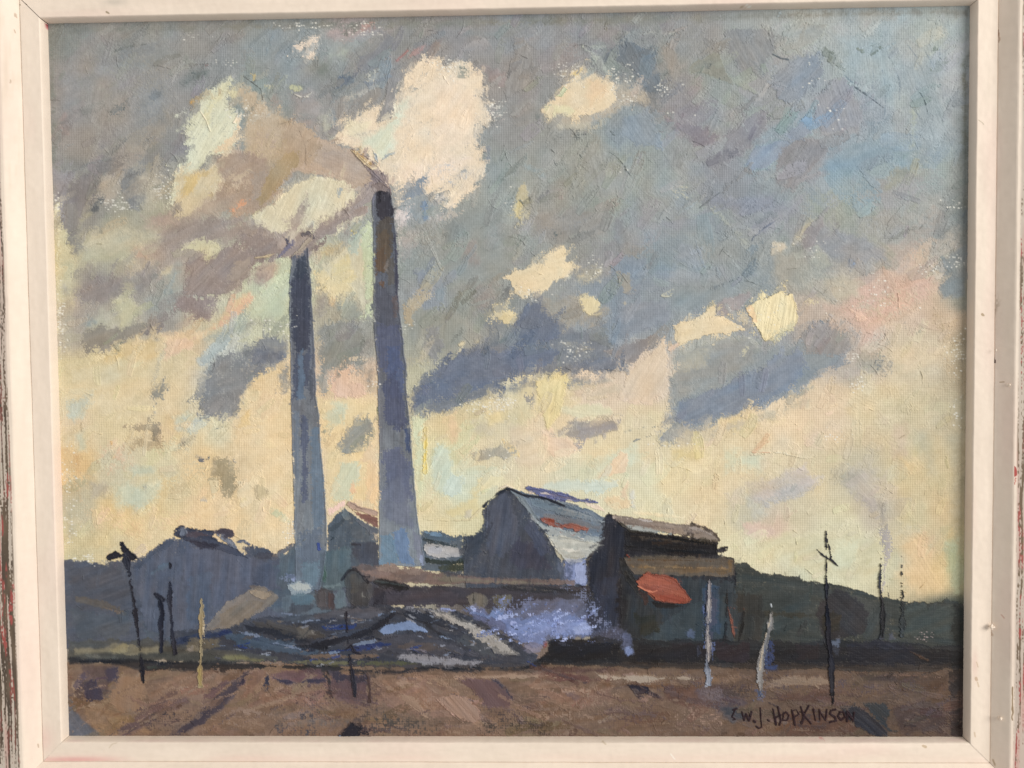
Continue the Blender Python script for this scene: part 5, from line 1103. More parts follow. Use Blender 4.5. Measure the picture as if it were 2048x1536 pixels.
    P('4e3d3d',[655,1185,668,1184,669,1220,656,1220],r=.7,f=4,ang=88,a=.8)
    P('6d8089',[670,1178,692,1172,695,1230,672,1232],r=1,f=5,ang=88)
    P('7f97a0',[640,1172,680,1166,684,1172,650,1178],r=.6,f=3)
    P('8a7c6c',[405,1262,425,1235,450,1208,480,1188,500,1178,518,1172,535,1178,550,1186,560,1195,548,1208,520,1225,490,1245,460,1258,430,1262],r=.8,f=4,ang=40,id=PUFF2,th=1)
    P('a39078',[500,1182,518,1176,540,1182,545,1190,530,1200,505,1192],r=.7,f=4,ang=15,th=1.2)
    P('7a7268',[440,1230,490,1200,530,1205,500,1240,460,1258,435,1256],r=1,f=6,ang=40)
    P('7a6f64',[490,1174,505,1170,530,1176,550,1184,540,1186,510,1178],r=.6,f=3)
    # --- ash heaps and the track
    P('4a4c56',[345,1262,400,1258,440,1262,470,1250,500,1235,560,1232,640,1225,700,1212,760,1210,800,1212,860,1218,920,1222,960,1235,1000,1260,1040,1285,1075,1305,1080,1335,900,1340,700,1335,500,1325,345,1300],r=1,f=4,id=HEAP,ang=-12,th=1)
    P('66636a',[700,1215,760,1215,780,1222,740,1240,690,1240,600,1240,620,1228],r=1.2,f=7,ang=5)
    P('3b4664',[420,1262,460,1255,470,1270,430,1278,350,1290,345,1280],r=1,f=5,ang=12)
    P('2c3a6b',[425,1270,450,1256,470,1266,445,1276],r=.9,f=4)
    P('56687c',[440,1264,500,1266,540,1276,600,1290,640,1298,640,1312,560,1310,500,1296,450,1280],r=1,f=5,ang=-14,th=1.1)
    P('43506a',[490,1270,560,1290,620,1302,640,1305,600,1296,540,1290],r=.8,f=4,ang=-14)
    P('2b2f3a',[480,1248,540,1250,600,1265,620,1278,640,1286,620,1292,560,1280,500,1262],r=1,f=5,ang=-10)
    P('595450',[500,1240,590,1245,640,1258,660,1275,640,1285,600,1280,560,1265,510,1255],r=1.3,f=9,ang=-15,th=1.2)
    P('78736c',[585,1250,620,1252,630,1270,600,1278,590,1262],r=1,f=8,ang=-40)
    P('a08f7c',[552,1240,568,1240,570,1246,555,1247],r=.6,f=3)
    P('5d6b7c',[560,1225,620,1225,640,1240,600,1250,560,1245],r=1.3,f=8)
    P('2b2d36',[590,1292,640,1282,690,1270,730,1258,760,1240,780,1225,800,1222,775,1245,740,1268,690,1285,640,1300,610,1300],r=.8,f=3,ang=22,th=1.3)
    P('4a5264',[600,1300,700,1280,750,1260,750,1250,690,1262,620,1280],r=1,f=6,ang=22)
    P('2f4381',[640,1250,700,1248,715,1246,710,1258,660,1262,642,1258],r=1,f=5,ang=4)
    P('3d4250',[600,1240,650,1238,700,1240,690,1248,640,1252],r=1,f=5)
    P('383c48',[770,1222,810,1222,850,1225,890,1240,930,1262,900,1262,850,1245,800,1232],r=1,f=4,ang=-20,th=1.3)
    P('2e2f36',[830,1240,860,1245,880,1262,910,1285,890,1280,860,1262],r=1,f=5,ang=-35)
    P('7f93b4',[752,1262,775,1250,800,1242,815,1240,850,1258,855,1266,830,1264,805,1262,770,1268],r=.7,f=3,ang=15,th=1.3)
    P('9fb0c8',[770,1262,800,1252,802,1262,775,1268],r=.6,f=3)
    P('5a5860',[690,1300,760,1275,810,1262,860,1268,910,1290,950,1305,975,1315,900,1318,800,1310,700,1305],r=1.2,f=6,ang=-4,th=1)
    P('6d6360',[790,1285,860,1282,900,1300,850,1305,790,1300],r=1.3,f=8)
    P('2f417c',[655,1302,700,1294,740,1288,780,1286,790,1290,740,1298,690,1305,658,1308],r=.8,f=3,ang=8)
    L('8d8a92',[750,1297,775,1294],3,r=.5,f=1); L('9a93a0',[812,1299,840,1300,852,1304],3,r=.5,f=1)
    P('8d8a90',[780,1310,830,1308,870,1312,900,1316,960,1318,1000,1322,960,1330,890,1332,850,1330,800,1322],r=1,f=5,ang=-5,th=1.3)
    P('a8a5a8',[880,1318,920,1316,945,1326,900,1330,865,1328],r=.8,f=4)
    P('5c6066',[930,1262,985,1290,1000,1320,975,1318,940,1300,900,1285],r=1.5,f=9,ang=-40)
    P('a8a39c',[860,1220,890,1224,930,1238,970,1258,1010,1282,1040,1305,1050,1314,1020,1314,985,1308,975,1290,940,1265,900,1245,870,1232],r=.8,f=3,ang=-30,th=1.5)
    P('c3bdb0',[900,1232,940,1248,980,1270,1010,1290,1000,1290,960,1268,920,1250],r=.7,f=3,ang=-30,th=1.3)
    P('b8b2a8',[975,1275,1000,1285,1040,1308,1030,1312,1000,1300,985,1295],r=.7,f=4,ang=-30)
    L('c9c6cc',[800,1221,815,1216,860,1220,905,1222],[4,5,4,4],r=.8,f=2,cov=.8); L('8c9ac4',[885,1218,908,1222],7,r=.8,f=4)
    L('3a3438',[955,1250,965,1258],3,r=.4)
    P('6f7490',[920,1215,950,1210,1000,1230,1060,1250,1075,1290,1040,1290,1000,1268,950,1240,920,1225],r=1.3,f=6,id=STEAM,ang=-20)
    P('7f91b8',[920,1208,935,1210,950,1222,975,1226,985,1212,1000,1218,1020,1230,1010,1240,970,1238,935,1225],r=.9,f=4,id=STEAM)
    # blue steam cloud
    P('6f7285',[1010,1225,1060,1200,1110,1190,1160,1195,1190,1220,1195,1260,1185,1280,1100,1285,1075,1300,1040,1290,1010,1265],r=1.4,f=10,id=STEAM,ang=35)
    P('8191bb',[1000,1240,1050,1232,1110,1215,1150,1225,1180,1248,1188,1268,1170,1276,1130,1272,1095,1275,1090,1295,1070,1300,1045,1290,1010,1270],r=1.4,f=8,id=STEAM,ang=30,th=1.1)
    P('8f9fca',[1000,1245,1060,1245,1100,1230,1180,1245,1186,1270,1140,1270,1090,1272,1060,1280,1020,1268],r=1.6,f=16,cov=.9,ang=25)
    P('a5b1d2',[1140,1252,1175,1245,1185,1262,1175,1270,1145,1268],r=1,f=7)
    P('6e7186',[1090,1200,1130,1195,1160,1210,1150,1235,1110,1225],r=1.6,f=12)
    P('857f8c',[1040,1285,1070,1280,1090,1290,1080,1310,1050,1312],r=1,f=6)
    P('8a4f4a',[1085,1285,1095,1278,1096,1292,1085,1305],r=.9,f=5,a=.6)
    P('585a6c',[1185,1240,1240,1250,1260,1270,1260,1290,1190,1290],r=1.5,f=9)
    P('353845',[1170,1195,1220,1190,1225,1260,1190,1262,1170,1230],r=1.5,f=10,ang=80)
    # --- black hedge / trucks
    P('272526',[1095,1300,1098,1280,1115,1275,1150,1277,1185,1275,1200,1270,1230,1276,1300,1280,1360,1278,1420,1280,1440,1278,1520,1280,1600,1282,1650,1278,1720,1280,1800,1285,1860,1290,1920,1290,1932,1300,1930,1335,1850,1345,1740,1345,1640,1338,1560,1340,1440,1336,1300,1336,1180,1334,1095,1330,1060,1330],r=.9,f=3,id=HEDGE,ang=-2,th=.9)
    P('1c2030',[1100,1282,1230,1282,1225,1310,1110,1312],r=1.2,f=8)
    P('2d272c',[1340,1285,1420,1285,1415,1318,1345,1318],r=1.2,f=7)
    P('34292b',[1590,1288,1640,1285,1640,1318,1595,1320],r=1.3,f=8)
    P('2f272c',[1430,1285,1500,1285,1500,1330,1435,1325],r=1.3,f=8)
    P('2b2a33',[1690,1285,1770,1280,1830,1295,1830,1330,1700,1330],r=1.3,f=8,ang=-25)
    L('9a6a42',[1842,1316,1856,1320],7,r=.8,f=4); L('8a5d3d',[1818,1302,1850,1318],3,r=.5,f=2)
    P('5d6787',[1246,1268,1262,1264,1268,1290,1266,1308,1256,1312,1248,1298],r=.9,f=4,th=1)
    P('8d9ac0',[1250,1296,1262,1292,1266,1306,1256,1312,1250,1306],r=.7,f=3)
    P('66759c',[1390,1290,1402,1288,1404,1308,1394,1318,1390,1308],r=.7,f=3,th=1)
    P('5a6783',[1370,1265,1380,1258,1395,1262,1390,1278,1375,1276],r=.9,f=5)
    P('66748c',[1662,1282,1680,1276,1682,1300,1672,1320,1664,1304],r=1,f=5); P('4d5a74',[1775,1268,1785,1262,1792,1278,1778,1282],r=.9,f=5)
    P('3a4a78',[1530,1332,1555,1330,1556,1342,1532,1342],r=.8,f=4)
    specks(1830,1262,1870,1284,24,5,'b9b6c4',1.4)
    # --- track line at left
    P('4e4d48',[135,1278,220,1280,300,1275,350,1290,400,1290,560,1312,560,1325,420,1330,300,1325,135,1322],r=1.2,f=6,id=GROUND,ang=-3)
    P('88806a',[145,1296,200,1296,240,1285,262,1284,275,1292,330,1292,320,1306,290,1312,230,1310,150,1306],r=1,f=5,ang=5)
    P('8f8669',[215,1302,250,1284,262,1284,255,1302,240,1310],r=.8,f=4,ang=20)
    P('7f7460',[375,1275,440,1275,445,1296,410,1306,370,1305],r=1.2,f=6,ang=85)
    P('9a8f86',[372,1296,385,1290,390,1304,375,1308],r=.8,f=4)
    P('83815e',[435,1312,490,1308,500,1316,560,1320,700,1322,720,1330,640,1330,540,1324,450,1320],r=1,f=4,ang=-3)
    P('957c68',[610,1315,640,1306,700,1308,760,1308,780,1314,700,1318,630,1318],r=1,f=4,ang=2)
    P('6d7052',[700,1322,800,1318,860,1328,800,1334,720,1334],r=1.2,f=7,cov=.85)
    P('6b6a62',[170,1308,220,1312,255,1318,200,1320,170,1314],r=.8,f=4)
    P('23252b',[140,1316,170,1318,200,1316,260,1318,300,1318,360,1322,420,1320,500,1326,560,1330,640,1330,700,1336,800,1340,860,1332,900,1334,960,1332,1000,1336,1070,1330,1070,1344,1000,1342,940,1346,880,1342,780,1350,700,1346,640,1346,600,1340,540,1336,470,1340,400,1342,300,1344,260,1334,180,1326,140,1328],r=.9,f=3,ang=-3,th=1)
    P('2a2a2e',[690,1340,760,1340,765,1348,740,1356,700,1350],r=1,f=5)
    P('3b3f38',[290,1332,340,1328,330,1338,295,1340],r=.8,f=4)
    P('57423e',[1060,1332,1240,1334,1260,1342,1180,1348,1060,1345],r=1,f=5)
    P('a48c78',[900,1352,960,1350,1030,1346,1100,1350,1060,1358,980,1358,910,1360],r=.9,f=4,ang=1,th=1)
    P('a5927c',[1185,1346,1240,1350,1290,1350,1380,1352,1400,1360,1340,1360,1290,1366,1240,1360,1200,1354],r=.9,f=3,ang=-2,th=1)
    P('9b806b',[1540,1362,1600,1350,1640,1352,1680,1370,1640,1376,1580,1372,1530,1374],r=1,f=5,ang=-8,th=1)
    P('a79583',[1520,1362,1545,1362,1580,1374,1540,1376],r=.7,f=3)
    P('8f7660',[1400,1352,1480,1348,1500,1358,1440,1372,1400,1366],r=1,f=5)
    P('6a4a44',[1060,1350,1120,1344,1180,1350,1230,1362,1180,1370,1110,1362],r=1.2,f=6)
    P('6f543f',[1180,1362,1300,1364,1400,1368,1420,1378,1320,1376,1200,1374],r=1.2,f=7)
    # --- foreground earth
    P('5c4c48',[165,1332,230,1328,235,1390,205,1402,165,1395],r=1,f=6,ang=88)
    P('4a4450',[165,1365,185,1360,205,1398,200,1402,170,1398],r=1,f=5,ang=88)
    P('46404a',[205,1335,240,1330,235,1365,210,1368],r=1,f=5,ang=88)
    P('8a7763',[225,1350,280,1345,300,1380,290,1430,240,1430,215,1400],r=1.4,f=10,ang=86)
    P('937d66',[140,1362,164,1362,162,1392,148,1395],r=.9,f=5)
    P('8d7358',[155,1405,240,1410,290,1440,300,1470,200,1475,170,1440],r=1.6,f=14,ang=-20)
    P('5d6672',[128,1395,150,1400,165,1440,200,1468,200,1476,128,1476],r=1,f=5,ang=-50,id=GROUND)
    P('8a7260',[300,1365,380,1350,420,1370,420,1410,330,1420,290,1400],r=1.8,f=14,ang=20)
    P('5e4d50',[240,1455,270,1435,310,1425,330,1430,290,1455,262,1472,235,1475],r=1.2,f=6,ang=30)
    P('62504f',[300,1412,360,1392,400,1398,360,1420,310,1436],r=1.2,f=7,ang=20)
    P('57494c',[425,1400,440,1385,480,1350,497,1340,500,1348,480,1378,440,1420,400,1450,370,1470,340,1472,360,1455,400,1430],r=1,f=5,ang=42,th=1.1)
    P('4b454d',[400,1420,440,1395,480,1382,470,1400,425,1435,380,1466,350,1470],r=1,f=5,ang=40)
    P('7f6556',[500,1340,530,1340,545,1400,500,1415,480,1400],r=1.5,f=10,ang=80)
    P('87705f',[430,1350,490,1345,480,1365,440,1375,425,1365],r=1,f=6,ang=5)
    P('4a3c4a',[455,1372,490,1352,497,1345,490,1368,478,1378],r=.8,f=4,ang=35)
    P('40414d',[520,1378,528,1362,535,1345,540,1382,530,1384],r=.8,f=4,ang=70)
    L('9c8576',[533,1345,540,1378],3,r=.4,f=2)
    P('6a5355',[535,1345,570,1338,640,1340,650,1360,640,1372,600,1368,545,1360],r=1,f=6,ang=5)
    P('45414f',[545,1355,600,1362,650,1354,650,1364,640,1370,600,1366,575,1372,560,1366],r=.8,f=4,ang=5)
    P('85695a',[550,1375,640,1375,660,1410,600,1420,550,1405],r=1.6,f=12,ang=-10)
    L('5b443c',[548,1378,580,1386,607,1391],3,r=.4,f=1)
    P('655456',[655,1355,690,1350,735,1360,740,1410,690,1412,665,1395],r=1.2,f=6,ang=75)
    P('4a434c',[655,1340,700,1348,740,1345,742,1372,715,1375,690,1365,670,1370],r=1,f=5,ang=85)
    P('8b6f5d',[745,1355,860,1352,920,1380,960,1440,900,1455,800,1440,745,1400],r=1.8,f=14,ang=-40)
    P('9a8470',[790,1365,840,1360,848,1378,800,1382],r=1,f=6)
    P('e3d0bb',[800,1372,812,1372,810,1379,802,1379],r=.5,f=2)
    L('8e745f',[860,1365,900,1395,930,1430,960,1450],[20,30,24,10],r=.8,f=5,ang=-42)
    P('9b7f70',[872,1395,900,1388,935,1392,960,1420,965,1440,940,1448,925,1445,900,1425],r=.8,f=3,ang=-48,th=1.3)
    L('b39686',[873,1398,895,1420,920,1442,932,1449],2.5,r=.3,th=1.4)
    P('6b5653',[915,1360,960,1355,1000,1365,1030,1400,1020,1415,975,1418,950,1390],r=1.1,f=6,ang=-50)
    P('46424c',[980,1355,1000,1360,1030,1400,1028,1408,1005,1385],r=.9,f=4,ang=-50)
    P('8c7361',[1035,1362,1100,1366,1150,1370,1140,1380,1060,1380],r=1,f=6)
    P('8a6d5c',[1050,1385,1150,1370,1220,1375,1240,1400,1160,1420,1060,1410],r=1.8,f=12,ang=25)
    P('6f5e5c',[1110,1385,1150,1378,1170,1395,1150,1402],r=1.2,f=8)
    P('2e2b34',[1251,1368,1275,1370,1295,1374,1305,1385,1320,1396,1310,1392,1290,1390,1270,1388,1262,1380],r=.8,f=3,ang=-25,th=1.1)
    P('9a7f72',[1275,1390,1300,1396,1295,1404,1280,1402],r=.8,f=4)
    P('3a343c',[1036,1410,1055,1412,1075,1418,1060,1420,1042,1416],r=.7,f=3)
    L('4a3e40',[1098,1428,1112,1425],2.5,r=.4); L('4a3e40',[1118,1418,1132,1421],3,r=.5); L('4a3a38',[1330,1379,1380,1374],3,r=.6,f=2)
    P('6a5046',[1330,1375,1400,1372,1420,1400,1380,1420,1330,1405],r=1.6,f=12,ang=10)
    P('5f5862',[1390,1378,1430,1370,1480,1385,1500,1410,1440,1425,1400,1410],r=1.4,f=10,cov=.85)
    P('7a6b66',[1405,1385,1440,1380,1450,1400,1420,1410],r=1.2,f=10,cov=.7)
    P('444b54',[1440,1415,1480,1410,1490,1440,1470,1452,1450,1435],r=1.3,f=8,ang=-35)
    P('6e5448',[1545,1380,1660,1378,1680,1410,1560,1410],r=1.6,f=14)
    P('6b4f42',[1560,1420,1700,1425,1720,1470,1560,1474],r=1.6,f=16)
    P('3a3a40',[1680,1415,1700,1410,1720,1412,1745,1430,1765,1450,1780,1468,1775,1476,1740,1474,1710,1450,1690,1432],r=1,f=5,ang=-42,th=1.1,id=GROUND)
    P('3d4146',[1715,1395,1730,1405,1770,1405,1785,1420,1775,1450,1800,1466,1780,1468,1750,1440,1735,1420],r=1,f=5,ang=-42)
    L('565a5c',[1705,1390,1735,1415,1770,1445,1800,1465],4,r=.6,f=4,a=.6)
    P('5a4b48',[1780,1410,1860,1400,1900,1430,1890,1470,1800,1470,1785,1440],r=1.8,f=14,ang=20)
    P('504744',[1700,1345,1860,1345,1840,1365,1740,1370],r=1.6,f=12)
    L('8a7364',[1680,1382,1740,1375,1790,1370],4,r=.8,f=4,cov=.7)
    P('6a5648',[1790,1350,1900,1350,1900,1390,1800,1390],r=1.8,f=14)
    P('3d3837',[1895,1340,1935,1340,1932,1476,1900,1476],r=1.5,f=14)  # right rail's shadow painted into the earth colour
    L('c9b6b0',[1792,1440,1830,1441],2,r=.6,f=1,cov=.8)
    P('4f423c',[1490,1362,1600,1360,1600,1366,1490,1370],r=1,f=8,a=.5)
    # rubble and scumble at the bottom
    P('6a6460',[540,1425,600,1415,700,1425,740,1440,700,1470,560,1470],r=2,f=24,cov=.5,th=.4)
    P('62584e',[720,1415,800,1410,880,1430,900,1470,780,1472],r=2,f=24,cov=.5,th=.4)
    P('6b5d50',[960,1430,1060,1425,1120,1440,1130,1474,960,1474],r=2,f=24,cov=.5,th=.4)
    P('2d2c34',[676,1475,690,1462,698,1448,702,1442,710,1450,722,1458,718,1464,735,1464,745,1474],r=.8,f=2,th=1.2,id=GROUND)
    P('7d6552',[560,1450,1450,1462,1450,1476,560,1476],r=1.5,f=10,cov=.5)
forms()
dabs(160,140,1345,1920,1475,20,50,.4,(-50,50),seed=21,var=9,jit=5,th=.8,keep=[GROUND],amax=.6)
dabs(260,140,1345,1920,1475,10,26,.45,(0,180),seed=22,var=8,jit=9,th=.8,keep=[GROUND],amax=.7)
dabs(200,130,1040,1930,1340,10,30,.4,(-30,100),seed=23,var=7,jit=4,th=.7,amax=.5,keep=[HILL1,SHED,HOUSE,HILL2,HEDGE,LOW,BARN,HEAP,STEAM])
dabs(160,300,1205,1080,1335,10,30,.3,(-30,30),seed=24,var=12,jit=14,th=1,amax=.8,keep=[HEAP,STEAM])

PASS[:] = [.5, .72, 1.9]
forms()
PASS[:] = [1.0, 1.0, 1.0]
dabs(170,130,1345,1930,1475,14,40,.3,(-50,45),seed=71,var=16,jit=7,th=1.3,keep=[GROUND],amax=.7)
wet(1,.6,30,[HILL1,SHED,HOUSE,BARN,BLACKB,HILL2,HEDGE,LOW,HEAP,STEAM],204,.35)
wet(2,.8,40,[GROUND],205,.4)
ridges(90,130,1060,1930,1340,33,(8,26))
ridges(90,130,1340,1930,1475,34,(10,34))
def tint(ids, k):
    global C
    m = np.isin(ID, ids)[..., None]
    C[:] = np.where(m, C*np.array(k, np.float32), C)
tint([HILL1, SHED, HOUSE], (.93, .89, .87)); tint([STEAM], (.93, .93, .95)); tint([HEAP], (.84, .84, .84)); tint([HILL2], (.97, .88, .80)); tint([LOW], (.88, .87, .89))
gm = (ID == GROUND)[..., None]
C[:] = np.where(gm, C*np.interp(U, [0, 900, 1300, 1500, 1850], [1.0, 1.0, .90, .83, .76])[..., None], C)
GRF = [HILL1, SHED, HOUSE, BARN, BLACKB, HILL2, HEDGE, LOW, HEAP, STEAM, PUFF2, LINK, GAP]
dabs(120,130,1060,1930,1330,14,40,.24,(60,100),seed=64,var=14,jit=5,th=1.2,keep=[HILL1,SHED,HOUSE,BARN,BLACKB,HILL2,LOW],amax=.7)
dabs(200,130,1345,1930,1475,30,90,.22,(-20,50),seed=65,var=14,jit=9,th=1.3,keep=[GROUND],amax=.8)
edge_dabs(900,130,1040,1930,1340,5,16,44,ang=(-20,100),ids=GRF,carry=False)
edge_dabs(420,300,1200,1100,1335,7,22,45,ang=(-35,35),ids=[HEAP,STEAM,LOW],carry=False,jit=12,th=1.1)
edge_dabs(240,130,1050,1930,1240,5,12,46,ang=(0,180),amax=.9,carry=True,ids=[SKY,HILL1,HILL2,SHED,BARN,HOUSE,BLACKB])
# red lean-to, roof streaks and ridge boards set down last, crisp
P('90503f',[1268,1162,1292,1147,1310,1149,1338,1151,1352,1159,1372,1182,1385,1199,1366,1208,1312,1200,1300,1186,1280,1174],r=.5,f=2,ang=-15,th=1.6,id=BLACKB,var=16); P('a05c49',[1276,1164,1296,1154,1330,1158,1352,1168,1340,1172,1300,1172],r=.7,f=3,ang=-12,a=.8); P('8a4435',[1316,1188,1350,1188,1374,1197,1366,1205,1320,1199],r=.7,f=3,ang=-15,a=.8)
L('c98268',[1276,1172,1290,1180,1305,1184,1313,1181],2.5,r=.3,th=1.6); P('1f1d1e',[1300,1203,1340,1208,1365,1211,1340,1217,1312,1214],r=.7,f=3); P('3a2d2b',[1276,1180,1292,1186,1300,1204,1290,1214,1282,1200],r=.8,f=3)
for col_, q_, w_ in [('7f8b92',(1060,996,1120,1004,1200,1030),5),('56626e',(1070,1006,1130,1012,1190,1034),6),('8d9396',(1110,1016,1160,1026,1206,1044),6),('a2a7a5',(1085,1050,1130,1062,1190,1072),7),('c4c2b6',(1100,1078,1140,1084,1196,1088),9),
    ('6c7680',(1080,1026,1120,1032,1150,1040),4),('d2cfc4',(1120,1098,1150,1102,1176,1098),7),('444a52',(1072,1020,1110,1026,1128,1034),2.5),('b6b4a9',(1128,1112,1150,1116,1168,1112),6),('8a4c3c',(1078,1037,1100,1040,1122,1052),7),('93543f',(1128,1052,1156,1056,1178,1061),6)]:
    L(col_,list(q_),[w_*.5,w_,w_*.6],r=.6,f=3,cov=.95,th=1.3,var=18)
for q_ in [(1052,976,1078,978,1100,984),(1104,984,1130,990,1160,997),(1160,995,1180,1000,1196,1005),(1070,986,1090,992,1130,1002)]: L('6a6e94',list(q_),[3,6,3],r=.7,f=2,th=1.3)
L('24252d',[1014,977,1024,979,1045,989,1078,994,1100,1000,1130,1012],[4,3,4,2,2,3],r=.6)
for col_, q_, w_ in [('b3a9a2',(1226,1034,1290,1040,1350,1052),4),('776a62',(1240,1044,1320,1054,1400,1066),6),('9b8f86',(1340,1052,1390,1056,1424,1070),5),('151417',(1256,1068,1340,1076,1432,1092),8),('171618',(1250,1092,1330,1100,1436,1106),10),('80694c',(1262,1134,1350,1134,1456,1138),6),('5a4a3a',(1256,1120,1350,1120,1466,1124),5)]:
    L(col_,list(q_),[w_*.5,w_,w_*.6],r=.7,f=3,cov=.95,th=1.2,var=16)
# the heaps, slapped on
_r = np.random.default_rng(91)
for k_ in range(190):
    x_ = _r.uniform(430, 1070); y_ = _r.uniform(1222, 1328); top_ = 1215+abs(x_-800)*.16+(10 if x_ < 600 else 0)
    if y_ < top_: continue
    sl_ = -.25 if x_ < 800 else .5
    if _r.random() < .35: sl_ *= -.6
    l_ = _r.uniform(10, 42); w_ = _r.uniform(2, 7)
    col_ = ['23252e', '2c2f3c', '3b4152', '5e6675', '7c8494', '4a4a50', '6b625e', '8d8f96', '2e3f74', '55504e'][int(_r.integers(0, 10))]
    L(col_,[x_-l_/2,y_-sl_*l_/2,x_,y_+_r.uniform(-2,2),x_+l_/2,y_+sl_*l_/2],[w_*.4,w_,w_*.4],r=.7,f=2.5,cov=.9,th=1.5,var=20,a=.8)
P('a39e98',[862,1222,900,1228,940,1244,980,1266,1015,1288,1044,1308,1020,1312,985,1296,940,1268,900,1246],r=1,f=5,ang=-32,th=1.6,cov=.9); P('26272f',[590,1292,640,1282,700,1268,750,1250,780,1226,800,1222,778,1246,740,1268,690,1284,640,1299],r=.9,f=3,ang=22,th=1.5); P('7b8dae',[754,1262,775,1250,800,1242,815,1240,850,1256,856,1265,830,1262,770,1268],r=.8,f=3,ang=15,th=1.5)
P('8b8a90',[780,1311,830,1308,900,1316,1000,1322,960,1330,850,1330,800,1322],r=1,f=5,ang=-5,th=1.5,cov=.9)
# steam drifting over the foot of the works
for k_ in range(90):
    x_ = _r.normal(1090, 62); y_ = _r.normal(1248, 24)
    if y_ < 1195 or y_ > 1305 or x_ > 1215 or x_ < 930: continue
    l_ = _r.uniform(10, 30); w_ = _r.uniform(4, 11); a_ = _r.uniform(-.9, .3)
    L(['8796c6','98a6d2','6f7aa2','7a86b4','a9b4da','5f6786'][int(_r.integers(0, 6))],[x_-l_/2,y_-a_*l_/2,x_+l_/2,y_+a_*l_/2],[w_,w_*.6],r=1.1,f=5,cov=.85,th=1.3,id=STEAM,var=16)
P('757c96',[1120,1170,1190,1180,1230,1240,1240,1280,1200,1285,1180,1230],r=2,f=22,cov=.5); P('6d7490',[980,1190,1060,1190,1100,1210,1040,1230,980,1225],r=2,f=20,cov=.5); P('8c99b8',[560,1150,600,1140,640,1160,640,1190,580,1190],r=2,f=20,cov=.4)
for q in [(1000,1236,1034,1228),(1030,1252,1062,1246),(1060,1270,1090,1262),(1110,1238,1140,1224),(1140,1262,1176,1256),(940,1216,960,1224),(1020,1280,1044,1288),(1085,1226,1110,1214),(1150,1240,1170,1232)]:
    L('9fabd0',list(q),7,r=.9,f=4,id=STEAM,th=1.3,cov=.9)
for q in [(560,1225,600,1232),(585,1246,640,1240),(470,1262,520,1272),(540,1284,600,1298),(400,1286,450,1292),(760,1230,790,1222),(880,1272,930,1290),(700,1290,750,1282),(640,1306,700,1302)]:
    L('6f7c92',list(q),5,r=.8,f=3,th=1.3,cov=.9)
# --- stacks
PASS[:] = [1.0, .85, .6]
P('4d5061',[582,512,590,505,604,497,617,494,618,512,620,545,624,600,627,653,630,720,633,800,637,815,641,880,648,968,653,1033,655,1083,650,1130,640,1180,592,1180,590,1110,588,1060,587,1000,584,900,582,800,580,720,579,653,579,560],r=.3,f=0,ang=89,id=STACK2,th=1.2,to='606b7c',g=(600,500,600,1180),var=12)
P('35384a',[580,560,600,540,618,545,624,600,626,660,622,700,590,720,580,680],r=1,f=8,ang=89,th=1)
P('343a4a',[590,520,616,500,618,540,600,560,585,550],r=.9,f=5,ang=88)
P('43485c',[582,700,626,700,628,760,600,800,582,800],r=1,f=8,ang=89)
P('5a6a80',[590,710,608,690,612,740,612,800,594,800],r=.9,f=5,ang=89)
P('4f525e',[612,740,628,720,632,800,616,810],r=.8,f=5,ang=89)
P('656e7e',[586,820,600,820,600,960,588,960],r=.9,f=6,ang=89)
P('4d536a',[600,830,618,830,616,1000,602,1010],r=1,f=6,ang=89)
P('617083',[620,850,640,850,650,1000,650,1060,625,1060,620,960],r=1,f=6,ang=89)
P('5c6678',[592,1060,650,1050,648,1130,594,1130],r=1.3,f=10,ang=88)
P('5f7384',[600,1120,645,1115,640,1178,600,1178],r=1.2,f=10,ang=88)
L('6a6e70',[592,1090,612,1078],3,r=.5,f=2)
L('2c3f86',[637,1088,638,1098],9,r=.5,f=1,th=1.3)
L('2b3040',[585,900,588,960,587,1000],1.5,r=.4,f=1,a=.6)
P('4a4d5c',[752,380,760,377,780,378,784,400,788,435,792,480,795,517,797,599,803,653,808,700,812,735,814,800,818,828,822,880,825,924,831,979,835,1033,844,1088,849,1115,850,1131,825,1134,790,1132,758,1130,758,1000,758,924,756,815,754,735,750,680,747,653,747,544,746,462,743,420,744,400],r=.32,f=0,ang=89,id=STACK1,th=1.2,to='667082',g=(780,700,790,1100),var=12)
P('2d2a35',[751,382,762,378,780,380,786,420,780,450,760,440,750,420],r=.8,f=3,ang=89,th=1.3)
P('201f29',[754,382,762,380,764,405,756,408],r=.5,f=2)
P('6f6e80',[744,392,750,388,752,420,748,430,744,420],r=.8,f=3,ang=89)
P('4a4442',[750,440,785,430,790,480,786,520,756,500,748,470],r=1,f=6,ang=89)
P('54483f',[750,470,775,455,785,500,780,540,765,550,750,540],r=1,f=6,ang=89)
P('5a483c',[750,500,770,490,778,530,770,545,752,548],r=1,f=6,ang=89)
P('55504f',[768,520,790,510,792,570,775,580],r=.9,f=6,ang=89)
P('8a8484',[768,525,776,520,778,545,770,545],r=.6,f=4,a=.5)
P('644838',[754,565,768,560,774,572,768,582,756,578],r=1,f=6,a=.85)
P('3a3a4c',[786,460,794,470,797,560,798,600,790,600,788,520],r=.6,f=3,ang=89)
P('4c4e5c',[750,560,795,590,800,650,770,680,750,640],r=1.1,f=8,ang=89)
P('5f5050',[780,590,796,590,800,640,785,640],r=.9,f=6,a=.7)
P('50546c',[750,640,800,650,808,700,810,735,770,750,752,720],r=1.1,f=8,ang=89)
P('4a5474',[770,690,800,690,812,760,812,800,775,800],r=1.1,f=8,ang=89)
P('474b64',[756,760,790,740,812,790,816,850,800,870,770,850],r=1.2,f=8,ang=89)
P('3b4666',[808,858,820,856,822,900,812,905],r=.6,f=3,ang=89)
P('585d76',[760,900,800,890,825,930,830,1000,790,1010,762,980],r=1.2,f=9,ang=89)
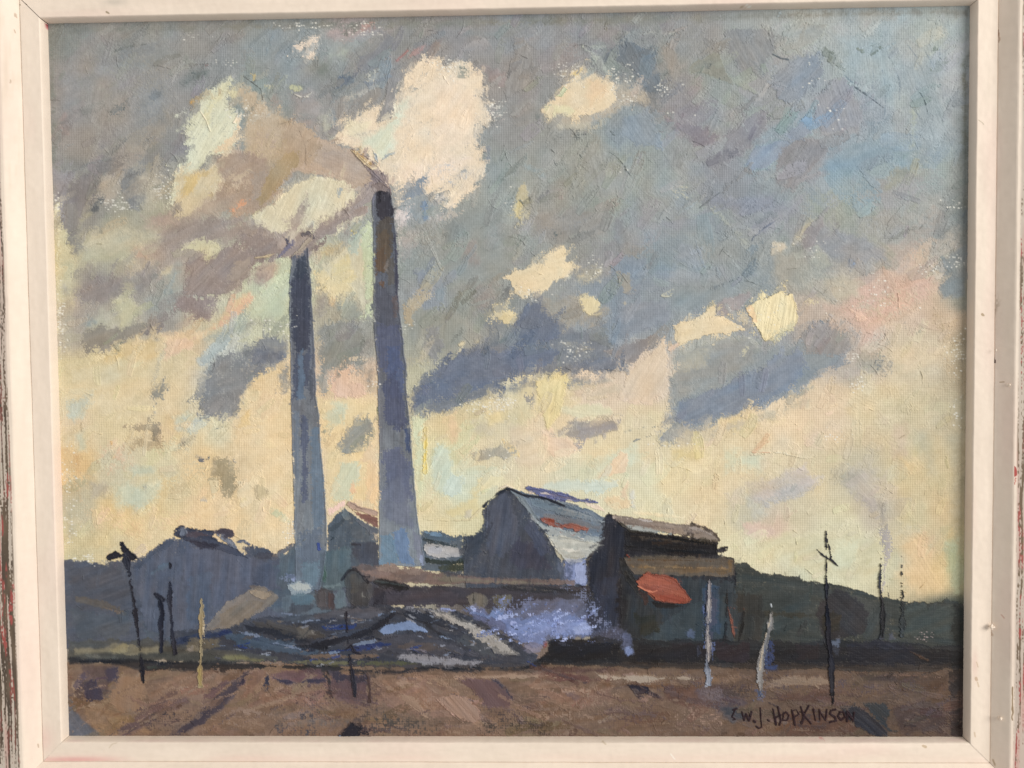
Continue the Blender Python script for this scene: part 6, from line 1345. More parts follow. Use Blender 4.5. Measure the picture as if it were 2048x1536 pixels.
P('666b7e',[760,960,800,950,830,1020,835,1060,790,1060,760,1040],r=1.4,f=12,ang=89)
P('61779a',[785,1060,815,1050,820,1100,835,1130,800,1132,785,1100],r=1,f=5,ang=-75,th=1.2)
P('647c92',[758,1070,785,1065,800,1110,800,1131,758,1131],r=1.1,f=6,ang=-40)
P('74788a',[825,1060,842,1070,848,1110,835,1120,822,1090],r=.9,f=5,ang=85)
L('8b93ad',[842,1112,846,1130],6,r=.9,f=3)
PASS[:] = [1.0, 1.0, 1.0]
L('3a4f3c',[755,815,754,850,755,880],2,r=.5,f=1,a=.7)
L('23232e',[780,388,781,396],3,r=.4)
C[:] = np.where(np.isin(ID, [STACK1, STACK2])[..., None], C+np.array([.043, .047, .036], np.float32), C)
# tan smoke at the foot of the tall stack
P('8c7a70',[750,1132,790,1126,820,1134,850,1138,840,1150,790,1148,755,1142],r=1,f=5,id=LOW)

# smoke wraps over the mouth of the shorter stack
L('a1958f',[540,520,570,508,600,500,622,478],[8,18,18,8],r=.7,f=3,ang=25,th=1.3,id=PUFF); L('b3a594',[585,512,604,497,622,476],[4,10,8],r=.6,f=2,ang=45,th=1.5,id=PUFF)
L('7d7887',[556,516,572,498,586,484],[10,14,10],r=.7,f=3,ang=45,id=PUFF,th=1.1); L('5b5b69',[566,472,574,482,574,494],[6,8,4],r=.7,f=2); L('6b6466',[604,468,618,466,628,476],[5,8,4],r=.8,f=2)
L('8c807c',[622,500,640,490,655,470],[8,16,10],r=.8,f=5,ang=40,id=PUFF,cov=.9); L('c9b99c',[510,516,535,513,552,506],[3,5,2],r=.4,th=1.5)
P('8e827f',[742,372,760,366,776,374,778,384,762,382,750,384],r=.8,f=2,id=PLUME,th=1.3); L('a79c97',[748,380,735,398,712,414],[10,16,10],r=.7,f=3,id=PLUME,ang=48)
edge_dabs(700,560,380,860,1180,6,18,51,ang=(78,102),wr=.3,ids=[STACK1,STACK2,SKY,PUFF,PLUME,CLOUD+1,CLOUD+10],amax=.9,jit=5)
edge_dabs(260,560,380,860,1140,5,10,52,ang=(-30,30),wr=.4,ids=[STACK1,STACK2,SKY,CLOUD+1,CLOUD+10],amax=.8,jit=5)
_g = (ID != SKY) & (ID < CLOUD) & ~np.isin(ID, [PLUME, PUFF])
_k = (1+(N2*.09+N3*.06+N4*.03)+(SPK-.5)*np.where(ID == GROUND, .07, .02))
C[:] = np.where(_g[..., None], C*_k[..., None], C)
# strokes restated over the earth
P('473f44',[425,1400,440,1385,480,1350,497,1340,500,1348,480,1378,440,1420,400,1450,370,1470,340,1472,360,1455,400,1430],r=1,f=3,ang=42,th=1.1)
P('6b5450',[400,1398,440,1362,470,1350,455,1372,425,1400],r=1,f=5,ang=42)
P('423c46',[170,1362,192,1360,206,1398,200,1402,172,1398],r=1,f=4,ang=88); P('47404a',[208,1338,238,1332,233,1362,212,1366],r=1,f=4,ang=88)
P('8f745c',[236,1358,280,1350,300,1380,285,1425,240,1430,220,1400],r=1.4,f=8,ang=86,a=.8)
P('3d3742',[460,1370,490,1350,497,1346,490,1366,478,1376],r=.8,f=3,ang=35); P('383a48',[521,1378,528,1362,535,1347,540,1380,530,1383],r=.8,f=3,ang=70)
P('3e3a47',[547,1356,600,1363,650,1355,650,1364,640,1369,600,1365,575,1371,560,1365],r=.8,f=3,ang=5)
P('5c4b4e',[657,1357,690,1352,735,1362,738,1400,690,1405,667,1390],r=1.2,f=6,ang=75,a=.8); P('3f3a42',[660,1342,700,1350,740,1347,740,1366,715,1370,690,1362,672,1366],r=1,f=4,ang=85)
P('a28675',[872,1395,900,1388,935,1392,960,1420,965,1440,940,1448,925,1445,900,1425],r=.8,f=3,ang=-48,th=1.3)
P('645052',[915,1360,960,1355,1000,1365,1030,1400,1020,1415,975,1418,950,1390],r=1.1,f=5,ang=-50,a=.85); P('403c46',[982,1356,1000,1362,1028,1400,1026,1408,1005,1385],r=.9,f=3,ang=-50)
P('2a2730',[1251,1368,1275,1370,1295,1374,1305,1385,1320,1396,1310,1392,1290,1390,1270,1388,1262,1380],r=.8,f=2,ang=-25,th=1.1)
P('2f3036',[1682,1416,1700,1411,1720,1413,1745,1430,1765,1450,1780,1468,1772,1474,1740,1472,1710,1450,1690,1432],r=1,f=3,ang=-42,th=1.1)
P('33373a',[1717,1397,1730,1405,1770,1405,1783,1420,1775,1448,1798,1465,1780,1466,1750,1440,1735,1420],r=1,f=4,ang=-42)
P('55494a',[1300,1345,1700,1345,1900,1360,1900,1400,1500,1400,1300,1380],r=2,f=40,cov=.35,th=.3)
for k_, (x_, y_) in enumerate([(330,1440),(470,1440),(620,1400),(860,1405),(1010,1440),(1130,1430),(1260,1430),(1390,1440),(1600,1440),(1200,1395),(720,1400)]):
    P(['4c4240','8f7a68','5a4a48','937b6a'][k_ % 4],[x_-60,y_-26,x_+50,y_-30,x_+64,y_+20,x_-40,y_+28],r=2.4,f=34,cov=.42,th=.4,ang=15)
C[:] = np.where((ID == GROUND)[..., None] & (V > 1340)[..., None], C*np.array([1.02, 1.01, 1.03], np.float32), C)
for k_ in range(150):
    x_ = _r.uniform(140, 1920); y_ = _r.uniform(1352, 1470); l_ = _r.uniform(24, 90); w_ = _r.uniform(4, 13); a_ = -1.0 if x_ < 560 else (.85 if _r.random() < .6 else .15)
    a_ *= _r.uniform(.4, 1.1); dk_ = np.interp(x_, [0, 900, 1900], [1, 1, .72])
    h_ = hx(['8f7766','9c8270','6a5550','4c4145','7c6558','5b4b4c','a08873','74605a'][int(_r.integers(0, 8))])*dk_
    L(h_,[x_-l_/2,y_-a_*l_*.35,x_+l_/2,y_+a_*l_*.35],[w_*.4,w_],r=.8,f=4,cov=.9,th=1.4,var=16,a=.6)
P('9b8070',[872,1396,900,1390,935,1393,958,1420,963,1440,940,1446,925,1444,900,1425],r=.7,f=3,ang=-48,th=1.5); P('65504f',[920,1362,958,1357,998,1367,1026,1400,1018,1414,978,1416,950,1390],r=1,f=4,ang=-50,a=.85)
for col_, q_, w_ in [('8d7563',(560,1400,620,1376,680,1380),14),('9b816e',(760,1366,820,1400,860,1440),22),('8b7261',(880,1362,900,1380,960,1386),10),('a08573',(1060,1376,1130,1384,1180,1380),12),
    ('6d5852',(1190,1384,1240,1400,1290,1404),14),('5b4a48',(1330,1382,1380,1400,1440,1404),14),('7d6658',(1040,1424,1110,1416,1200,1424),12),('66534e',(1180,1430,1260,1424,1330,1436),14),('8c7566',(420,1440,480,1420,540,1430),14),
    ('5d4c4d',(620,1372,700,1384,760,1410),9),('957c6a',(300,1366,350,1378,400,1372),9),('6c5550',(270,1440,320,1414,380,1400),12),('84695c',(250,1390,290,1410,340,1406),16),('7e6758',(560,1446,640,1430,700,1440),10),
    ('6f5a52',(1550,1386,1620,1380,1690,1384),10),('5c4a46',(1560,1404,1640,1412,1700,1404),10),('745e52',(1740,1352,1810,1350,1880,1356),9),('544844',(1800,1420,1850,1408,1890,1420),14),('4f4044',(1480,1408,1440,1396,1400,1380),12),
    ('a58c79',(520,1350,524,1372,536,1392),5),('8a6f60',(1000,1392,1050,1420,1090,1440),16),('5a4742',(1230,1362,1290,1366,1340,1364),7),('9a806c',(1100,1356,1180,1362,1240,1366),6)]:
    L(col_,list(q_),[w_*.4,w_,w_*.5],r=.8,f=5,cov=.95,th=1.3,a=.85,var=14)
P('a39484',[1185,1348,1240,1351,1290,1352,1380,1354,1410,1361,1340,1361,1290,1365,1240,1361,1200,1356],r=.9,f=3,ang=-2,th=1.2); P('8d7a68',[1540,1362,1600,1351,1640,1353,1680,1368,1640,1374,1580,1371],r=1,f=4,ang=-8,th=1,a=.8); P('9c8674',[905,1353,960,1351,1030,1348,1100,1351,1060,1357,980,1357],r=.9,f=3,a=.8)
P('222022',[1098,1284,1200,1282,1240,1286,1236,1322,1120,1326,1090,1318],r=1,f=5,a=.8); P('232124',[1270,1286,1420,1286,1420,1326,1275,1326],r=1.2,f=6,a=.7); P('212024',[1545,1290,1660,1288,1800,1296,1900,1300,1900,1332,1700,1334,1560,1330],r=1.2,f=7,a=.6)
P('8f9ca4',[572,1170,590,1162,612,1162,626,1172,622,1186,600,1192,582,1190],r=.8,f=3,th=1.3,id=LINK); P('b3b8b4',[576,1170,600,1163,616,1167,622,1178,606,1183,590,1178],r=.8,f=3,ang=15,id=LINK,th=1.4)
P('5b7280',[580,1192,600,1186,626,1186,640,1200,620,1215,590,1212],r=1,f=6,a=.8)
P('a9a39b',[1760,1060,1775,1050,1790,1078,1796,1098,1784,1122,1774,1150,1768,1180,1762,1170,1764,1110,1758,1085],r=1.2,f=10,ang=80,cov=.9); P('aaa295',[1750,1000,1775,1000,1775,1060,1760,1060],r=1.4,f=12,cov=.7)
P('4a4b5c',[1405,1180,1430,1176,1440,1230,1430,1280,1408,1280],r=1.4,f=10,a=.7,ang=88); P('5c6c96',[1405,1210,1416,1205,1414,1300,1404,1300],r=1.2,f=6,cov=.7); P('565f80',[1418,1290,1430,1285,1432,1330,1420,1335],r=1.2,f=6,cov=.7)
P('38405e',[1525,1280,1545,1275,1548,1330,1530,1345,1520,1330],r=1.3,f=7,cov=.75)
P('6a5f62',[1390,1372,1440,1368,1460,1385,1440,1410,1400,1405],r=1.6,f=14,cov=.7); P('5c5560',[1500,1370,1545,1370,1535,1405,1505,1405],r=1.4,f=10,cov=.7)
# --- poles and posts
ID0 = ID.copy()
def pole(k, col, pts, w, **kw):
    L(col, pts, w, id=POLE+k, th=1.5, **dict(dict(r=.75, var=18, f=1.5, cov=1.15), **kw))
pole(0,'23242e',[246,1090,252,1125,262,1170,270,1215,276,1262,282,1310,287,1345,287,1366],[7,8,6,7,9,8,9,2])
L('23242e',[218,1114,232,1108,246,1112],[10,14,8],r=1,id=POLE,th=1.4); L('23242e',[243,1086,248,1100,262,1112,276,1118],[8,16,18,6],r=1.1,id=POLE,th=1.4)
L('2b2d38',[250,1110,258,1140,262,1160],[16,10,6],r=1,id=POLE,f=2)
pole(1,'252733',[311,1190,320,1200,324,1225,322,1245,323,1270,323,1305],[4,10,8,11,8,7]); L('252733',[310,1188,326,1200],[6,8],r=.9,id=POLE+1)
pole(2,'252733',[341,1128,341,1160,340,1190,343,1230,345,1270,350,1305],[4,4,9,6,7,13])
L('9a8a6c',[405,1245,404,1215],9,r=.8,f=4,a=.5)
pole(3,'a08e6c',[403,1198,404,1230,402,1270,402,1310,400,1340,401,1372],[6,10,8,9,11,9],var=22)
L('b7a88c',[406,1235,408,1290],2.5,r=.4,f=1); L('a3905f',[399,1340,401,1368],5,r=.5)
pole(4,'2a2933',[693,1225,695,1260,698,1300,702,1330,704,1345,710,1392],[4,5,6,8,7,6]); L('2a2933',[690,1300,702,1292,708,1304,722,1308],[4,8,5,2],r=.4,id=POLE+4); L('2a2933',[704,1340,710,1370,711,1392],[8,7,2],r=.5,id=POLE+4)
L('3a3538',[656,1345,660,1375,666,1396],[5,4,2],r=.4); L('4a3c3c',[735,1348,740,1380,739,1402],[5,5,7],r=.5)
L('252a30',[620,1258,600,1280],2,r=.4,a=.3)
pole(5,'878890',[1418,1150,1419,1175,1417,1210,1415,1250,1414,1275,1417,1300,1414,1330,1418,1365],[4,7,8,8,10,12,13,16],var=30,f=2,r=.9)
L('a8a29e',[1417,1200,1415,1270,1417,1330],[3,3,4],r=.5,f=1,id=POLE+5); L('1d2026',[1411,1210,1409,1275],2.5,r=.4,f=1)
P('8f929c',[1408,1335,1426,1335,1426,1366,1412,1372],r=1,f=6,cov=.8)
pole(6,'8b8784',[1543,1225,1541,1242,1535,1270,1526,1300,1520,1330,1519,1360,1523,1392],[6,11,11,12,14,15,7],var=30,f=2,r=.9)
L('b0a594',[1540,1240,1527,1285,1519,1340],[3,4,3],r=.5,f=1,id=POLE+6); L('c9cdd0',[1542,1208,1543,1214],3,r=.5)
L('4b5a7c',[1528,1290,1534,1330,1530,1370],5,r=.9,f=4,a=.6); P('565c70',[1510,1375,1530,1380,1524,1405,1514,1400],r=1,f=6)
pole(7,'26262e',[1652,1058,1653,1090,1653,1130,1653,1180,1655,1230,1658,1280,1662,1320,1664,1360,1666,1408],[3,5,6,4,8,7,13,12,3])
L('26262e',[1635,1100,1648,1112,1665,1122,1676,1132],[3,5,6,2],r=.5,id=POLE+7,th=1.5); L('2a2a32',[1654,1078,1660,1100,1662,1120],[5,6,6],r=.6,f=1,id=POLE+7)
L('1b1a1e',[1662,1390,1668,1384,1664,1412],[3,4,3],r=.4,id=POLE+7)
P('b3aca6',[1762,1065,1775,1060,1785,1080,1794,1095,1784,1120,1772,1150,1770,1190,1762,1200,1762,1120,1766,1090],r=1,f=7,ang=80,cov=.85)
pole(8,'3a3b42',[1763,1110,1761,1140,1759,1172,1764,1200,1766,1240,1764,1275],[4,6,5,7,11,8])
L('26282c',[1765,1195,1767,1230,1764,1270],[5,11,8],r=.7,f=2,id=POLE+8)
L('55555a',[1775,1170,1778,1195],3,r=.8,f=2,cov=.7)
pole(9,'3d4143',[1804,1140,1804,1175,1806,1205,1806,1240,1804,1270],[3,5,6,13,7],f=2,cov=.75); L('343839',[1806,1215,1803,1250],[6,12],r=.8,f=3,id=POLE+9)
L('6c6864',[1804,1108,1804,1140],2,r=.6,f=1,cov=.5)
P('25242c',[672,1476,688,1462,697,1448,701,1440,710,1450,722,1458,716,1464,735,1463,746,1476],r=.8,f=2,th=1.3,id=GROUND)
P('8a9ab0',[676,1474,684,1466,682,1476],r=.5,f=2)
edge_dabs(420,130,1340,1930,1478,8,30,47,ang=(-60,60),ids=[GROUND],carry=False,jit=8,th=1)
for q in [(250,1430,330,1404),(300,1460,360,1440),(560,1420,620,1404),(620,1450,680,1432),(800,1442,860,1420),(1000,1440,1060,1424),(1180,1450,1260,1432),(1080,1392,1130,1402),(1330,1440,1400,1452),(760,1380,800,1400),(1450,1392,1500,1402),(1600,1400,1680,1392)]:
    L('5f4d4a',list(q),[2,7,3],r=1,f=4,cov=.8,a=.8)
P('4f4a4e',[590,1425,640,1420,650,1440,600,1446],r=2,f=20,cov=.5,th=.3); P('4a4644',[730,1425,760,1420,880,1440,880,1472,740,1472],r=2,f=26,cov=.42,th=.3)
P('4a4038',[960,1440,1060,1435,1110,1455,1110,1474,960,1474],r=2,f=22,cov=.42,th=.3); P('4c4a50',[550,1450,640,1445,640,1472,550,1472],r=2,f=22,cov=.45,th=.3)
edge_dabs(160,1400,1180,1560,1400,4,11,81,ang=(60,120),wr=.4,carry=True,jit=8,th=.8)
edge_dabs(120,230,1080,420,1380,4,10,82,ang=(40,140),wr=.4,carry=True,jit=6,th=.6)
# --- signature, in dark brown brush letters
SG = '33222a'
def S(*pts, w=3.2): L('2b1b20', list(pts), w*1.15, r=.25, th=1.2, var=8, id=SIGN)
S(1466,1420,1474,1417); S(1470,1420,1464,1434,1472,1438,1466,1440,w=2.4)
S(1484,1424,1488,1440,1492,1428,1498,1441,1503,1424)
S(1508,1442,1510,1444,w=4)
S(1521,1416,1522,1440,1524,1454,1518,1457,1513,1453)
S(1536,1440,1538,1442,w=4)
S(1546,1418,1552,1449); S(1556,1414,1562,1440,1559,1450,w=3.6); S(1549,1436,1562,1430,w=2.6)
S(1567,1428,1566,1440,1574,1440,1578,1430,1572,1424,1567,1428,w=3)
S(1584,1420,1590,1449,w=4); S(1584,1422,1593,1419,1598,1428,1589,1434,w=2.8)
S(1602,1414,1608,1434,1603,1446,w=4); S(1618,1411,1608,1430,1614,1437,1622,1447,w=3.6); S(1600,1424,1612,1424,w=2.4)
S(1627,1419,1631,1440)
S(1639,1420,1640,1440); S(1639,1422,1651,1440,1654,1419,w=3.2)
S(1671,1419,1662,1421,1660,1428,1670,1434,1672,1441,1660,1444)
S(1680,1424,1676,1432,1682,1440,1690,1434,1687,1424,1680,1424)
S(1694,1442,1695,1423,1706,1441,w=4); S(1706,1441,1708,1424,w=3)

# --- pale dots here and there on the weave
for q in [(545,40,660,60,40),(430,112,480,135,14),(200,385,260,430,60),(300,345,345,400,55),(105,390,120,420,20),(360,60,420,80,8),(860,110,935,150,60),(965,190,1010,250,60),(690,40,760,80,50),
          (440,200,520,240,40),(1095,125,1165,165,45),(1210,110,1270,190,45),(1305,165,1350,190,22),(1235,185,1270,205,22),(1160,520,1215,560,24),(1020,570,1100,600,26),(110,560,130,720,80),
          (1720,550,1790,620,26),(1820,530,1890,545,18),(1640,580,1900,640,20),(1690,700,1720,725,16),(1700,755,1735,785,26),(1895,660,1935,760,50),(1900,780,1925,850,20),(930,800,1000,830,40),
          (985,790,1030,830,40),(120,1000,155,1100,50),(117,900,150,1000,40),(560,640,590,660,10),(500,630,600,690,30),(730,750,757,800,20),(1620,190,1700,260,12),(1540,480,1700,520,20),(1600,120,1640,180,8),
          (1000,380,1060,420,10),(800,640,830,660,10),(1280,880,1440,900,10),(1650,860,1700,880,16),(1430,600,1600,660,26),(1880,400,1935,420,18),(1240,330,1260,345,4),(1280,170,1400,230,14),
          (565,1030,592,1090,40),(140,1108,200,1130,30),(980,900,1060,930,6),(1110,680,1180,720,40),(1890,500,1930,540,26)]:
    specks(*q[:4], q[4], int(q[0]+q[1]), 'ebe8dc', 1.7)
# ------------------------------------------------------------------ relief, albedo
HT = np.clip(HT, 0, 4)
relief = (HT*0.00032 + (1-0.75*TK)*WV*0.00018 + (N4*.5+N3*.5)*0.00005).astype(np.float32)
E0 = np.array(ILLUM, np.float32)
def albedo(c):
    return np.clip(lin(np.clip(c, 0, 1))/E0, 0.004, 0.92)
ALB = albedo(C)

def thing(name, label, cat, loc=(0, 0, 0)):
    o = bpy.data.objects.new(name, None); COL.objects.link(o); o.empty_display_size = .05
    o.location = loc; o["label"] = label; o["category"] = cat
    return o

def paint_mat(name, rough, spec=.5, bump=None):
    m = bpy.data.materials.new(name); m.use_nodes = True
    nt = m.node_tree; b = nt.nodes['Principled BSDF']
    a = nt.nodes.new('ShaderNodeAttribute'); a.attribute_name = 'paint'
    nt.links.new(a.outputs['Color'], b.inputs['Base Color'])
    n = nt.nodes.new('ShaderNodeTexNoise'); n.inputs['Scale'].default_value = 90; n.inputs['Detail'].default_value = 5
    tc = nt.nodes.new('ShaderNodeTexCoord'); nt.links.new(tc.outputs['Object'], n.inputs['Vector'])
    r = nt.nodes.new('ShaderNodeMapRange'); r.inputs[3].default_value = rough-.09; r.inputs[4].default_value = rough+.12
    nt.links.new(n.outputs['Fac'], r.inputs[0]); nt.links.new(r.outputs[0], b.inputs['Roughness'])
    b.inputs['Specular IOR Level'].default_value = spec
    if bump:
        n2 = nt.nodes.new('ShaderNodeTexNoise'); n2.inputs['Scale'].default_value = bump[0]; n2.inputs['Detail'].default_value = 6
        nt.links.new(tc.outputs['Object'], n2.inputs['Vector'])
        bu = nt.nodes.new('ShaderNodeBump'); bu.inputs['Strength'].default_value = bump[1]; bu.inputs['Distance'].default_value = .0006
        nt.links.new(n2.outputs['Fac'], bu.inputs['Height']); nt.links.new(bu.outputs[0], b.inputs['Normal'])
    return m

def quads_mesh(name, co, quads, mat, parent=None, col=None, smooth=False):
    me = bpy.data.meshes.new(name)
    nv = len(co); nq = len(quads)
    me.vertices.add(nv); me.vertices.foreach_set('co', np.ascontiguousarray(co, np.float32).ravel())
    me.loops.add(nq*4); me.loops.foreach_set('vertex_index', np.ascontiguousarray(quads, np.int32).ravel())
    me.polygons.add(nq); me.polygons.foreach_set('loop_start', np.arange(0, nq*4, 4, dtype=np.int32))
    if col is not None:
        at = me.color_attributes.new('paint', 'FLOAT_COLOR', 'POINT')
        c4 = np.ones((nv, 4), np.float32); c4[:, :3] = col
        at.data.foreach_set('color', c4.ravel())
    me.update(calc_edges=True)
    me.polygons.foreach_set('use_smooth', np.full(nq, smooth, bool))
    me.materials.append(mat)
    o = bpy.data.objects.new(name, me); COL.objects.link(o)
    if parent: o.parent = parent
    return o

# the whole picture hangs as one thing
root = thing('framed_painting', 'oil painting of two factory chimneys in a cream frame with scratched red edges', 'painting', (0, 0.02, HANG-0.24))
ROOT = np.array([0, 0.02, HANG-0.24])

m_back = bpy.data.materials.new('raw_canvas'); m_back.use_nodes = True
_n = m_back.node_tree; _b = _n.nodes['Principled BSDF']; _b.inputs['Base Color'].default_value = (.55, .48, .36, 1); _b.inputs['Roughness'].default_value = .9
_w = _n.nodes.new('ShaderNodeTexNoise'); _w.inputs['Scale'].default_value = 600; _bb = _n.nodes.new('ShaderNodeBump'); _bb.inputs['Strength'].default_value = .4
_n.links.new(_w.outputs['Fac'], _bb.inputs['Height']); _n.links.new(_bb.outputs[0], _b.inputs['Normal'])

def boxmesh(x0, x1, y0, y1, z0, z1):
    c = np.array([[x0, y0, z0], [x1, y0, z0], [x1, y1, z0], [x0, y1, z0], [x0, y0, z1], [x1, y0, z1], [x1, y1, z1], [x0, y1, z1]], float)
    q = [[0, 3, 2, 1], [4, 5, 6, 7], [0, 1, 5, 4], [1, 2, 6, 5], [2, 3, 7, 6], [3, 0, 4, 7]]
    return to_world(c)-ROOT, q
co, q = boxmesh(-W_C/2-.006, W_C/2+.006, -H_C/2-.006, H_C/2+.006, -.018, -.0012)
canvas = quads_mesh('canvas', co, q, m_back, root)
canvas['label'] = 'stretched canvas carrying the thick knife-painted factory landscape'

# tidy the motif map: drop lone specks
def tidy(idm):
    for _ in range(2):
        nb = [np.roll(idm, s, a) for a in (0, 1) for s in (-2, -1, 1, 2)]
        st = np.stack(nb); same = (st == idm).sum(0)
        alt = np.sort(st, 0)[4]
        idm = np.where(same < 3, alt, idm)
    return idm
IDT = tidy(ID0); IDP = np.where(ID >= POLE, ID, -1)
names = {
 SKY: ('painted_sky', 'painted cloudy sky in greys, blue and cream'),
 PLUME: ('painted_smoke', 'taupe smoke plume blown left from the taller chimney'),
 PUFF: ('painted_smoke', 'mauve smoke drifting from the top of the shorter chimney'),
 PUFF2: ('painted_smoke', 'low tan puff in front of the left shed'),
 GAP: ('painted_shed', 'pale-walled low sheds between the taller chimney and the gabled building'),
 STEAM: ('painted_steam', 'lavender-blue steam beside the dark works'),
 STACK1: ('painted_chimney', 'taller tapering chimney with a rust-brown stain'),
 STACK2: ('painted_chimney', 'shorter blue-grey chimney on the left'),
 HILL1: ('painted_hill', 'slate-blue hill at the left edge'),
 HILL2: ('painted_hill', 'dark green hill on the right'),
 SHED: ('painted_shed', 'blue-grey gabled shed left of the shorter chimney'),
 HOUSE: ('painted_house', 'teal-grey gabled house between the two chimneys'),
 BARN: ('painted_factory_building', 'tall gabled building with pale roof and rust streaks'),
 BLACKB: ('painted_factory_building', 'black works building with a brick-red patch'),
 LOW: ('painted_shed', 'long low shed with a tan roof'),
 HEDGE: ('painted_wagons', 'row of near-black wagons along the track'),
 HEAP: ('painted_ash_heap', 'blue and grey streaked ash heaps'),
 GROUND: ('painted_ground', 'brown foreground earth'),
 LINK: ('painted_steam', 'small white puff in front of the left shed'),
 SIGN: ('signature', 'dark brown signature W.J. HOPKINSON'),
}
pl = ['leaning black pole with a bushy top at the far left', 'short dark pole, left of a close pair', 'dark pole, right of a close pair', 'ochre post in front of the left heaps', 'thin black pole before the ash heaps',
      'pale grey post before the red patch', 'leaning pale post right of the red patch', 'tall black pole with crossarm on the right', 'dark pole under a wisp of smoke at the right', 'faint dark pole at the far right']
for k, t in enumerate(pl): names[POLE+k] = ('painted_pole', t)
cl = ['small pink-white cloud near the top edge', 'large bright cloud right of the taller chimney', 'cream triangular cloud right of centre at the top', 'small ragged cream cloud in the middle', 'round cream cloud patch in the middle',
      'small cream patch above the slate band', 'pinkish slanting cloud streak', 'narrow cream cloud strip', 'bright square yellow cloud patch', 'pale green cloud left of the smoke', 'cream light under the smoke arch', 'tiny cream patch in the smoke']
for k, t in enumerate(cl): names[CLOUD+k] = ('painted_cloud', t)

m_oil = paint_mat('oil_paint', .52, .18)
wpos = (to_world(np.stack([GX, GY, relief-.0006], -1).reshape(-1, 3))-ROOT).astype(np.float32)
cell = IDT[:-1, :-1]
base = (np.arange(NY-1)[:, None]*NX+np.arange(NX-1)[None, :])
allc = ALB.reshape(-1, 3)
for k, (nm, lb) in names.items():
    top = k >= POLE
    sel = base[(IDP[:-1, :-1] if top else cell) == k]
    if len(sel) < 12: continue
    q = np.stack([sel, sel+NX, sel+NX+1, sel+1], 1)
    u, inv = np.unique(q.ravel(), return_inverse=True)
    o = quads_mesh(nm, wpos[u]+(np.array([0, -.00009, 0], np.float32) if top else 0), inv.reshape(-1, 4), m_oil, canvas, allc[u])
    o['label'] = lb

# ------------------------------------------------------------------ the frame
m_white = paint_mat('chalky_cream_paint', .55, .3, bump=(260, .25))
INN = {'t': (H_C/2), }
def prof_pts(kind):
    # (distance out from the opening, height above the canvas), metres
    if kind == 'liner':
        a = [(0, -.001), (.0001, .001), (.0004, .003), (.0008, .0048), (.0011, .0056), (.0015, .006)]
        a += [(.0015+.0102*t, .006+.0002*t) for t in np.linspace(0, 1, 44)[1:]]
        a += [(.0119, -.001)]
        return np.array(a)
    if kind == 'slope':
        a = [(.0119, .003), (.0120, .0062), (.0122, .0065), (.0126, .0068)]
        t = np.linspace(0, 1, 26)[1:]
        a += [(.0126+.0062*x, .0068+.0058*x) for x in t]
        a += [(.0191, .0128), (.0196, .0130)]
        return np.array(a)
    if kind == 'band':
        a = [(.0196+.0002*i, .0130+.0004*math.sin(min(1, i/40)*1.57)) for i in range(0, 66)]
        a += [(.0330+.001*i, .0134) for i in range(0, 26)]
        a += [(.0590, .0114), (.0600, .0100), (.0603, .008), (.0603, -.012), (.0119, -.012)]
        return np.array(a)

SIDES = {  # start corner -> end corner, inward normal
 'top': ((-W_C/2, H_C/2), (W_C/2, H_C/2), (0, 1)), 'bottom': ((W_C/2, -H_C/2), (-W_C/2, -H_C/2), (0, -1)),
 'left': ((-W_C/2, -H_C/2), (-W_C/2, H_C/2), (-1, 0)), 'right': ((W_C/2, H_C/2), (W_C/2, -H_C/2), (1, 0))}
CREAM = hx('f1e1cf')

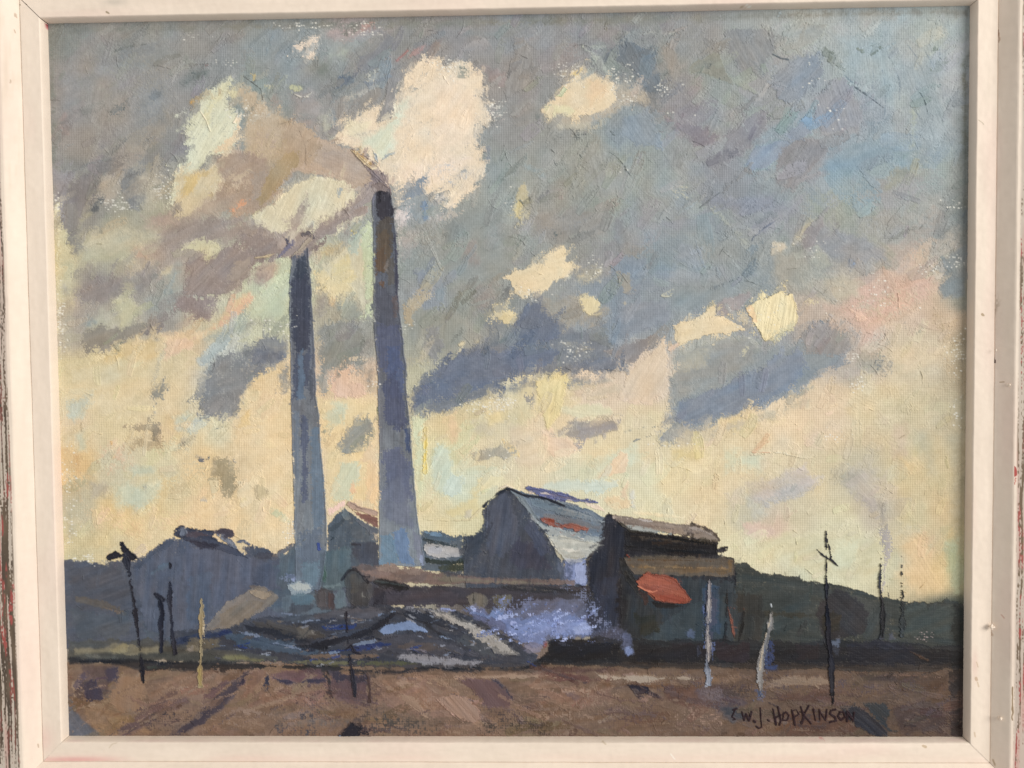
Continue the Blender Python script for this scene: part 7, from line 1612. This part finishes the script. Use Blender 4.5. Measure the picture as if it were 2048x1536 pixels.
def frame_colour(side, kind, s, o, x, y, z):
    """albedo-like sRGB colour of the brushed house paint, its scuffs, scratches and red stains"""
    px, py = to_px(x, y, z)
    sid = {'top': 1, 'bottom': 2, 'left': 3, 'right': 4}[side]
    c = np.empty(px.shape+(3,), np.float32); c[:] = CREAM
    n1 = tex(s/.035, o/.004, sid)-.5; n2 = tex(s/.006, o/.0012, sid+9)-.5; n3 = tex(s/.0022, o/.0022, sid+5)-.5
    c += (n1*.030+n2*.016+n3*.012)[..., None]
    pk = np.clip((tex(s/.05, o/.008, sid+20)-.55)*2.2, 0, 1)*.5
    c[..., 1] -= pk*.045; c[..., 2] -= pk*.03
    def mark(m, col):
        m = np.clip(m, 0, 1)[..., None]
        c[:] = c*(1-m)+hx(col)*m
    def line(pts, w, col, a=1., rough=1.5, br=0.):
        p = np.array(pts, float).reshape(-1, 2)
        d = sd_line(p, w, px+n3*rough*2, py+n2*rough)
        m = np.clip(d*1.1+.5, 0, 1)*a
        if br: m = m*np.clip((tex(px/2.3, py/3.1, sid+31)-br)*6+.5, 0, 1)
        mark(m, col)
    if kind == 'liner':
        if side == 'left':
            mark(np.exp(-((px-46)/10)**2-((py-55)/40)**2)*.0, '000000')
            line([95, 50, 97, 58], 6, 'a0404a', .9); line([92, 53, 97, 60], 4, 'e8b0a8', .6)
            line([33, 0, 35, 6, 40, 10], 2.2, '7a6648', .9, .6)
            mark(np.exp(-((px-84)/22)**2-((py-1478)/26)**2)*.45, 'e6bdb2')
        if side == 'top':
            line([212, 24, 217, 26], 4, '9a8a70', .8); mark(np.exp(-((px-230)/22)**2-((py-4)/7)**2)*.6, 'c9c0b2')
            line([44, 5, 52, 10], 4, '6b5436', .95, .6); line([1494, 10, 1500, 13], 4, 'fff6ea', 1)
            line([1478, 12, 1490, 16], 2, 'b9a486', .7)
        if side == 'bottom':
            mark((py > 1498)*np.exp(-((py-1519)/5)**2)*np.exp(-((px-150)/70)**2)*.8, 'e3a8a2')
            mark(np.exp(-((py-1517)/8)**2)*np.clip((tex(px/160, py/60, 3)-.4)*2, 0, 1)*.35, 'ecc0b4')
            mark(np.exp(-((py-1481)/3)**2)*np.clip((tex(px/40, py/8, 4)-.45)*2, 0, 1)*.35, 'e2b9b4')
            line([1205, 1482, 1211, 1488], 3, 'c9b79c', .7); line([1342, 1508, 1350, 1518], 2.5, 'fff4e6', .9)
            line([1638, 1475, 1648, 1479], 3, 'd98f8a', .6); line([1846, 1492, 1851, 1494], 5, 'c9b294', .8)
            line([218, 1496, 224, 1488, 232, 1486], 2, 'cdbca2', .5)
        if side == 'right':
            line([1958, 240, 1966, 248], 2, 'a3977c', .5)
            line([1965, 629, 1966, 630], 6, 'a08868', .7)
            mark(np.exp(-((px-1950)/6)**2-((py-1330)/30)**2)*.3, 'dfb2a6')
            line([1952, 1356, 1954, 1360], 5, 'c4a88c', .7)
            for (a, b) in ((1953, 1325), (1955, 1365), (1948, 1465)): line([a, b, a+2, b+8], 3, 'cbb396', .6)
    if kind == 'slope':
        if side == 'left':
            mark(np.clip((tex(px/6, py/30, 41)-.6)*2, 0, 1)*(py < 400)*.25, 'cfc0a6')
            for (a, b) in ((33, 30), (30, 28), (29, 60), (20, 160), (76, 1489)): line([a, b, a+1, b+5], 3, 'b39c84', .6)
            mark(np.exp(-((px-12)/6)**2-((py-150)/60)**2)*.3, 'c9b79f')
        if side == 'right':
            line([1985, 67, 1991, 74], 9, 'a84a4a', .95, .8); line([1983, 62, 1986, 66], 3, '7c5644', .7)
            line([1997, 60, 1998, 84], 2.5, 'a07a60', .7); line([1986, 114, 1992, 110], 2, '9a7c60', .8); line([1987, 118, 1989, 124], 2, '8a7058', .7)
            line([1987, 706, 1988, 722], 3, '5c4034', .95, .7); line([1988, 720, 1990, 724], 5, '4e342c', .95, .7)
            mark(np.exp(-((px-1988)/10)**2-((py-608)/20)**2)*np.clip((tex(px/4, py/5, 44)-.4)*3, 0, 1)*.5, '8d7a62')
            line([2000, 765, 2008, 764], 2, 'a58a6c', .7)
            line([2004, 1230, 2008, 1236], 3, 'c99a86', .5); line([1978, 1262, 1984, 1270], 5, 'a58468', .4)
            line([1986, 1520, 1990, 1530], 4, '9a8060', .5)
    if kind == 'band':
        fo = np.clip((o-.0196)/.012, 0, 1)
        q = o/.00075+1.6*(tex(s/.03, o/.01, sid+3)-.5)
        st = .62*tex(s/.045, q, sid+50)+.38*tex(s/.012, q*1.7, sid+60)
        ragg = tex(s/.0009, o/.0006, sid+70)
        if side == 'left':
            dens = .40+.16*np.clip((py-900)/300, 0, 1)+.03*fo-.22*np.clip((py-1380)/150, 0, 1)-.10*np.clip((300-py)/300, 0, 1)
        elif side == 'right':
            dens = .30+.10*np.exp(-((py-120)/120)**2)+.14*np.exp(-((py-800)/320)**2)+.02*fo
        else: dens = .42
        e = np.clip((o-.0196-.0010)/.0012, 0, 1)
        d = (st-(1-dens)*.98+.26*(ragg-.5)+.02)*9*1.0
        m = np.clip(d+.5, 0, 1)*e
        dk = hx('453a30') if side != 'right' else hx('6e5a44')
        dk2 = hx('6b5a48')
        mm = tex(s/.01, o/.002, sid+80)[..., None]
        dc = dk*(1-mm)+dk2*mm
        red = np.clip((tex(s/.012, o/.0018, sid+90)-.55)*7, 0, 1)*np.clip((tex(s/.0025, o/.001, sid+91)-.25)*4, 0, 1)
        if side == 'left': red = red*(.45+.55*np.clip((py-850)/150, 0, 1)*np.clip((1420-py)/80, 0, 1))
        dc = dc*(1-red[..., None])+hx('a04a44')*red[..., None]
        c[:] = c*(1-.17*np.clip(e, 0, 1)[..., None])
        c[:] = c*(1-m[..., None]*.9)+dc*m[..., None]*.9
        pr = np.clip((tex(s/.04, o/.003, sid+95)-.58)*5, 0, 1)*e*.35
        mark(pr*(1-m), 'd79a90')
        if side == 'right':
            line([2024, 775, 2021, 860], 5, '7a5c4c', .9); line([2028, 936, 2030, 950], 8, 'b04a44', .95)
            line([2032, 952, 2031, 968], 4, 'c06a5c', .8, 1.5, .4); line([2026, 1375, 2024, 1440], 3, '8a7254', .85)
            line([2019, 1255, 2022, 1262], 4, 'e8d6c0', .9)
    return c

def rail(side, kind, name, parent, ns, mat, gap):
    (x0, y0), (x1, y1), (nx_, ny_) = SIDES[side]
    L0 = math.hypot(x1-x0, y1-y0); tx_, ty_ = (x1-x0)/L0, (y1-y0)/L0
    pr = prof_pts(kind)
    n = len(pr)
    s01 = np.linspace(0, 1, ns)[:, None]
    o = pr[:, 0][None, :]; h = pr[:, 1][None, :]
    sa = -o+gap[0]; sb = L0+o-gap[1]
    s = sa+(sb-sa)*s01
    oo = o+0*s01; hh = h+0*s01
    # hand-finished wood: slow waves and small lumps
    sid = {'top': 1, 'bottom': 2, 'left': 3, 'right': 4}[side]
    lump = (tex(s/.02, oo/.006, sid+14)-.5)*.00022+(tex(s/.003, oo/.0025, sid+15)-.5)*.00010
    wav = (tex(s/.012, oo*0, sid+16)-.5)*.00018+(tex(s/.0035, oo*0, sid+17)-.5)*.00010
    ok = (hh > 0)
    hh = hh+lump*ok
    edge = ok*((oo < .0012)|((oo > .0118)&(oo < .0128))|(oo > .0186))
    oo2 = oo+wav*edge
    x = x0+tx_*s+nx_*oo2; y = y0+ty_*s+ny_*oo2
    col = frame_colour(side, kind, s, oo, x, y, hh)
    co = to_world(np.stack([x, y, hh], -1).reshape(-1, 3))-ROOT
    b = (np.arange(ns-1)[:, None]*n+np.arange(n-1)[None, :]).ravel()
    q = np.stack([b, b+n, b+n+1, b+1], 1)
    # which winding faces outwards: check with the flat part
    a_, b_, c_ = co[q[len(q)//2+n//2][0]], co[q[len(q)//2+n//2][1]], co[q[len(q)//2+n//2][2]]
    if np.dot(np.cross(b_-a_, c_-a_), (0, -1, 0)) < 0: q = q[:, ::-1]
    al = np.clip(lin(np.clip(col.reshape(-1, 3), 0, 1))/FE, .004, .93)
    ob = quads_mesh(name, co, q, mat, parent, al, smooth=True)
    return ob
FE = np.array(FILLUM, np.float32)
for side, ns in (('top', 1200), ('bottom', 1200), ('left', 1500), ('right', 1500)):
    g = {'top': (.00022, .00008), 'bottom': (.00010, .00004), 'left': (.00004, .00022), 'right': (.00008, .00010)}[side]
    r_ = rail(side, 'liner', 'liner_rail', root, ns, m_white, g)
    r_['label'] = {'top': 'inner liner strip along the top', 'bottom': 'inner liner strip along the bottom with a pink stain', 'left': 'inner liner strip on the left', 'right': 'inner liner strip on the right'}[side]
    f_ = rail(side, 'slope', 'frame_rail', root, ns, m_white, g)
    f_['label'] = {'top': 'cream frame moulding across the top', 'bottom': 'cream frame moulding across the bottom', 'left': 'cream frame moulding on the left', 'right': 'cream frame moulding on the right with a red drip'}[side]
    b_ = rail(side, 'band', 'distressed_edge', f_, ns if side in ('left', 'right') else 500, m_white, (0, 0))
    b_['label'] = 'outer band scratched through to dark wood and red undercoat'

# a lump of dried paint and a few nibs stand proud of the right moulding
import bmesh
def nib(px, py, z, r, seed):
    # photo position -> point on the frame at height z
    A = np.array([[FPX*RC[0, 0]+(px-1024)*RC[2, 0], FPX*RC[0, 1]+(px-1024)*RC[2, 1]], [FPX*RC[1, 0]-(py-768)*RC[2, 0], FPX*RC[1, 1]-(py-768)*RC[2, 1]]])
    zz = RC[2, 2]*z+TC[2]
    bq = np.array([-(FPX*(RC[0, 2]*z+TC[0])+(px-1024)*zz), -(FPX*(RC[1, 2]*z+TC[1])-(py-768)*zz)])
    x, y = np.linalg.solve(A, bq)
    bm = bmesh.new(); bmesh.ops.create_icosphere(bm, subdivisions=3, radius=r)
    rg = np.random.default_rng(seed); a = rg.random(3)*9
    for v in bm.verts:
        k = 1+.35*math.sin(v.co.x/r*2.3+a[0])*math.cos(v.co.y/r*2.9+a[1])+.2*math.sin(v.co.z/r*4+a[2])
        v.co = v.co*k; v.co.x *= .8
    me = bpy.data.meshes.new('paint_blob'); bm.to_mesh(me); bm.free()
    at = me.color_attributes.new('paint', 'FLOAT_COLOR', 'POINT')
    cc = np.ones((len(me.vertices), 4), np.float32); cc[:, :3] = lin(CREAM)/FE; at.data.foreach_set('color', np.clip(cc, 0, .93).ravel())
    me.materials.append(m_white)
    o = bpy.data.objects.new('paint_blob', me); COL.objects.link(o); o.parent = root
    o.location = to_world(np.array([[x, y, z]]))[0]-ROOT
nib(1984, 1254, .0085, .0015, 1); nib(2000, 1437, .0098, .0012, 2); nib(2017, 770, .011, .0009, 3); nib(2018, 1530, .011, .0008, 4); nib(1992, 700, .0088, .0005, 5)

# ------------------------------------------------------------------ the wall it hangs on
m_wall = bpy.data.materials.new('plain_plaster'); m_wall.use_nodes = True
_n = m_wall.node_tree; _b = _n.nodes['Principled BSDF']; _b.inputs['Roughness'].default_value = .85
_t = _n.nodes.new('ShaderNodeTexNoise'); _t.inputs['Scale'].default_value = 14; _t.inputs['Detail'].default_value = 8
_r = _n.nodes.new('ShaderNodeValToRGB'); _r.color_ramp.elements[0].color = (.52, .48, .42, 1); _r.color_ramp.elements[1].color = (.60, .56, .50, 1)
_n.links.new(_t.outputs['Fac'], _r.inputs[0]); _n.links.new(_r.outputs[0], _b.inputs['Base Color'])
_u = _n.nodes.new('ShaderNodeBump'); _u.inputs['Strength'].default_value = .2; _n.links.new(_t.outputs['Fac'], _u.inputs['Height']); _n.links.new(_u.outputs[0], _b.inputs['Normal'])
bm = bmesh.new()
bmesh.ops.create_cube(bm, size=1)
for v in bm.verts: v.co.x *= 3.0; v.co.y *= .1; v.co.z *= 3.0
me = bpy.data.meshes.new('wall'); bm.to_mesh(me); bm.free(); me.materials.append(m_wall)
wall = bpy.data.objects.new('wall', me); COL.objects.link(wall); wall.location = (0, .0205+.05, 1.5)
wall['kind'] = 'structure'
